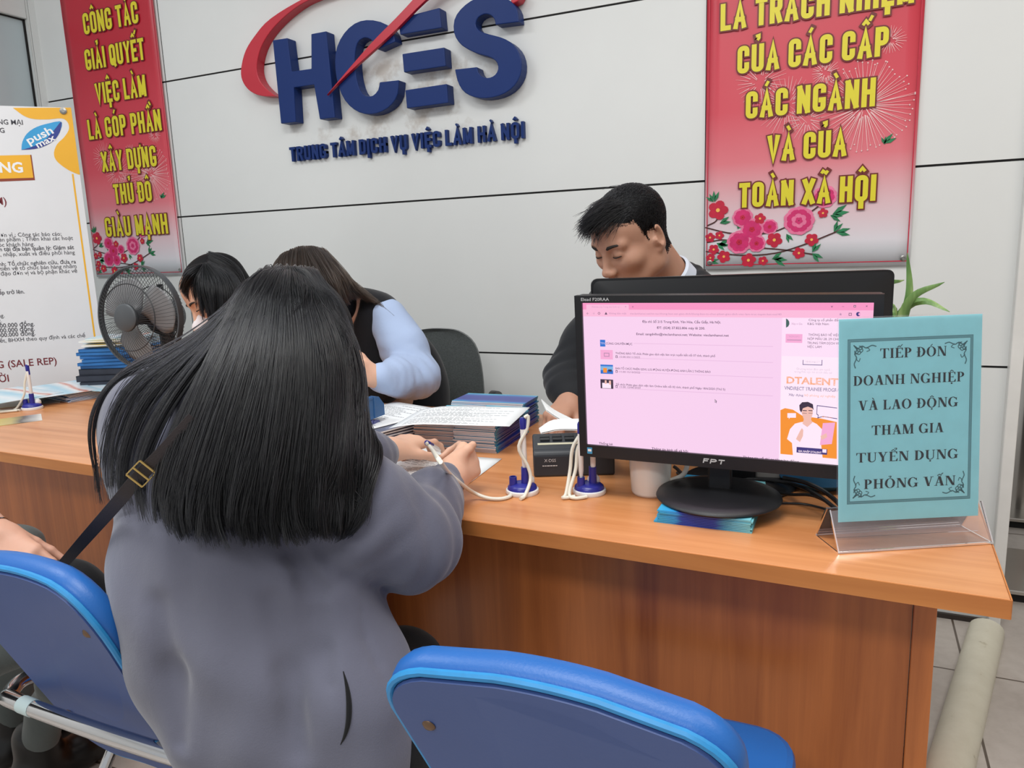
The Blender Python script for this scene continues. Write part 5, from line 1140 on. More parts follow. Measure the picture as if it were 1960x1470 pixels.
# ------------------------------------------------------------------ modelling by blended volumes (bodies and clothes)
import openvdb
class SDF:
    def __init__(s, lo, hi, vox):
        s.lo = np.array(lo, float); s.vox = vox; s.n = np.ceil((np.array(hi) - s.lo) / vox).astype(int) + 1
        s.a = np.full(s.n, 0.2, np.float32)
    def _win(s, lo, hi):
        i0 = np.maximum(np.floor((lo - s.lo) / s.vox).astype(int), 0); i1 = np.minimum(np.ceil((hi - s.lo) / s.vox).astype(int) + 1, s.n)
        if (i1 <= i0).any(): return None, None
        g = [((np.arange(i0[k], i1[k]) * s.vox + s.lo[k]).astype(np.float32)).reshape([-1 if j == k else 1 for j in range(3)]) for k in range(3)]
        return tuple(slice(i0[k], i1[k]) for k in range(3)), g
    def _mix(s, sl, d, k, sub):
        a = s.a[sl]
        if sub: d = -d; h = np.maximum(k - np.abs(a - d), 0) / max(k, 1e-6); s.a[sl] = np.maximum(a, d) + h * h * k * .25
        else: h = np.maximum(k - np.abs(a - d), 0) / max(k, 1e-6); s.a[sl] = np.minimum(a, d) - h * h * k * .25
    def cap(s, p0, p1, r0, r1=None, k=.02, sub=False):
        r1 = r0 if r1 is None else r1; p0 = np.array(p0, float); p1 = np.array(p1, float); m = max(r0, r1) + k + 4 * s.vox
        sl, g = s._win(np.minimum(p0, p1) - m, np.maximum(p0, p1) + m)
        if sl is None: return s
        b = p1 - p0; bb = max(float(b @ b), 1e-12); x, y, z = (g[i] - p0[i] for i in range(3))
        t = np.clip((x * b[0] + y * b[1] + z * b[2]) / bb, 0, 1)
        d = np.sqrt((x - t * b[0]) ** 2 + (y - t * b[1]) ** 2 + (z - t * b[2]) ** 2) - (r0 + (r1 - r0) * t)
        s._mix(sl, d, k, sub); return s
    def path(s, P, R, k=.02, sub=False):
        for i in range(len(P) - 1): s.cap(P[i], P[i + 1], R[i], R[i + 1], k, sub)
        return s
    def ell(s, c, r, M=None, k=.02, sub=False):
        c = np.array(c, float); r = np.array(r, float); M = np.eye(3) if M is None else np.array(M, float); m = max(r) + k + 4 * s.vox
        sl, g = s._win(c - m, c + m)
        if sl is None: return s
        x, y, z = (g[i] - c[i] for i in range(3)); k0 = 0; k1 = 0
        for j in range(3):
            q = (x * M[0, j] + y * M[1, j] + z * M[2, j]) / r[j]; k0 = k0 + q * q; k1 = k1 + (q / r[j]) ** 2
        k0 = np.sqrt(k0); d = k0 * (k0 - 1) / np.maximum(np.sqrt(k1), 1e-6)
        s._mix(sl, d, k, sub); return s
    def folds(s, amp, waves, seed=1, zlo=None):
        rnd = np.random.RandomState(seed); g = [((np.arange(s.n[k]) * s.vox + s.lo[k]).astype(np.float32)).reshape([-1 if j == k else 1 for j in range(3)]) for k in range(3)]
        for (kv, a) in waves:
            w = 0
            for i in range(3): w = w + g[i] * kv[i]
            s.a += amp * a * np.sin(w + rnd.uniform(0, 6) + .8 * np.sin(g[2] * 17 + g[0] * 9 + rnd.uniform(0, 6)))
        return s
    def ripple(s, c, R, dirv, wl, amp, seed=0):
        c = np.array(c, float); sl, g = s._win(c - R, c + R)
        x, y, z = (g[i] - c[i] for i in range(3)); w = np.clip(1 - (x * x + y * y + z * z) / R ** 2, 0, 1); d = nrm(dirv); o = nrm(np.cross(d, (.3, .2, 1)))
        u = x * d[0] + y * d[1] + z * d[2]; v = x * o[0] + y * o[1] + z * o[2]
        f = np.sin(6.283 * u / wl + seed + 1.1 * np.sin(v * 26 + seed) + .6 * np.sin(v * 61 + 2 * seed)); s.a[sl] += amp * w * (f * .7 + .3 * np.abs(f)); return s
    def sample(s, P):
        q = (P - s.lo) / s.vox; q = np.clip(q, 0, s.n - 1.001); i = q.astype(int); f = q - i; r = 0
        for dx in (0, 1):
            for dy in (0, 1):
                for dz in (0, 1): r = r + s.a[i[:, 0] + dx, i[:, 1] + dy, i[:, 2] + dz] * (f[:, 0] if dx else 1 - f[:, 0]) * (f[:, 1] if dy else 1 - f[:, 1]) * (f[:, 2] if dz else 1 - f[:, 2])
        return r
    def hit(s, x, y, d0=.75, d1=1.7):
        ds = np.arange(d0, d1, .002); P = C_CAM + np.outer(ds / F_PX, ray(x, y)); v = s.sample(P); ok = np.all((P > s.lo) & (P < s.lo + (s.n - 1) * s.vox), 1) & (v < 0)
        return P[np.argmax(ok)] if ok.any() else at_depth(x, y, 1.05)
    def push(s, P, margin, it=4):
        e = s.vox
        for _ in range(it):
            d = s.sample(P); g = np.stack([s.sample(P + np.eye(3)[k] * e) - s.sample(P - np.eye(3)[k] * e) for k in range(3)], 1); g /= np.linalg.norm(g, axis=1, keepdims=True) + 1e-9
            P = P + g * np.clip(margin - d, 0, .03)[:, None]
        return P
    def cut_below(s, z):
        zz = np.arange(s.n[2]) * s.vox + s.lo[2]; s.a = np.maximum(s.a, (z - zz).reshape(1, 1, -1).astype(np.float32)); return s
    def mesh(s):
        g = openvdb.FloatGrid(0.2); g.copyFromArray(s.a); pts, quads = g.convertToQuads(0.0)
        pts = np.array(pts) * s.vox + s.lo
        return pts, np.array(quads)
def relax(v, q, it=2, f=.5):
    if not it: return v
    e = np.vstack([q[:, [0, 1]], q[:, [1, 2]], q[:, [2, 3]], q[:, [3, 0]]]); e = np.vstack([e, e[:, ::-1]])
    cnt = np.bincount(e[:, 0], minlength=len(v)).astype(float)[:, None]
    for _ in range(it):
        s = np.zeros_like(v)
        for k in range(3): s[:, k] = np.bincount(e[:, 0], weights=v[e[:, 1], k], minlength=len(v))
        v = v * (1 - f) + f * s / np.maximum(cnt, 1)
    return v
def skin_object(name, sdfs, m, parent, it=2, paint=None):
    V, Q, o = [], [], 0
    for s in sdfs:
        v, q = s.mesh(); v = relax(v, q, it); V.append(v); Q.append(q + o); o += len(v)
    V = np.vstack(V); Q = np.vstack(Q)
    off = np.array(origin_of(parent)) if parent is not None else 0
    me = bpy.data.meshes.new(name); me.from_pydata((V - off).tolist(), [], Q[:, ::-1].tolist())
    for mm in (m if isinstance(m, (list, tuple)) else [m]): me.materials.append(mm)
    me.polygons.foreach_set('use_smooth', [True] * len(me.polygons))
    if paint is not None:
        c = V[Q].mean(1); me.polygons.foreach_set('material_index', paint(c).astype(int).tolist())
    me.update()
    ob = bpy.data.objects.new(name, me); COL.objects.link(ob); ob.parent = parent
    return ob
def hair_object(name, strands, m, parent, r=.0007, tip=.25):
    off = np.array(origin_of(parent)); hc = bpy.data.hair_curves.new(name); hc.add_curves([len(s) for s in strands])
    P = np.vstack(strands) - off; hc.attributes['position'].data.foreach_set('vector', P.astype(np.float32).ravel())
    ra = hc.attributes.get('radius') or hc.attributes.new('radius', 'FLOAT', 'POINT')
    R_ = np.concatenate([r * (1 - (1 - tip) * np.linspace(0, 1, len(s)) ** 2) for s in strands]); ra.data.foreach_set('value', R_.astype(np.float32))
    hc.materials.append(m); o = bpy.data.objects.new(name, hc); COL.objects.link(o); o.parent = parent; return o
def comb(guides, weights, nclump, per, seed, inward, thick, spread=.010, n=16, trim=.15, rootspread=None, tight=.65, wave=.0, locks=None):
    """locks of strands between neighbouring guide lines"""
    rnd = np.random.RandomState(seed); G = np.array([catmull(g, n) for g in guides]); w = np.array(weights, float); w /= w.sum(); t = np.linspace(0, 1, n)[:, None]; out = []
    inward = np.array(inward, float)
    for c in range(nclump):
        i = rnd.choice(len(w), p=w); f = rnd.rand()
        if locks and i in locks: f = rnd.choice(locks[i]) + rnd.normal(0, .035)
        base = G[i] * (1 - f) + G[i + 1] * f
        dep = rnd.rand() ** 1.3; ro = np.zeros(3) if rootspread is None else np.array(rootspread) * rnd.rand()
        base = base + inward * thick * dep * np.minimum(t * 2.5, 1) + ro * (1 - t) ** 2 + rnd.normal(0, spread * .35, 3) * t
        ph = rnd.rand() * 6; wv = np.array([rnd.normal(0, 1), rnd.normal(0, 1), 0]) * wave
        base = base + wv * np.sin(t * 5 + ph) * t
        end = 1 - rnd.rand() * trim
        for s in range(per):
            off = rnd.normal(0, spread * .5, 3); st = base + off * (.35 + .65 * np.sin(np.clip(t * 1.3, 0, 1) * math.pi) * (1 - tight * t)) + rnd.normal(0, .0012, 3) * t
            m = max(5, int(n * (end - rnd.rand() * .05))); out.append(st[:m])
    return out

def drape(strands, fields, seed, m0=.002, m1=.012):
    rnd = np.random.RandomState(seed); n = [len(s) for s in strands]; P = np.vstack(strands); m = np.repeat(m0 + (m1 - m0) * rnd.rand(len(n)) ** 1.5, n)
    for _ in range(2):
        for f in fields: P = f.push(P, m)
    out = np.split(P, np.cumsum(n)[:-1]); res = []
    for s in out:
        for _ in range(2): s = np.vstack([s[:1], (s[:-2] + 2 * s[1:-1] + s[2:]) / 4, s[-1:]])
        res.append(s)
    return res

# ------------------------------------------------------------------ materials of people
def skin_mat(name, c):
    k = NT(name); v = k.coords(); c = np.array(c[:3])
    k.l(k.ramp(k.noise(v, 22, 4), [(.3, tuple(c * np.array([.93, .90, .90])) + (1,)), (.7, tuple(np.minimum(c * 1.04, 1)) + (1,))]), k.b.inputs['Base Color'])
    k.b.inputs['Roughness'].default_value = .5; k.b.inputs['Subsurface Weight'].default_value = .12; k.b.inputs['Subsurface Radius'].default_value = (.008, .003, .002); k.b.inputs['Subsurface Scale'].default_value = 1.0
    k.bump(k.noise(v, 260, 3), .08, .001); return k.m
M_SKIN = skin_mat('skin_light', rgb(222, 176, 150)); M_SKIN_M = skin_mat('skin_tan', rgb(188, 142, 118)); M_SKIN_R = skin_mat('skin_warm', rgb(214, 164, 140))
M_LIPS = mat('lips', rgb(170, 98, 92), .4); M_EYE = mat('eye_white', rgb(225, 222, 216), .15); M_IRIS = mat('iris_dark', rgb(24, 16, 14), .08); M_BROW = mat('brow_hair', rgb(30, 24, 22), .7)
def hair_mat(name, c, rough=.32):
    m = bpy.data.materials.new(name); m.use_nodes = True; t = m.node_tree; t.nodes.remove(t.nodes['Principled BSDF'])
    h = t.nodes.new('ShaderNodeBsdfHairPrincipled'); h.parametrization = 'COLOR'
    rp = t.nodes.new('ShaderNodeValToRGB'); hi = t.nodes.new('ShaderNodeHairInfo'); c = np.array(c[:3])
    rp.color_ramp.elements[0].color = tuple(c * .7) + (1,); rp.color_ramp.elements[1].color = tuple(c * 1.5) + (1,)
    t.links.new(hi.outputs['Random'], rp.inputs[0]); t.links.new(rp.outputs[0], h.inputs['Color'])
    h.inputs['Roughness'].default_value = rough; h.inputs['Radial Roughness'].default_value = .45; h.inputs['IOR'].default_value = 1.42
    t.links.new(h.outputs[0], t.nodes['Material Output'].inputs[0]); return m
M_HAIR = hair_mat('black_hair', (.0022, .0022, .0028), .24); M_HAIRB = hair_mat('brown_black_hair', (.014, .009, .0065), .28); M_CAP = mat('scalp_hair', rgb(15, 14, 16), .6, spec=.15)
def cloth(name, c, var=.08, rough=.9, sc=300, sheen=.25, fold=0.0):
    k = NT(name); v = k.coords(); cc = np.array(c[:3]); n1 = k.noise(v, 5, 4)
    k.l(k.ramp(n1, [(.3, tuple(cc * (1 - var)) + (1,)), (.7, tuple(cc * (1 + var)) + (1,))]), k.b.inputs['Base Color'])
    k.b.inputs['Roughness'].default_value = rough; k.b.inputs['Sheen Weight'].default_value = sheen; k.b.inputs['Specular IOR Level'].default_value = .25
    f = k.noise(k.coords((10, 10, 5)), 1.0, 3, .5, .8); g = k.noise(v, sc, 2); m = k.n('ShaderNodeMath', operation='MULTIPLY_ADD'); k.l(f, m.inputs[0]); m.inputs[1].default_value = fold; q = k.n('ShaderNodeMath', operation='MULTIPLY'); k.l(g, q.inputs[0]); q.inputs[1].default_value = .06; k.l(q.outputs[0], m.inputs[2])
    k.bump(m.outputs[0], .5, .012); return k.m
M_HOOD = cloth('grey_fleece', rgb(101, 102, 117), .06, .95, 420, .35, .5); M_BLKC = cloth('black_trousers', rgb(20, 20, 22), .1, .85, 300, .1, .4); M_SUIT = cloth('black_suit', rgb(28, 30, 34), .08, .75, 500, .15, .3)
M_VEST = cloth('black_vest', rgb(20, 21, 26), .06, .9, 400, .2, .2); M_SHIRT = cloth('pale_blue_shirt', rgb(172, 190, 222), .03, .7, 500, .1, .5); M_WSH = cloth('white_shirt', rgb(214, 222, 236), .03, .7, 400, .1, .2); M_GRYT = cloth('grey_trousers', rgb(92, 98, 96), .08, .9, 350, .2, .5); M_DGT = cloth('dark_trousers', rgb(48, 52, 54), .08, .9, 350, .2, .5); M_SHOE = mat('black_leather', rgb(18, 17, 17), .35); M_MASK = cloth('white_mask', rgb(232, 224, 226), .02, .8, 300, .1, .2)

def nrm(v): v = np.array(v, float); return v / np.linalg.norm(v)
def head_frame(c, fwd, roll=0.0, s=1.0):
    f = nrm(fwd); r = nrm(np.cross(f, (0, 0, 1))); u = np.cross(r, f)
    r, u = r * math.cos(roll) + u * math.sin(roll), u * math.cos(roll) - r * math.sin(roll)
    M = np.stack([r, f, u], 1); c = np.array(c, float); return (lambda x, y, z: c + M @ (np.array([x, y, z]) * s)), M
def add_head(S, P, M, s=1.0, neck=None, male=False, lids=True):
    e = lambda c, r, k=.02, sub=False, R_=None: S.ell(P(*c), np.array(r) * s, M if R_ is None else R_, k * s, sub)
    cp = lambda a, b, r0, r1=None, k=.015, sub=False: S.cap(P(*a), P(*b), r0 * s, (r1 if r1 is not None else r0) * s, k * s, sub)
    e((0, -.014, .036), (.076, .096, .084)); e((0, .022, -.030), (.060, .070, .084), .03); e((0, .030, .040), (.064, .062, .060), .02)
    jw = .052 if male else .047
    for q in (-1, 1):
        cp((q * jw, .0, -.066), (q * .018, .070, -.104), .024, .020, .025); cp((q * .058, -.005, -.02), (q * jw, .0, -.066), .022, .023, .02)
        e((q * .044, .056, -.030), (.024, .026, .022), .025)
        cp((q * .014, .083, .014), (q * .047, .072, .015), .0105, .0095, .014)
        e((q * .032, .097, -.006), (.019, .014, .012), .014, True)
        if lids: e((q * .032, .0760, -.006), (.0155, .0135, .0125), .004)
        e((q * .0115, .098, -.047), (.0085, .011, .008), .007)
        e((q * .0065, .103, -.0535), (.0035, .005, .003), .003, True)
        R2 = M @ np.array(Matrix.Rotation(q * -.50, 3, 'Z') @ Matrix.Rotation(-.22, 3, 'X'))
        e((q * .082, -.014, -.008), (.0075, .020, .033), .006, False, R2); e((q * .0885, -.008, -.004), (.0075, .0125, .022), .005, True, R2); cp((q * .082, .002, -.012), (q * .0815, .001, -.020), .0055, .005, .004); e((q * .079, -.004, -.036), (.006, .009, .009), .006)
    e((0, .078, -.104), (.020, .016, .016), .018)
    cp((0, .084, .006), (0, .104, -.040), .0080, .0100, .012); e((0, .106, -.043), (.0105, .009, .0085), .008)
    cp((0, .096, -.060), (0, .092, -.066), .005, .006, .010)
    cp((-.017, .085, -.0725), (0, .0945, -.0700), .0045, .0068, .006); cp((.017, .085, -.0725), (0, .0945, -.0700), .0045, .0068, .006)
    cp((-.014, .084, -.0825), (.014, .084, -.0825), .0068, .0068, .006); e((0, .0915, -.0825), (.013, .006, .0062), .006)
    cp((-.023, .083, -.0765), (0, .0985, -.0765), .0013, .0013, .003, True); cp((.023, .083, -.0765), (0, .0985, -.0765), .0013, .0013, .003, True)
    if neck is not None: S.cap(P(0, -.035, -.05), neck, .054 * s, .060 * s, .035 * s)
def face_bits(P, M, s, parent, brow=True, look_down=True):
    """eyelash lines, a sliver of eye, and brows"""
    for q in (-1, 1):
        mb = MB(); mb.tube([P(q * x, y, z) for x, y, z in catmull([(.0185, .0865, -.010), (.026, .0905, -.0098), (.034, .0905, -.0105), (.0455, .0835, -.0095)], 10)], [.0006, .0012, .0014, .0015, .0016, .0016, .0016, .0015, .0013, .0008], 6); mb.build('eyelash', M_BROW, parent, True)
        if brow:
            mb = MB(); L = [(.0145, .0945, .0135), (.027, .0955, .0175), (.041, .0875, .0185), (.056, .0725, .0145)]; pts = catmull(L, 12); vs = []
            for i, p in enumerate(pts):
                w = (.0032, .0040, .0042, .0040, .0038, .0036, .0033, .0030, .0027, .0022, .0016, .0008)[i]
                vs += [P(q * p[0], p[1] - .0005, p[2] - w), P(q * p[0], p[1] + .0016, p[2]), P(q * p[0], p[1] - .0005, p[2] + w)]
            mb.add(vs, [(i * 3 + j, i * 3 + j + 1, i * 3 + j + 4, i * 3 + j + 3) for i in range(11) for j in range(2)]); mb.build('eyebrow', M_BROW, parent, True)
def lip_paint(P):
    def f(c):
        o = P(0, 0, 0); ex = P(1, 0, 0) - o; ey = P(0, 1, 0) - o; ez = P(0, 0, 1) - o; s2 = ex @ ex
        d = c - o; x = d @ ex / s2; y = d @ ey / s2; z = d @ ez / s2
        return ((np.abs(x) < .022) & (y > .078) & (z < -.0665 + .3 * 0) & (z > -.0885) & ((np.abs(x) / .023) ** 2 + ((z + .0775) / .0115) ** 2 < 1)).astype(int)
    return f
def add_hand(S, w, d, n, side, curl, s=1.0, spread=.07, thumb=(.62, .72, -.25), tcurl=(.25, .35), tlen=1.0):
    d = nrm(d); n = np.array(n, float); n = nrm(n - d * (n @ d)); t = np.cross(d, n) * side; w = np.array(w, float)
    offs = [.027, .009, -.010, -.028]; LL = [.086, .090, .084, .075]; seg = [(.042, .025, .021), (.046, .029, .022), (.042, .027, .021), (.033, .020, .019)]; rad = [.0086, .0089, .0085, .0076]; tips = []
    S.cap(w - d * .03 * s, w + d * .012 * s, .0235 * s, .024 * s, .02)
    for i in range(4):
        K = w + d * LL[i] * s + t * offs[i] * s + n * (.003 if i in (1, 2) else 0) * s
        S.cap(w + t * offs[i] * .55 * s + d * .01 * s, K, .0155 * s, .0112 * s, .014)
        ang = 0; p = K; dd0 = nrm(d + t * spread * (1.2, .35, -.45, -1.3)[i])
        for j in range(3):
            cj = curl[i] if not hasattr(curl[i], '__len__') else curl[i][j]
            ang += cj * (1.0, 1.05, .7)[j] if not hasattr(curl[i], '__len__') else cj
            dd = dd0 * math.cos(ang) - n * math.sin(ang); p2 = p + dd * seg[i][j] * s
            r0 = rad[i] * (1.08, .98, .90)[j] * s; r1 = rad[i] * (.98, .90, .74)[j] * s
            S.cap(p, p2, r0, r1, .004 if j else .006); p = p2
        tips.append(p)
    b = w + d * .020 * s + t * .020 * s - n * .004 * s; m = nrm(d * thumb[0] + t * thumb[1] + n * thumb[2]); p = b + m * .045 * s * tlen
    S.cap(b, p, .0150 * s, .0112 * s, .014); v = m
    for j, (l, r0, r1) in enumerate(((.033 * tlen, .0102, .0098), (.027 * tlen, .0096, .0080))):
        v = nrm(v + (d * .7 - n * .5 - t * .15) * tcurl[j]); S.cap(p, p + v * l * s, r0 * s, r1 * s, .005); p = p + v * l * s
    tips.append(p); return tips
# ------------------------------------------------------------------ chairs for the visitors
M_VINYL = mat('blue_vinyl', rgb(36, 98, 172), .38, var=.05, bump=.1, bscale=300, spec=.4); M_BOARD = mat('blue_board', rgb(62, 84, 138), .45, var=.06, vscale=4, bump=.05, bscale=200); M_PIPE = mat('bright_blue_piping', rgb(44, 136, 196), .4, var=.08, vscale=40); M_RIVET = mat('brass_rivet', rgb(120, 96, 76), .4, .7); M_TAPE = mat('pale_tape', rgb(196, 214, 214), .5)
def visitor_chair(name, label, cx, yt, zt=.80, hw0=.19, hw1=.118, tan=.40, hoop=.235, tape=False, hx=0.0, cr=1.0):
    t = thing(name, label, 'chair', (cx, yt + .32, 0), 0, 'blue visitor chairs')
    n = nrm((0, 1, tan)); up = nrm((0, -tan, 1)); H = .46
    fr = frame((cx, yt, zt), (1, 0, 0), up, -n)                     # offset < 0 is towards the sitter
    Q = [(-hw0, 0), (-hw0 * .7, 0), (-hw0 * .35, 0), (0, 0), (hw0 * .35, 0), (hw0 * .7, 0), (hw0, 0)]
    ol = [tuple(p) for p in round_path([(-hw0, 0), (0, 0), (hw0, 0), (hw0 * .5 + hw1 * .5, -H / 2), (hw1, -H), (0, -H - .004), (-hw1, -H), (-hw0 * .5 - hw1 * .5, -H / 2)], .075 * cr, True, 7)][::-1]; crown = lambda x: .014 * (1 - (x / hw0) ** 2)
    ol = [(x, z + (crown(x) if z > -.1 else 0)) for x, z in ol]
    n_ = len(ol); N = np.array(ol); C0 = np.array([0, -.19])
    bow = lambda x: -.018 * (1 - (x / hw0) ** 2)                      # shallow curve across the back
    def ring(k, d): return [fr(C0[0] + (p[0] - C0[0]) * k, C0[1] + (p[1] - C0[1]) * k, d + bow(C0[0] + (p[0] - C0[0]) * k)) for p in N]
    def loft(rings, name_, m, cap0=True, cap1=True, bev=0):
        mb = MB(); vs = [p for r in rings for p in r]; q = len(rings)
        fs = [(i * n_ + k, i * n_ + (k + 1) % n_, (i + 1) * n_ + (k + 1) % n_, (i + 1) * n_ + k) for i in range(q - 1) for k in range(n_)]
        if cap0: fs.append(tuple(range(n_)))
        if cap1: fs.append(tuple((q - 1) * n_ + k for k in range(n_)))
        mb.add(vs, fs); return mb.build(name_, m, t, True, angle=50)
    loft([ring(.1, -.038), ring(.45, -.038), ring(.80, -.037), ring(.94, -.036), ring(.985, -.030), ring(1.0, -.020), ring(.995, -.008), ring(.975, .000), ring(.95, .002)], 'back_cushion', M_VINYL, True, False)
    mb = MB(); pts = ring(.975, .002); mb.tube(pts, .0048, 8, closed=True); mb.build('piping', M_PIPE, t, True)
    loft([ring(.945, .002), ring(.955, .005), ring(.95, .009), ring(.90, .0095), ring(.65, .0095), ring(.35, .0095), ring(.08, .0095)], 'back_board', M_BOARD)
    for x, z in ((-hw0 + .05, -.075), (hw0 - .05, -.075), (-hw1 + .022, -.335), (hw1 - .022, -.335)):
        p = fr(x, z, .0095 + bow(x)); mb = MB(); mb.lathe([(0, .004), (.004, .0035), (.0075, .001), (.008, 0)][::-1], p, 16, M=Vector(-n).to_track_quat('Z', 'Y').to_matrix()); mb.build('rivet', M_RIVET, t, True)
    zb = .497; yb = yt + (zt - zb) * tan - .034; x0, x1 = -hoop, hoop
    cx += hx; tubeP = [(cx + x0 + .015, yb + .40, .03), (cx + x0, yb + .30, .25), (cx + x0, yb + .16, .455), (cx + x0 + .004, yb + .06, zb), (cx + x0 + .028, yb + .012, zb + .002), (cx + x0 + .06, yb, zb + .004), (cx, yb - .006, zb + .006), (cx + x1 - .06, yb, zb + .004), (cx + x1 - .028, yb + .012, zb + .002), (cx + x1 - .004, yb + .06, zb), (cx + x1, yb + .16, .455), (cx + x1, yb + .30, .25), (cx + x1 - .015, yb + .40, .03)]
    P = catmull(tubeP, 90); mb = MB(); mb.tube(P, .0135, 14); mb.build('frame_tube', M_CHR, t, True)
    for s in (-1, 1):
        mb = MB(); mb.tube(catmull([(cx + s * (hoop - .035), yb + .30, .44), (cx + s * (hoop - .03), yb + .16, .26), (cx + s * (hoop - .02), yb - .02, .0)], 14), .0115, 12); mb.build('leg', M_CHR, t, True)
    mb = MB(); mb.prism(rrect(cx - .20, yb + .06, cx + .20, yb + .44, .06), lambda x, y, d: np.array([x, y, d + (yb + .06 - y) * -.03]), .43, .47); mb.build('seat', M_VINYL, t, bevel=.012)
    if tape:
        q_ = (P - C_CAM) @ R_CAM; px_ = 980 + F_PX * q_[:, 0] / q_[:, 2]; py_ = 735 + F_PX * q_[:, 1] / q_[:, 2]; i_ = int(np.argmin((px_ - 66) ** 2 + (py_ - 1340) ** 2)); i_ = min(max(i_, 1), len(P) - 2); mb = MB(); mb.tube([P[i_] + (P[i_ + 1] - P[i_]) * f_ for f_ in (-.6, 0, .6)], .0142, 14); mb.build('tape', M_TAPE, t, True)
    return t
visitor_chair('visitor_chair', 'blue padded chair at the lower left beside the person in grey, its chrome tube showing', -1.085, .605, zt=.775, hw0=.168, hw1=.130, tape=True, hx=.03, hoop=.262, cr=1.3)
visitor_chair('visitor_chair', 'blue padded chair in the bottom middle, only the top of its back showing', -.248, .575, cr=.72)

# ------------------------------------------------------------------ the girl in the grey hoodie, writing
girl = thing('person', 'person with long black hair in a grey hoodie, seated writing at the desk', 'person', (-.73, .82, 0))
gW = nrm((.93, .37, 0)); gB = np.array([gW[1], -gW[0], 0]); gM = np.stack([gW, -gB, (0, 0, 1)], 1)
HC = np.array([-.835, .955, 1.060]); Pg, Mg = head_frame(HC, (-.05, .80, -.52))
sR = at_depth(602, 885, 1.085); sL = np.array([-1.005, .83, .965]); eR = at_depth(782, 1040, 1.165); eL = np.array([-1.06, 1.08, .84])
wR = on_z(864, 915, .813); wL = on_z(744, 862, .814); nb = np.array([-.89, .87, .985]); pel = np.array([-.73, .81, .50])
S = SDF((-1.25, .55, .40), (-.45, 1.45, 1.25), .0045)
add_head(S, Pg, Mg, 1.0, nb)
S.path([nb, (-.875, .84, .88), (-.80, .79, .70), pel], [.07, .095, .09, .11], .05)
for sh, el, wr in ((sR, eR, wR), (sL, eL, wL)): S.path([nb, sh, el, wr], [.05, .045, .036, .024], .03)
hR = SDF(np.array(wR) - .1, np.array(wR) + (.12, .22, .12), .0025); hL = SDF(np.array(wL) - .1, np.array(wL) + (.16, .22, .12), .0025)
dR = nrm((-.02, .97, .20)); nR = nrm((.86, -.22, .42)); dL = nrm(on_z(797, 842, .815) - wL)
hR.cap(wR - dR * .10, wR, .027, .0245, .01); hL.cap(wL - dL * .10, wL, .026, .0235, .01)
add_hand(hR, wR, dR, nR, -1, [(.75, 1.15, .6), (.95, 1.25, .6), (1.05, 1.3, .7), (1.15, 1.3, .7)], .93, .02, (.80, .06, .50), (.35, .5), .72)
add_hand(hL, wL, dL, nrm((.10, -.25, .95)), 1, [(.15, .45, .35), (.45, .65, .4), (.65, .8, .5), (.8, .9, .5)], .93, .07, (.80, .62, -.20), (.25, .3))
skin_object('body', [S, hR, hL], M_SKIN, girl, 1)
# hoodie
S = SDF((-1.32, .50, .40), (-.38, 1.40, 1.08), .0058)
S.ell((-.765, .800, .55), (.195, .150, .17), gM, .06); S.ell((-.795, .790, .64), (.192, .13, .17), gM, .06); S.ell((-.825, .782, .73), (.196, .120, .20), gM, .06); S.ell((-.90, .828, .895), (.170, .110, .12), gM, .05)
S.cap(sR, sL, .078, .084, .05)
S.path([sR, sR + (eR - sR) * .5 + np.array([.01, -.01, -.012]), eR, eR + (wR - eR) * .45 + np.array([0, 0, .008]), wR - dR * .055, wR - dR * .022], [.076, .082, .078, .060, .043, .036], .016)
S.path([sL, sL + (eL - sL) * .5, eL, eL + (wL - eL) * .5, wL - dL * .05, wL - dL * .018], [.080, .068, .060, .052, .043, .035], .035)
for wr, dd in ((wR, dR), (wL, dL)): S.cap(wr - dd * .045, wr - dd * .014, .0335, .0345, .006)
S.path([nb + gW * .10 + (0, .03, .01), nb + gB * .075 + (0, 0, .02), nb - gW * .10 + (0, .02, .02)], [.035, .045, .035], .03)          # the hood lying on the back
ax = nrm(wR - eR)
gr = lambda px, r, k: S.path([S.hit(*p) for p in px], [r * .4] + [r] * (len(px) - 2) + [r * .4], k, True)
S.ell(at_depth(688, 1400, 1.09), (.085, .085, .14), gM, .06); gr([(520, 1150), (556, 1290), (570, 1440)], .008, .03); gr([(300, 1160), (322, 1290), (345, 1420)], .008, .03); gr([(548, 1015), (560, 1060), (588, 1105), (625, 1132)], .012, .016); gr([(690, 1165), (700, 1215), (725, 1270), (742, 1310)], .004, .006); gr([(612, 1180), (616, 1250), (640, 1340)], .008, .02)   # hand pocket, armpit and folds
S.path([at_depth(330, 1140, .98), at_depth(300, 1250, .96), at_depth(310, 1400, .95)], [.004, .01, .004], .03, True); S.path([at_depth(600, 1130, 1.02), at_depth(585, 1260, .99), at_depth(600, 1400, .97)], [.004, .012, .006], .03, True)
S.ripple(eR + (.01, .01, .03), .13, ax + np.array([.2, .3, -.3]), .055, .0065, 1); S.ripple(eR * .4 + wR * .6, .10, ax, .034, .0035, 2); S.ripple(eR * .45 + sR * .55 + (.03, -.05, -.03), .10, (.4, .2, -1), .05, .003, 4); S.ripple(wL - dL * .09, .10, dL, .03, .004, 3)
S.folds(.0030, [((38, 22, 8), 1.0), ((-26, 44, 14), .8), ((20, -14, 46), .7), ((64, 30, -22), .45)], 4)
S.cut_below(.455)
HOODF = S
hood = skin_object('hoodie', [S], M_HOOD, girl, 2)
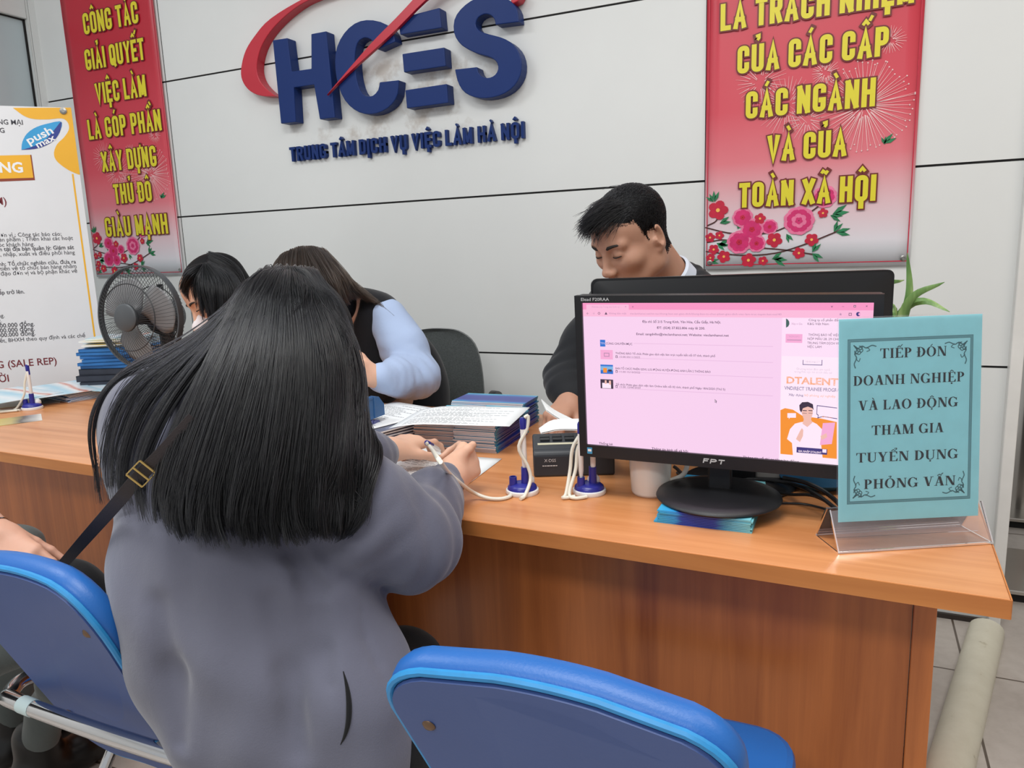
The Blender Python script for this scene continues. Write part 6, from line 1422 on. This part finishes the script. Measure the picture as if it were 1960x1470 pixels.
pk = HOODF.push(np.array([HOODF.hit(*p) for p in [(657, 1285), (663, 1310), (667, 1335), (668, 1360), (666, 1385), (660, 1408), (652, 1424)]]), -.0002); mb = MB(); mb.tube(catmull(pk, 26), [.0006 + .0034 * math.sin(math.pi * min(1, i / 25)) for i in range(26)], 8); mb.build('pocket_shade', M_BLKC, girl, True)  # thin black tube on the cloth, painting the shade of the pocket slit
# the cord of her pen runs over the cuff to the stand
ch = lambda x, y, dfar: (lambda p: p - ray(x, y) / np.linalg.norm(ray(x, y)) * .009)(min((HOODF.hit(x, y, .9, dfar), at_depth(x, y, dfar)), key=lambda p: np.linalg.norm(p - C_CAM)))
mb = MB(); mb.tube(catmull([tailp + dpen * .002, at_depth(824, 856, 1.47), ch(840, 880, 1.46), ch(858, 904, 1.44), ch(880, 924, 1.42), on_z(905, 942, .778), on_z(932, 953, .7655), on_z(957, 955, .764), on_z(974, 951, .764), near(b1, -.022, -.024, .005)], 60), .0036, 10); mb.build('cord', M_CORD, stand1, True).rotation_euler = (0, 0, -rz1)
# trousers and shoes
kR = at_depth(768, 1276, 1.26); kL = np.array([-.93, 1.14, .50])
S = SDF((-1.2, .6, .02), (-.4, 1.35, .72), .008)
for h_, k_ in ((pel + gW * .09, kR), (pel - gW * .09, kL)):
    an = k_ + np.array([-.02, -.06, -.42]); an[2] = .10
    S.path([h_, k_ - (0, 0, .012), an], [.095, .070, .045], .03)
S.cap(pel + gW * .08, pel - gW * .08, .11, .11, .05); skin_object('trousers', [S], M_BLKC, girl, 1)
for k_ in (kR, kL):
    a = k_ + np.array([-.02, -.06, 0]); S = SDF((a[0] - .1, a[1] - .14, -.01), (a[0] + .1, a[1] + .26, .16), .006); S.path([(a[0], a[1] - .03, .05), (a[0], a[1] + .08, .042), (a[0], a[1] + .15, .032)], [.042, .040, .030], .02); S.cap((a[0], a[1], .06), (a[0], a[1], .11), .045, .045, .02); S.cut_below(.002); skin_object('shoe', [S], M_SHOE, girl, 1)
# long hair over the back
D = at_depth
gd = [
 [D(497, 535, 1.19), D(440, 592, 1.18), D(335, 668, 1.16), D(232, 715, 1.15), D(192, 815, 1.145), D(182, 905, 1.14), D(188, 985, 1.13)],
 [D(502, 530, 1.18), D(450, 600, 1.145), D(350, 680, 1.11), D(258, 745, 1.095), D(218, 850, 1.075), D(216, 930, 1.06), D(245, 1005, 1.04)],
 [D(508, 530, 1.20), D(455, 612, 1.12), D(378, 705, 1.065), D(312, 805, 1.035), D(272, 900, 1.015), D(272, 970, 1.0), D(300, 1030, .985)],
 [D(516, 528, 1.20), D(475, 612, 1.10), D(418, 722, 1.03), D(372, 840, .995), D(340, 930, .975), D(335, 985, .965), D(350, 1040, .958)],
 [D(526, 526, 1.205), D(505, 615, 1.08), D(470, 728, 1.02), D(432, 850, .98), D(408, 935, .962), D(405, 1000, .953), D(425, 1058, .95)],
 [D(538, 526, 1.21), D(540, 618, 1.065), D(530, 735, 1.015), D(508, 855, .98), D(495, 940, .965), D(490, 1000, .958), D(505, 1060, .955)],
 [D(552, 526, 1.21), D(585, 620, 1.075), D(592, 740, 1.03), D(580, 860, 1.0), D(572, 940, .985), D(570, 1000, .978), D(590, 1050, .975)],
 [D(565, 528, 1.205), D(622, 628, 1.105), D(640, 750, 1.07), D(640, 870, 1.04), D(645, 945, 1.02), D(640, 1000, 1.005), D(630, 1040, 1.0)],
 [D(576, 530, 1.19), D(648, 632, 1.165), D(662, 755, 1.13), D(668, 875, 1.085), D(682, 945, 1.055), D(680, 990, 1.04), D(665, 1025, 1.03)]]
inw = (-.32, .93, -.12)
S = SDF((-1.2, .6, .62), (-.55, 1.15, 1.22), .0058)
e_ = lambda c, r, k=.02, sub=False: S.ell(Pg(*c), r, Mg, k, sub)
e_((0, -.018, .035), (.083, .103, .089)); e_((0, -.05, -.03), (.078, .068, .085), .03)
e_((0, .125, -.055), (.062, .075, .10), .01, True)
for i in (3, 4, 5, 6, 7):
    g_ = catmull(gd[i], 9) + np.array(inw) * .034; S.path(list(g_[1:8]), [.024, .026, .024, .020, .016, .012, .008], .02)
skin_object('hair_base', [S], M_CAP, girl, 3); HB = S
st = comb(gd, [.12, .15, .50, 1.5, 1.6, 1.6, 1.5, 1.25], 480, 26, 7, inw, .012, .0115, 20, .14, None, .5, .006, {0: [.05, .6], 1: [.0, .3, .85], 2: [.45, .65, .85, .95]})
side = [[D(505, 545, 1.27), D(478, 585, 1.25), D(455, 640, 1.23), D(430, 690, 1.2), D(408, 720, 1.17)], [D(520, 530, 1.22), D(490, 580, 1.17), D(462, 640, 1.14), D(430, 700, 1.1), D(400, 745, 1.08)]]
st += comb(side, [1], 20, 30, 11, inw, .01, .010, 14, .2)
side = [[D(580, 530, 1.22), D(640, 600, 1.24), D(660, 680, 1.24), D(662, 760, 1.23), D(664, 840, 1.2)], [D(570, 524, 1.19), D(634, 600, 1.16), D(656, 690, 1.15), D(660, 780, 1.13), D(664, 850, 1.11)]]
st += comb(side, [1], 26, 30, 12, inw, .01, .008, 14, .2)
side = [[D(540, 522, 1.27), D(500, 535, 1.22), D(470, 580, 1.18), D(452, 630, 1.15)], [D(548, 522, 1.29), D(546, 530, 1.15), D(540, 590, 1.085), D(535, 650, 1.06)], [D(556, 523, 1.27), D(600, 548, 1.19), D(635, 600, 1.15), D(650, 660, 1.13)]]
st += comb(side, [1, 1], 90, 26, 13, inw, .008, .009, 12, .3)
HB.a = np.minimum(HB.a, .2)
top = [[D(x0 + 15, 575, 1.30), D(x0 + 8, 530, 1.28), D(x0, 521, 1.22), D(x1, y1, 1.13), D(x2, y2, 1.09), D(x2 - 4, y2 + 70, 1.06)] for x0, x1, y1, x2, y2 in ((500, 470, 575, 440, 650), (520, 505, 570, 485, 650), (542, 540, 568, 530, 655), (562, 580, 572, 585, 655), (580, 622, 585, 632, 665), (590, 645, 605, 655, 680))]
st += comb(top, [1, 1, 1, 1, 1], 170, 24, 17, inw, .01, .010, 16, .3)
st = drape(st, [HB, HOODF], 3, .003, .014)
hair_object('hair', st, M_HAIR, girl, .00062)

# her shoulder bag
bag = thing('shoulder_bag', 'black shoulder bag hanging at the left side of the person in grey', 'bag', (-1.30, .86, .50))
bcn = D(126, 1100, 1.43); S = SDF(bcn - .2, bcn + .2, .006); S.ell(bcn - (0, 0, .055), (.075, .06, .085), np.array(Matrix.Rotation(.5, 3, 'Z')), .02); S.ell(bcn - (0, 0, .08), (.085, .065, .06), np.array(Matrix.Rotation(.5, 3, 'Z')), .03); skin_object('body', [S], M_BLKC, bag, 1)
def strap(P, w, name, m, parent, nrm_=None, th=.0014):
    pts = catmull(P, 30); mb = MB(); vs = []
    for i, p in enumerate(pts):
        d = nrm(pts[min(i + 1, 29)] - pts[max(i - 1, 0)]); v = nrm(C_CAM * np.array([1, 1, .9]) - p) if nrm_ is None else nrm_; s_ = nrm(np.cross(d, v)); vs += [p - s_ * w + v * th, p + s_ * w + v * th, p + s_ * w - v * th, p - s_ * w - v * th]
    mb.add(vs, [(i * 4 + j, i * 4 + (j + 1) % 4, i * 4 + 4 + (j + 1) % 4, i * 4 + 4 + j) for i in range(29) for j in range(4)] + [(0, 1, 2, 3), (116, 117, 118, 119)]); return mb.build(name, m, parent, True)
M_STRAP = mat('dark_strap', rgb(46, 38, 40), .6, var=.06, bump=.3, bscale=600); M_GOLD = mat('gold_buckle', rgb(206, 176, 110), .25, .9)
strap(list(HOODF.push(np.array([D(372, 800, 1.0), D(310, 868, 1.0), D(264, 915, 1.01), D(222, 965, 1.03)]), .002)) + [D(160, 1035, 1.17), D(118, 1083, 1.345)], .0092, 'strap', M_STRAP, bag)
mb = MB(); _b = HOODF.push(np.array([D(262, 917, 1.0), D(300, 878, 1.0)]), .004); bd = nrm(_b[0] - _b[1]); bs = nrm(np.cross(bd, nrm(C_CAM - D(270, 905, .99)))); bc0 = HOODF.push(np.array([D(270, 907, 1.0)]), .007)[0]
for o_ in (-.013, 0, .013): mb.tube([bc0 + bd * o_ - bs * .013, bc0 + bd * o_ + bs * .013], .0016, 8)
for q in (-1, 1): mb.tube([bc0 - bd * .013 + bs * .013 * q, bc0 + bd * .013 + bs * .013 * q], .0010, 8)
mb.build('buckle', M_GOLD, bag)

# ------------------------------------------------------------------ the man behind the two monitors
man = thing('person', 'person with short black hair in a dark suit, looking down behind the monitors', 'person', (-.42, 2.02, 0))
mS = 1.0; MC = at_depth(1207, 453, 1.80); Pm, Mm = head_frame(MC, (-.50, -.82, -.46), 0.0, mS)
nbm = MC + np.array([.075, .135, -.135]); mU = nrm((.95, -.28, 0)); shR = nbm - mU * .185 + np.array([0, .01, -.055]); shL = nbm + mU * .185 + np.array([0, .01, -.055])
elR = at_depth(1086, 722, 2.02); wrR = at_depth(1092, 768, 1.915); elL = shL + np.array([.03, -.05, -.26]); wrL = np.array([-.18, 1.72, .80]); pm = np.array([-.40, 2.1, .50])
S = SDF(MC - (.36, .25, .80), MC + (.42, .55, .22), .0036)
add_head(S, Pm, Mm, mS, nbm, True)
S.path([nbm + (0, 0, -.03), nbm + (0, .03, -.16), pm + (0, -.02, .1), pm], [.045, .085, .09, .11], .03)
for a, b, c in ((shR, elR, wrR), (shL, elL, wrL)): S.path([nbm + (0, .01, -.07), a, b, c], [.03, .035, .035, .027], .02)
dm = nrm(at_depth(1050, 815, 1.83) - wrR); hm = SDF(wrR - .12, wrR + (.12, .12, .12), .0028); hm.cap(wrR - dm * .1, wrR, .03, .027, .01)
add_hand(hm, wrR, dm, nrm((-.05, -.55, .80)), -1, [(.55, .7, .4), (.6, .75, .4), (.7, .8, .5), (.85, .9, .5)], 1.0, .07, (.75, .55, -.35), (.3, .35))
hm2 = SDF(wrL - .12, wrL + .14, .0035); add_hand(hm2, wrL, nrm((-.4, -.9, -.1)), (0, 0, 1), 1, [.3, .35, .4, .45], 1.0)
def scalp(c, pad=0.0):
    o = Pm(0, 0, 0); inv = np.linalg.inv(np.stack([Pm(1, 0, 0) - o, Pm(0, 1, 0) - o, Pm(0, 0, 1) - o], 1)); q = (c - o) @ inv.T; x, y, z = q[:, 0], q[:, 1], q[:, 2]; ax_ = np.abs(x)
    front = .066 + .012 * np.clip((ax_ - .02) / .04, 0, 1) * 0
    line = np.where(y > .035, front + (y - .035) * .06 - np.clip(ax_ - .035, 0, 1) * .5, np.where(y > .012, -.012, np.where(y > -.03, .012, -.062)))
    line = line + pad; line = np.where((y > .012) & (y <= .035), -.012 + (y - .012) / .023 * .065 + pad, line)
    return (z > line) & (ax_ < .0835) & (z > -.075), q
lp = lip_paint(Pm)
def paint_man(c):
    r = lp(c); s_, q = scalp(c, .004); r = np.where(s_, 2, r); return r
mo = skin_object('body', [S, hm, hm2], [M_SKIN_M, M_LIPS, M_CAP], man, 1, paint_man)
face_bits(Pm, Mm, mS, man)
rnd = np.random.RandomState(5); off = np.array(man.location)
nv = len(mo.data.vertices); co = np.zeros(nv * 3); mo.data.vertices.foreach_get('co', co); co = co.reshape(-1, 3) + off; no = np.zeros(nv * 3); mo.data.vertices.foreach_get('normal', no); no = no.reshape(-1, 3)
msk, q = scalp(co); idx = np.where(msk & (co[:, 2] > MC[2] - .2))[0]; pick = rnd.choice(idx, 9000); st = []
fw = Mm[:, 1]; upv = Mm[:, 2]
for i in pick:
    x, y, z = q[i]; topness = np.clip((z - .035) / .05, 0, 1); L = .009 + .044 * topness + .012 * topness * np.clip(y / .06, 0, 1); L *= rnd.uniform(.7, 1.15)
    nn = no[i]; dirv = nrm(nn * (.75 - .25 * topness * (y > .02)) + (fw * (.35 + .75 * np.clip((y + .02) / .08, 0, 1)) + upv * .30) * topness + (-upv * .9 + fw * .1) * (1 - topness) + rnd.normal(0, .16, 3))
    p0 = co[i] - nn * .002; b = nrm(dirv + fw * .5 * topness - upv * .25 * topness)
    st.append(np.array([p0, p0 + dirv * L * .5, p0 + dirv * L * .5 + b * L * .5]))
hair_object('hair', st, M_HAIR, man, .00055, .3)
# suit, shirt collar
S = SDF(nbm - (.36, .34, .62), nbm + (.44, .34, .10), .0055)
mM = np.stack([mU, np.cross((0, 0, 1), mU), (0, 0, 1)], 1)
S.ell(nbm + (0, .035, -.19), (.195, .125, .17), mM, .05); S.ell(pm + (0, -.03, .25), (.18, .125, .26), mM, .06)
S.cap(shR + (0, 0, -.015), shL + (0, 0, -.015), .072, .072, .045); S.cap(nbm - mU * .09 + (0, .02, -.015), nbm + mU * .09 + (0, .02, -.015), .05, .05, .03)
S.path([shR, shR * .5 + elR * .5 + (-.01, .01, 0), elR, elR * .5 + wrR * .5, wrR - dm * .025], [.076, .068, .060, .052, .042], .03); S.path([shL, elL, wrL + (.03, .06, .01)], [.076, .060, .043], .03)
S.cap(Pm(0, -.03, -.03), nbm + (0, -.01, .02), .058 * mS, .066, .004, True)
nd = nrm(Pm(0, -.035, -.05) - nbm); nx_ = nrm(np.cross(nd, Mm[:, 1])); ny_ = np.cross(nd, nx_)
S.path([nbm + nd * .004 + (nx_ * math.cos(a) + ny_ * math.sin(a)) * .078 + np.array([0, 0, -.01]) for a in np.linspace(0, 6.283, 17)], [.017] * 17, .015)
S.ripple(elR, .12, nrm(wrR - elR) + np.array([.2, 0, -.5]), .04, .004, 2)
S.folds(.0016, [((40, 20, 30), 1), ((-30, 50, 20), .8)], 3); skin_object('jacket', [S], M_SUIT, man, 1)
mb = MB(); nd = nrm(Pm(0, -.035, -.05) - nbm); nx_ = nrm(np.cross(nd, Mm[:, 1])); ny_ = np.cross(nd, nx_); vs = []; K = 40
for k in range(K):
    a = 2 * math.pi * k / K; hgt = .040 if abs(((a + math.pi / 2) % (2 * math.pi)) - math.pi) < 2.6 else .03
    for r_, h_ in ((.064, .0), (.0625, hgt * .5 + .012), (.0615, hgt + .014), (.068, hgt + .010), (.074, .004)): vs.append(nbm + nd * (h_ + .004) + (nx_ * math.cos(a) + ny_ * math.sin(a)) * r_)
mb.add(vs, [(k * 5 + j, k * 5 + j + 1, ((k + 1) % K) * 5 + j + 1, ((k + 1) % K) * 5 + j) for k in range(K) for j in range(4)]); mb.build('shirt_collar', M_WSH, man, True, fix=False)
mb = MB(); cdm = -dm; mb.tube([wrR + cdm * .034, wrR + cdm * .016, wrR + cdm * .008], [.0395, .0385, .0365], 20); mb.build('shirt_cuff', M_WSH, man, True)
S = SDF((-.75, 1.55, .02), (0, 2.35, .68), .009)
for q_ in (-1, 1):
    h_ = pm + mU * .09 * q_; k_ = h_ + np.array([-.05, -.30, .03]); S.path([h_, k_, k_ + np.array([0, .05, -.43])], [.10, .075, .05], .03)
skin_object('trousers', [S], M_SUIT, man, 1)
pp = at_depth(1072, 806, 1.865)
# folded papers in his hand
pf = thing('folded_paper', 'white folded sheets held by the person in the suit', 'paper', (pp[0], pp[1], Z0)); mb = MB()
def fan_sheet(A):
    A = [catmull(a, 9) for a in A]; vs = [p for a in A for p in a]; mb.add(vs, [(i * 9 + j, i * 9 + j + 1, (i + 1) * 9 + j + 1, (i + 1) * 9 + j) for i in range(len(A) - 1) for j in range(8)])
for dz in (0, .003):
    up_ = np.array([0, -.001, dz])
    fan_sheet([[D(1036, 766, 1.80) + up_, D(1062, 787, 1.79) + up_, D(1112, 812, 1.78) + up_], [D(1046, 787, 1.77) + up_, D(1070, 803, 1.76) + up_, D(1112, 826, 1.75) + up_]])
    fan_sheet([[D(1032, 822, 1.76) + up_, D(1060, 806, 1.745) + up_, D(1112, 804, 1.73) + up_], [D(1036, 831, 1.72) + up_, D(1070, 824, 1.71) + up_, D(1112, 824, 1.70) + up_]])
o = mb.build('sheets', M_PAPER, pf, False, fix=False); sd = o.modifiers.new('t', 'SOLIDIFY'); sd.thickness = .0006

# ------------------------------------------------------------------ the woman in the vest
vest = thing('person', 'person in a black vest and pale blue shirt bending over behind the letter trays', 'person', (-1.42, 2.05, 0))
VC = at_depth(587, 567, 2.17); Pv, Mv = head_frame(VC, (-.55, -.62, -.62), .25)
vsL = at_depth(742, 612, 2.27); nbv = at_depth(668, 590, 2.30); vsR = nbv + (nbv - vsL) * np.array([1, 1, .6]) * 1.0; veL = at_depth(797, 722, 2.19); vwL = at_depth(722, 722, 2.06); pv = np.array([-1.40, 2.18, .50])
S = SDF(VC - (.5, .35, .75), VC + (.55, .70, .2), .0048)
add_head(S, Pv, Mv, 1.0, nbv); S.path([nbv, nbv + (.02, .10, -.16), pv + (0, -.03, .15), pv], [.065, .10, .09, .12], .05)
vwR = nbv + np.array([-.28, -.22, -.22]); veR = vsR + np.array([-.08, -.02, -.22])
for a, b, c in ((vsL, veL, vwL), (vsR, veR, vwR)): S.path([nbv, a, b, c], [.045, .045, .036, .025], .03)
dv_ = nrm(at_depth(662, 705, 1.99) - vwL); hv = SDF(vwL - .16, vwL + .14, .003); hv.cap(vwL - dv_ * .08, vwL, .029, .024, .01); add_hand(hv, vwL, dv_, nrm((.35, -.8, .45)), 1, [.45, .5, .55, .6], .95, .07)
skin_object('body', [S, hv], M_SKIN, vest, 1)
S = SDF(nbv - (.45, .40, .60), nbv + (.50, .40, .12), .006); vU = nrm((vsL - vsR) * (1, 1, 0)); vM = np.stack([vU, np.cross((0, 0, 1), vU), (0, 0, 1)], 1)
S.path([vsL, vsL * .5 + veL * .5 + (.006, 0, 0), veL + (.004, 0, 0), veL * .5 + vwL * .5, vwL - dv_ * .02], [.066, .066, .060, .052, .040], .03); S.path([vsR, veR, vwR], [.064, .055, .042], .03); S.cap(vwL - dv_ * .035, vwL - dv_ * .012, .041, .041, .005)
S.cap(nbv + (0, 0, .0), nbv + nrm(VC - nbv) * .055, .066, .062, .015)
ax = nrm(vwL - veL)
S.ripple(veL, .11, ax + np.array([.3, 0, -.6]), .036, .005, 1); S.ripple(veL * .5 + vwL * .5, .08, ax, .028, .003, 5); S.ripple(vsL * .5 + veL * .5, .09, (.3, 0, -1), .045, .003, 3)
S.folds(.0018, [((60, 20, 30), 1), ((-30, 60, 40), .8), ((20, -30, 90), .6)], 5); skin_object('shirt', [S], M_SHIRT, vest, 1)
S = SDF(nbv - (.40, .40, .60), nbv + (.45, .45, .14), .006)
vsi = nbv * .30 + vsL * .70; vsj = nbv * .30 + vsR * .70
S.cap(vsi + (0, .01, .0), vsj + (0, .01, .0), .074, .074, .04); S.ell(nbv + (.01, .05, -.15), (.165, .115, .18), vM, .05); S.ell(pv + (0, -.03, .22), (.16, .12, .25), vM, .06)
S.cap(nbv - (0, 0, .02), nbv + nrm(VC - nbv) * .10, .068, .085, .015, True); S.folds(.0015, [((40, 20, 30), 1)], 8); skin_object('vest', [S], M_VEST, vest, 1)
S = SDF((-1.8, 1.6, .02), (-1.0, 2.45, .68), .009)
for q_ in (-1, 1):
    h_ = pv + vU * .085 * q_; k_ = h_ + np.array([0, -.32, .02]); S.path([h_, k_, k_ + np.array([0, .05, -.42])], [.10, .07, .045], .03)
skin_object('trousers', [S], M_BLKC, vest, 1)
gv = [[D(540, 500, 2.13), D(522, 540, 2.08), D(528, 600, 2.05), D(545, 660, 2.04)], [D(560, 484, 2.10), D(552, 545, 2.03), D(568, 600, 2.02), D(590, 665, 2.03)], [D(578, 478, 2.10), D(590, 540, 2.03), D(610, 590, 2.03), D(630, 650, 2.05)],
      [D(588, 477, 2.12), D(626, 530, 2.05), D(645, 570, 2.07), D(655, 600, 2.11)], [D(594, 478, 2.15), D(640, 522, 2.10), D(668, 556, 2.14), D(690, 572, 2.20)], [D(598, 479, 2.18), D(648, 525, 2.17), D(690, 560, 2.20), D(738, 588, 2.21)]]
S = SDF(VC - .25, VC + .22, .006); e_ = lambda c, r, k=.02, sub=False: S.ell(Pv(*c), r, Mv, k, sub)
e_((0, -.018, .036), (.086, .106, .092)); e_((0, -.05, -.05), (.075, .07, .09), .03); e_((0, .125, -.07), (.055, .07, .085), .01, True); skin_object('hair_base', [S], M_CAP, vest, 2); VHB = S
st = comb(gv, [1, 1, 1.2, 1.2, .9], 110, 30, 21, (-.4, .88, -.1), .02, .014, 14, .2, (0, .06, .0), .5) + comb(gv[4:] + [[D(600, 482, 2.2), D(660, 530, 2.22), D(720, 575, 2.22), D(778, 632, 2.20)]], [1, .35], 24, 12, 22, (-.4, .88, -.1), .01, .012, 14, .3)
hair_object('hair', drape(st, [VHB], 4, .001, .010), M_HAIRB, vest, .0008)

# ------------------------------------------------------------------ the woman with the face mask
mk = thing('person', 'person in a white face mask and black jacket with head bowed beside the fan', 'person', (-1.90, 2.10, 0))
KC = at_depth(414, 562, 2.45); Pk, Mk = head_frame(KC, (-.42, -.80, -.52), -.12)
nbk = KC + np.array([.03, .12, -.14]); kU = nrm((1, .1, 0)); ksR = nbk - kU * .18 + (0, 0, -.05); ksL = nbk + kU * .18 + (0, 0, -.05); pk_ = np.array([-1.88, 2.2, .5])
S = SDF(KC - (.35, .35, .62), KC + (.4, .5, .2), .0048); add_head(S, Pk, Mk, 1.0, nbk); S.path([nbk, nbk + (0, .06, -.16), pk_], [.065, .10, .12], .05)
keR = ksR + np.array([-.02, -.08, -.25]); kwR = ksR + np.array([.02, -.30, -.22]); keL = ksL + np.array([.04, -.06, -.25]); kwL = ksL + np.array([-.08, -.28, -.22])
for a, b, c in ((ksR, keR, kwR), (ksL, keL, kwL)): S.path([nbk, a, b, c], [.045, .045, .036, .025], .03)
h1 = SDF(kwR - .14, kwR + .14, .0035); add_hand(h1, kwR, (.3, -.9, -.15), (0, 0, 1), -1, [.3, .4, .4, .5], .95); h2 = SDF(kwL - .14, kwL + .14, .0035); add_hand(h2, kwL, (-.2, -.95, -.15), (0, 0, 1), 1, [.3, .4, .4, .5], .95)
skin_object('body', [S, h1, h2], M_SKIN, mk, 1); face_bits(Pk, Mk, 1.0, mk)
S = SDF(KC - .16, KC + .16, .003); e_ = lambda c, r, k=.01, sub=False: S.ell(Pk(*c), r, Mk, k, sub)
e_((0, .036, -.062), (.066, .066, .062), .01); S.cap(Pk(0, .085, -.03), Pk(0, .112, -.055), .012, .014, .02); S.cap(Pk(0, .112, -.055), Pk(0, .09, -.10), .014, .02, .02); S.ell(Pk(0, .03, -.06), (.062, .062, .058), Mk, .004, True); S.ell(Pk(0, -.075, -.05), (.12, .10, .12), Mk, .004, True); skin_object('face_mask', [S], M_MASK, mk, 1)
S = SDF(nbk - (.36, .40, .62), nbk + (.36, .36, .09), .0065); kM = np.stack([kU, np.cross((0, 0, 1), kU), (0, 0, 1)], 1)
S.cap(ksR, ksL, .074, .074, .04); S.ell(nbk + (0, .05, -.18), (.18, .12, .17), kM, .05); S.ell(pk_ + (0, -.03, .22), (.17, .12, .25), kM, .06); S.path([ksR, keR, kwR], [.07, .058, .042], .03); S.path([ksL, keL, kwL], [.07, .058, .042], .03); S.cap(nbk, nbk + nrm(KC - nbk) * .1, .058, .07, .01, True); S.folds(.0015, [((40, 20, 30), 1)], 2); skin_object('jacket', [S], M_SUIT, mk, 1)
S = SDF((-2.3, 1.6, .02), (-1.5, 2.45, .68), .009)
for q_ in (-1, 1):
    h_ = pk_ + kU * .085 * q_; k_ = h_ + np.array([0, -.32, .02]); S.path([h_, k_, k_ + np.array([0, .05, -.42])], [.10, .07, .045], .03)
skin_object('trousers', [S], M_BLKC, mk, 1)
gk = [[D(392, 507, 2.36), D(368, 530, 2.36), D(358, 556, 2.37)], [D(393, 507, 2.35), D(392, 545, 2.31), D(404, 590, 2.32)], [D(397, 505, 2.34), D(428, 550, 2.29), D(424, 630, 2.30)], [D(400, 503, 2.36), D(450, 545, 2.34), D(470, 660, 2.34)], [D(404, 500, 2.42), D(462, 540, 2.44), D(480, 660, 2.42)]]
gk = [[D(390, 507, 2.36), D(360, 524, 2.33), D(347, 548, 2.355)]] + gk
gk = [[*g, g[-1] + (np.array([0, 0, -.02]) if i < 2 else np.array([.01, 0, -.14]))] for i, g in enumerate(gk)]
S = SDF(KC - .22, KC + .22, .006); e_ = lambda c, r, k=.02, sub=False: S.ell(Pk(*c), r, Mk, k, sub)
e_((0, -.018, .036), (.086, .105, .090)); e_((0, -.05, -.05), (.082, .07, .10), .03); e_((0, .122, -.052), (.054, .075, .095), .01, True); skin_object('hair_base', [S], M_CAP, mk, 2)
hair_object('hair', drape(comb(gk, [.9, .8, 1, 1.2, 1.2], 110, 30, 31, (-.3, .9, -.1), .014, .012, 14, .2), [S], 5, .001, .010), M_HAIR, mk, .0008)

# ------------------------------------------------------------------ the person at the far left (hand, knee and foot in view)
lp_ = thing('person', 'person in grey trousers at the left edge, only hand, thigh and foot visible', 'person', (-1.75, .70, 0))
wl = at_depth(-6, 1022, 1.50); fl2 = nrm(at_depth(66, 1088, 1.47) - wl)
hl = SDF(wl - .16, wl + .17, .0026); el_ = wl - R_CAM[:, 0] * .22 + np.array([0, -.04, .06]); sl_ = np.array([-1.93, .62, 1.0])
hl.cap(wl - fl2 * .12, wl, .031, .027, .01); add_hand(hl, wl, fl2, nrm((.35, -.55, .75)), -1, [(.35, .8, .5), (.4, .85, .5), (.5, .9, .5), (.55, .9, .5)], .98, .06, (.85, .35, -.45), (.3, .3))
S = SDF((-2.3, .35, .40), (-1.3, 1.15, 1.42), .006); hp = np.array([-1.86, .64, 1.22]); Pl, Ml = head_frame(hp, (.1, .95, -.25)); S2_ = None
add_head(S, Pl, Ml, 1.0, (-1.84, .60, 1.04)); S.path([(-1.84, .60, 1.04), (-1.82, .58, .85), (-1.76, .60, .5)], [.07, .11, .12], .05); S.path([(-1.84, .60, 1.04), (-1.70, .60, .98), el_, wl], [.05, .05, .04, .028], .03)
skin_object('body', [S, hl], M_SKIN_R, lp_, 1)
S = SDF((-2.3, .35, .42), (-1.3, 1.15, 1.1), .008); S.path([(-2.0, .60, .98), (-1.68, .60, .98)], [.08, .08], .05); S.ell((-1.82, .58, .82), (.19, .13, .24), None, .05); S.ell((-1.78, .60, .56), (.19, .14, .14), None, .05); S.path([(-1.68, .60, .96), el_, wl - fl2 * .07], [.08, .06, .042], .03); skin_object('jacket', [S], M_SUIT, lp_, 1)
S = SDF((-2.1, .4, .05), (-1.2, 1.25, .72), .008); kn = at_depth(150, 1165, 1.56); kn2 = np.array([-1.86, 1.05, .52])
an = at_depth(72, 1425, 1.76); an[2] = .12
S.path([(-1.62, .60, .50), kn * .5 + np.array([-1.62, .60, .5]) * .5, kn, kn + np.array([-.03, .05, -.02])], [.085, .078, .074, .066], .03); S.path([kn, (kn + an) / 2 + (0, .02, 0), an], [.060, .048, .042], .03); S.path([(-1.86, .60, .50), kn2, (-1.86, 1.0, .12)], [.10, .075, .05], .03); S.cap((-1.62, .60, .5), (-1.86, .6, .5), .11, .11, .04)
S.folds(.003, [((50, 30, 20), 1), ((-30, 40, 60), .8)], 9); skin_object('trousers', [S], M_GRYT, lp_, 1)
for a in (an, np.array([-1.86, 1.0, .12])):
    S = SDF((a[0] - .12, a[1] - .14, -.01), (a[0] + .16, a[1] + .26, .2), .006); S.path([(a[0], a[1] - .03, .045), (a[0] + .02, a[1] + .09, .042), (a[0] + .03, a[1] + .16, .032)], [.042, .042, .032], .02); S.cap((a[0], a[1], .06), (a[0], a[1], .13), .05, .05, .02); S.cut_below(.002); skin_object('shoe', [S], M_SHOE, lp_, 1)
mb = MB(); c_ = wl - fl2 * .012; a_ = nrm(np.cross(fl2, (0, 0, 1))); b_ = np.cross(a_, fl2); mb.tube([c_ + (a_ * math.cos(t) + b_ * math.sin(t)) * .0295 for t in [2 * math.pi * k / 30 for k in range(30)]], .0028, 8, closed=True); mb.build('bracelet', M_CHR, lp_, True)
hS = SDF(hp - .2, hp + .2, .008); hS.ell(Pl(0, -.018, .036), (.086, .106, .09), Ml, .02); hS.ell(Pl(0, .12, -.05), (.06, .08, .1), Ml, .01, True); skin_object('hair', [hS], M_CAP, lp_, 1)
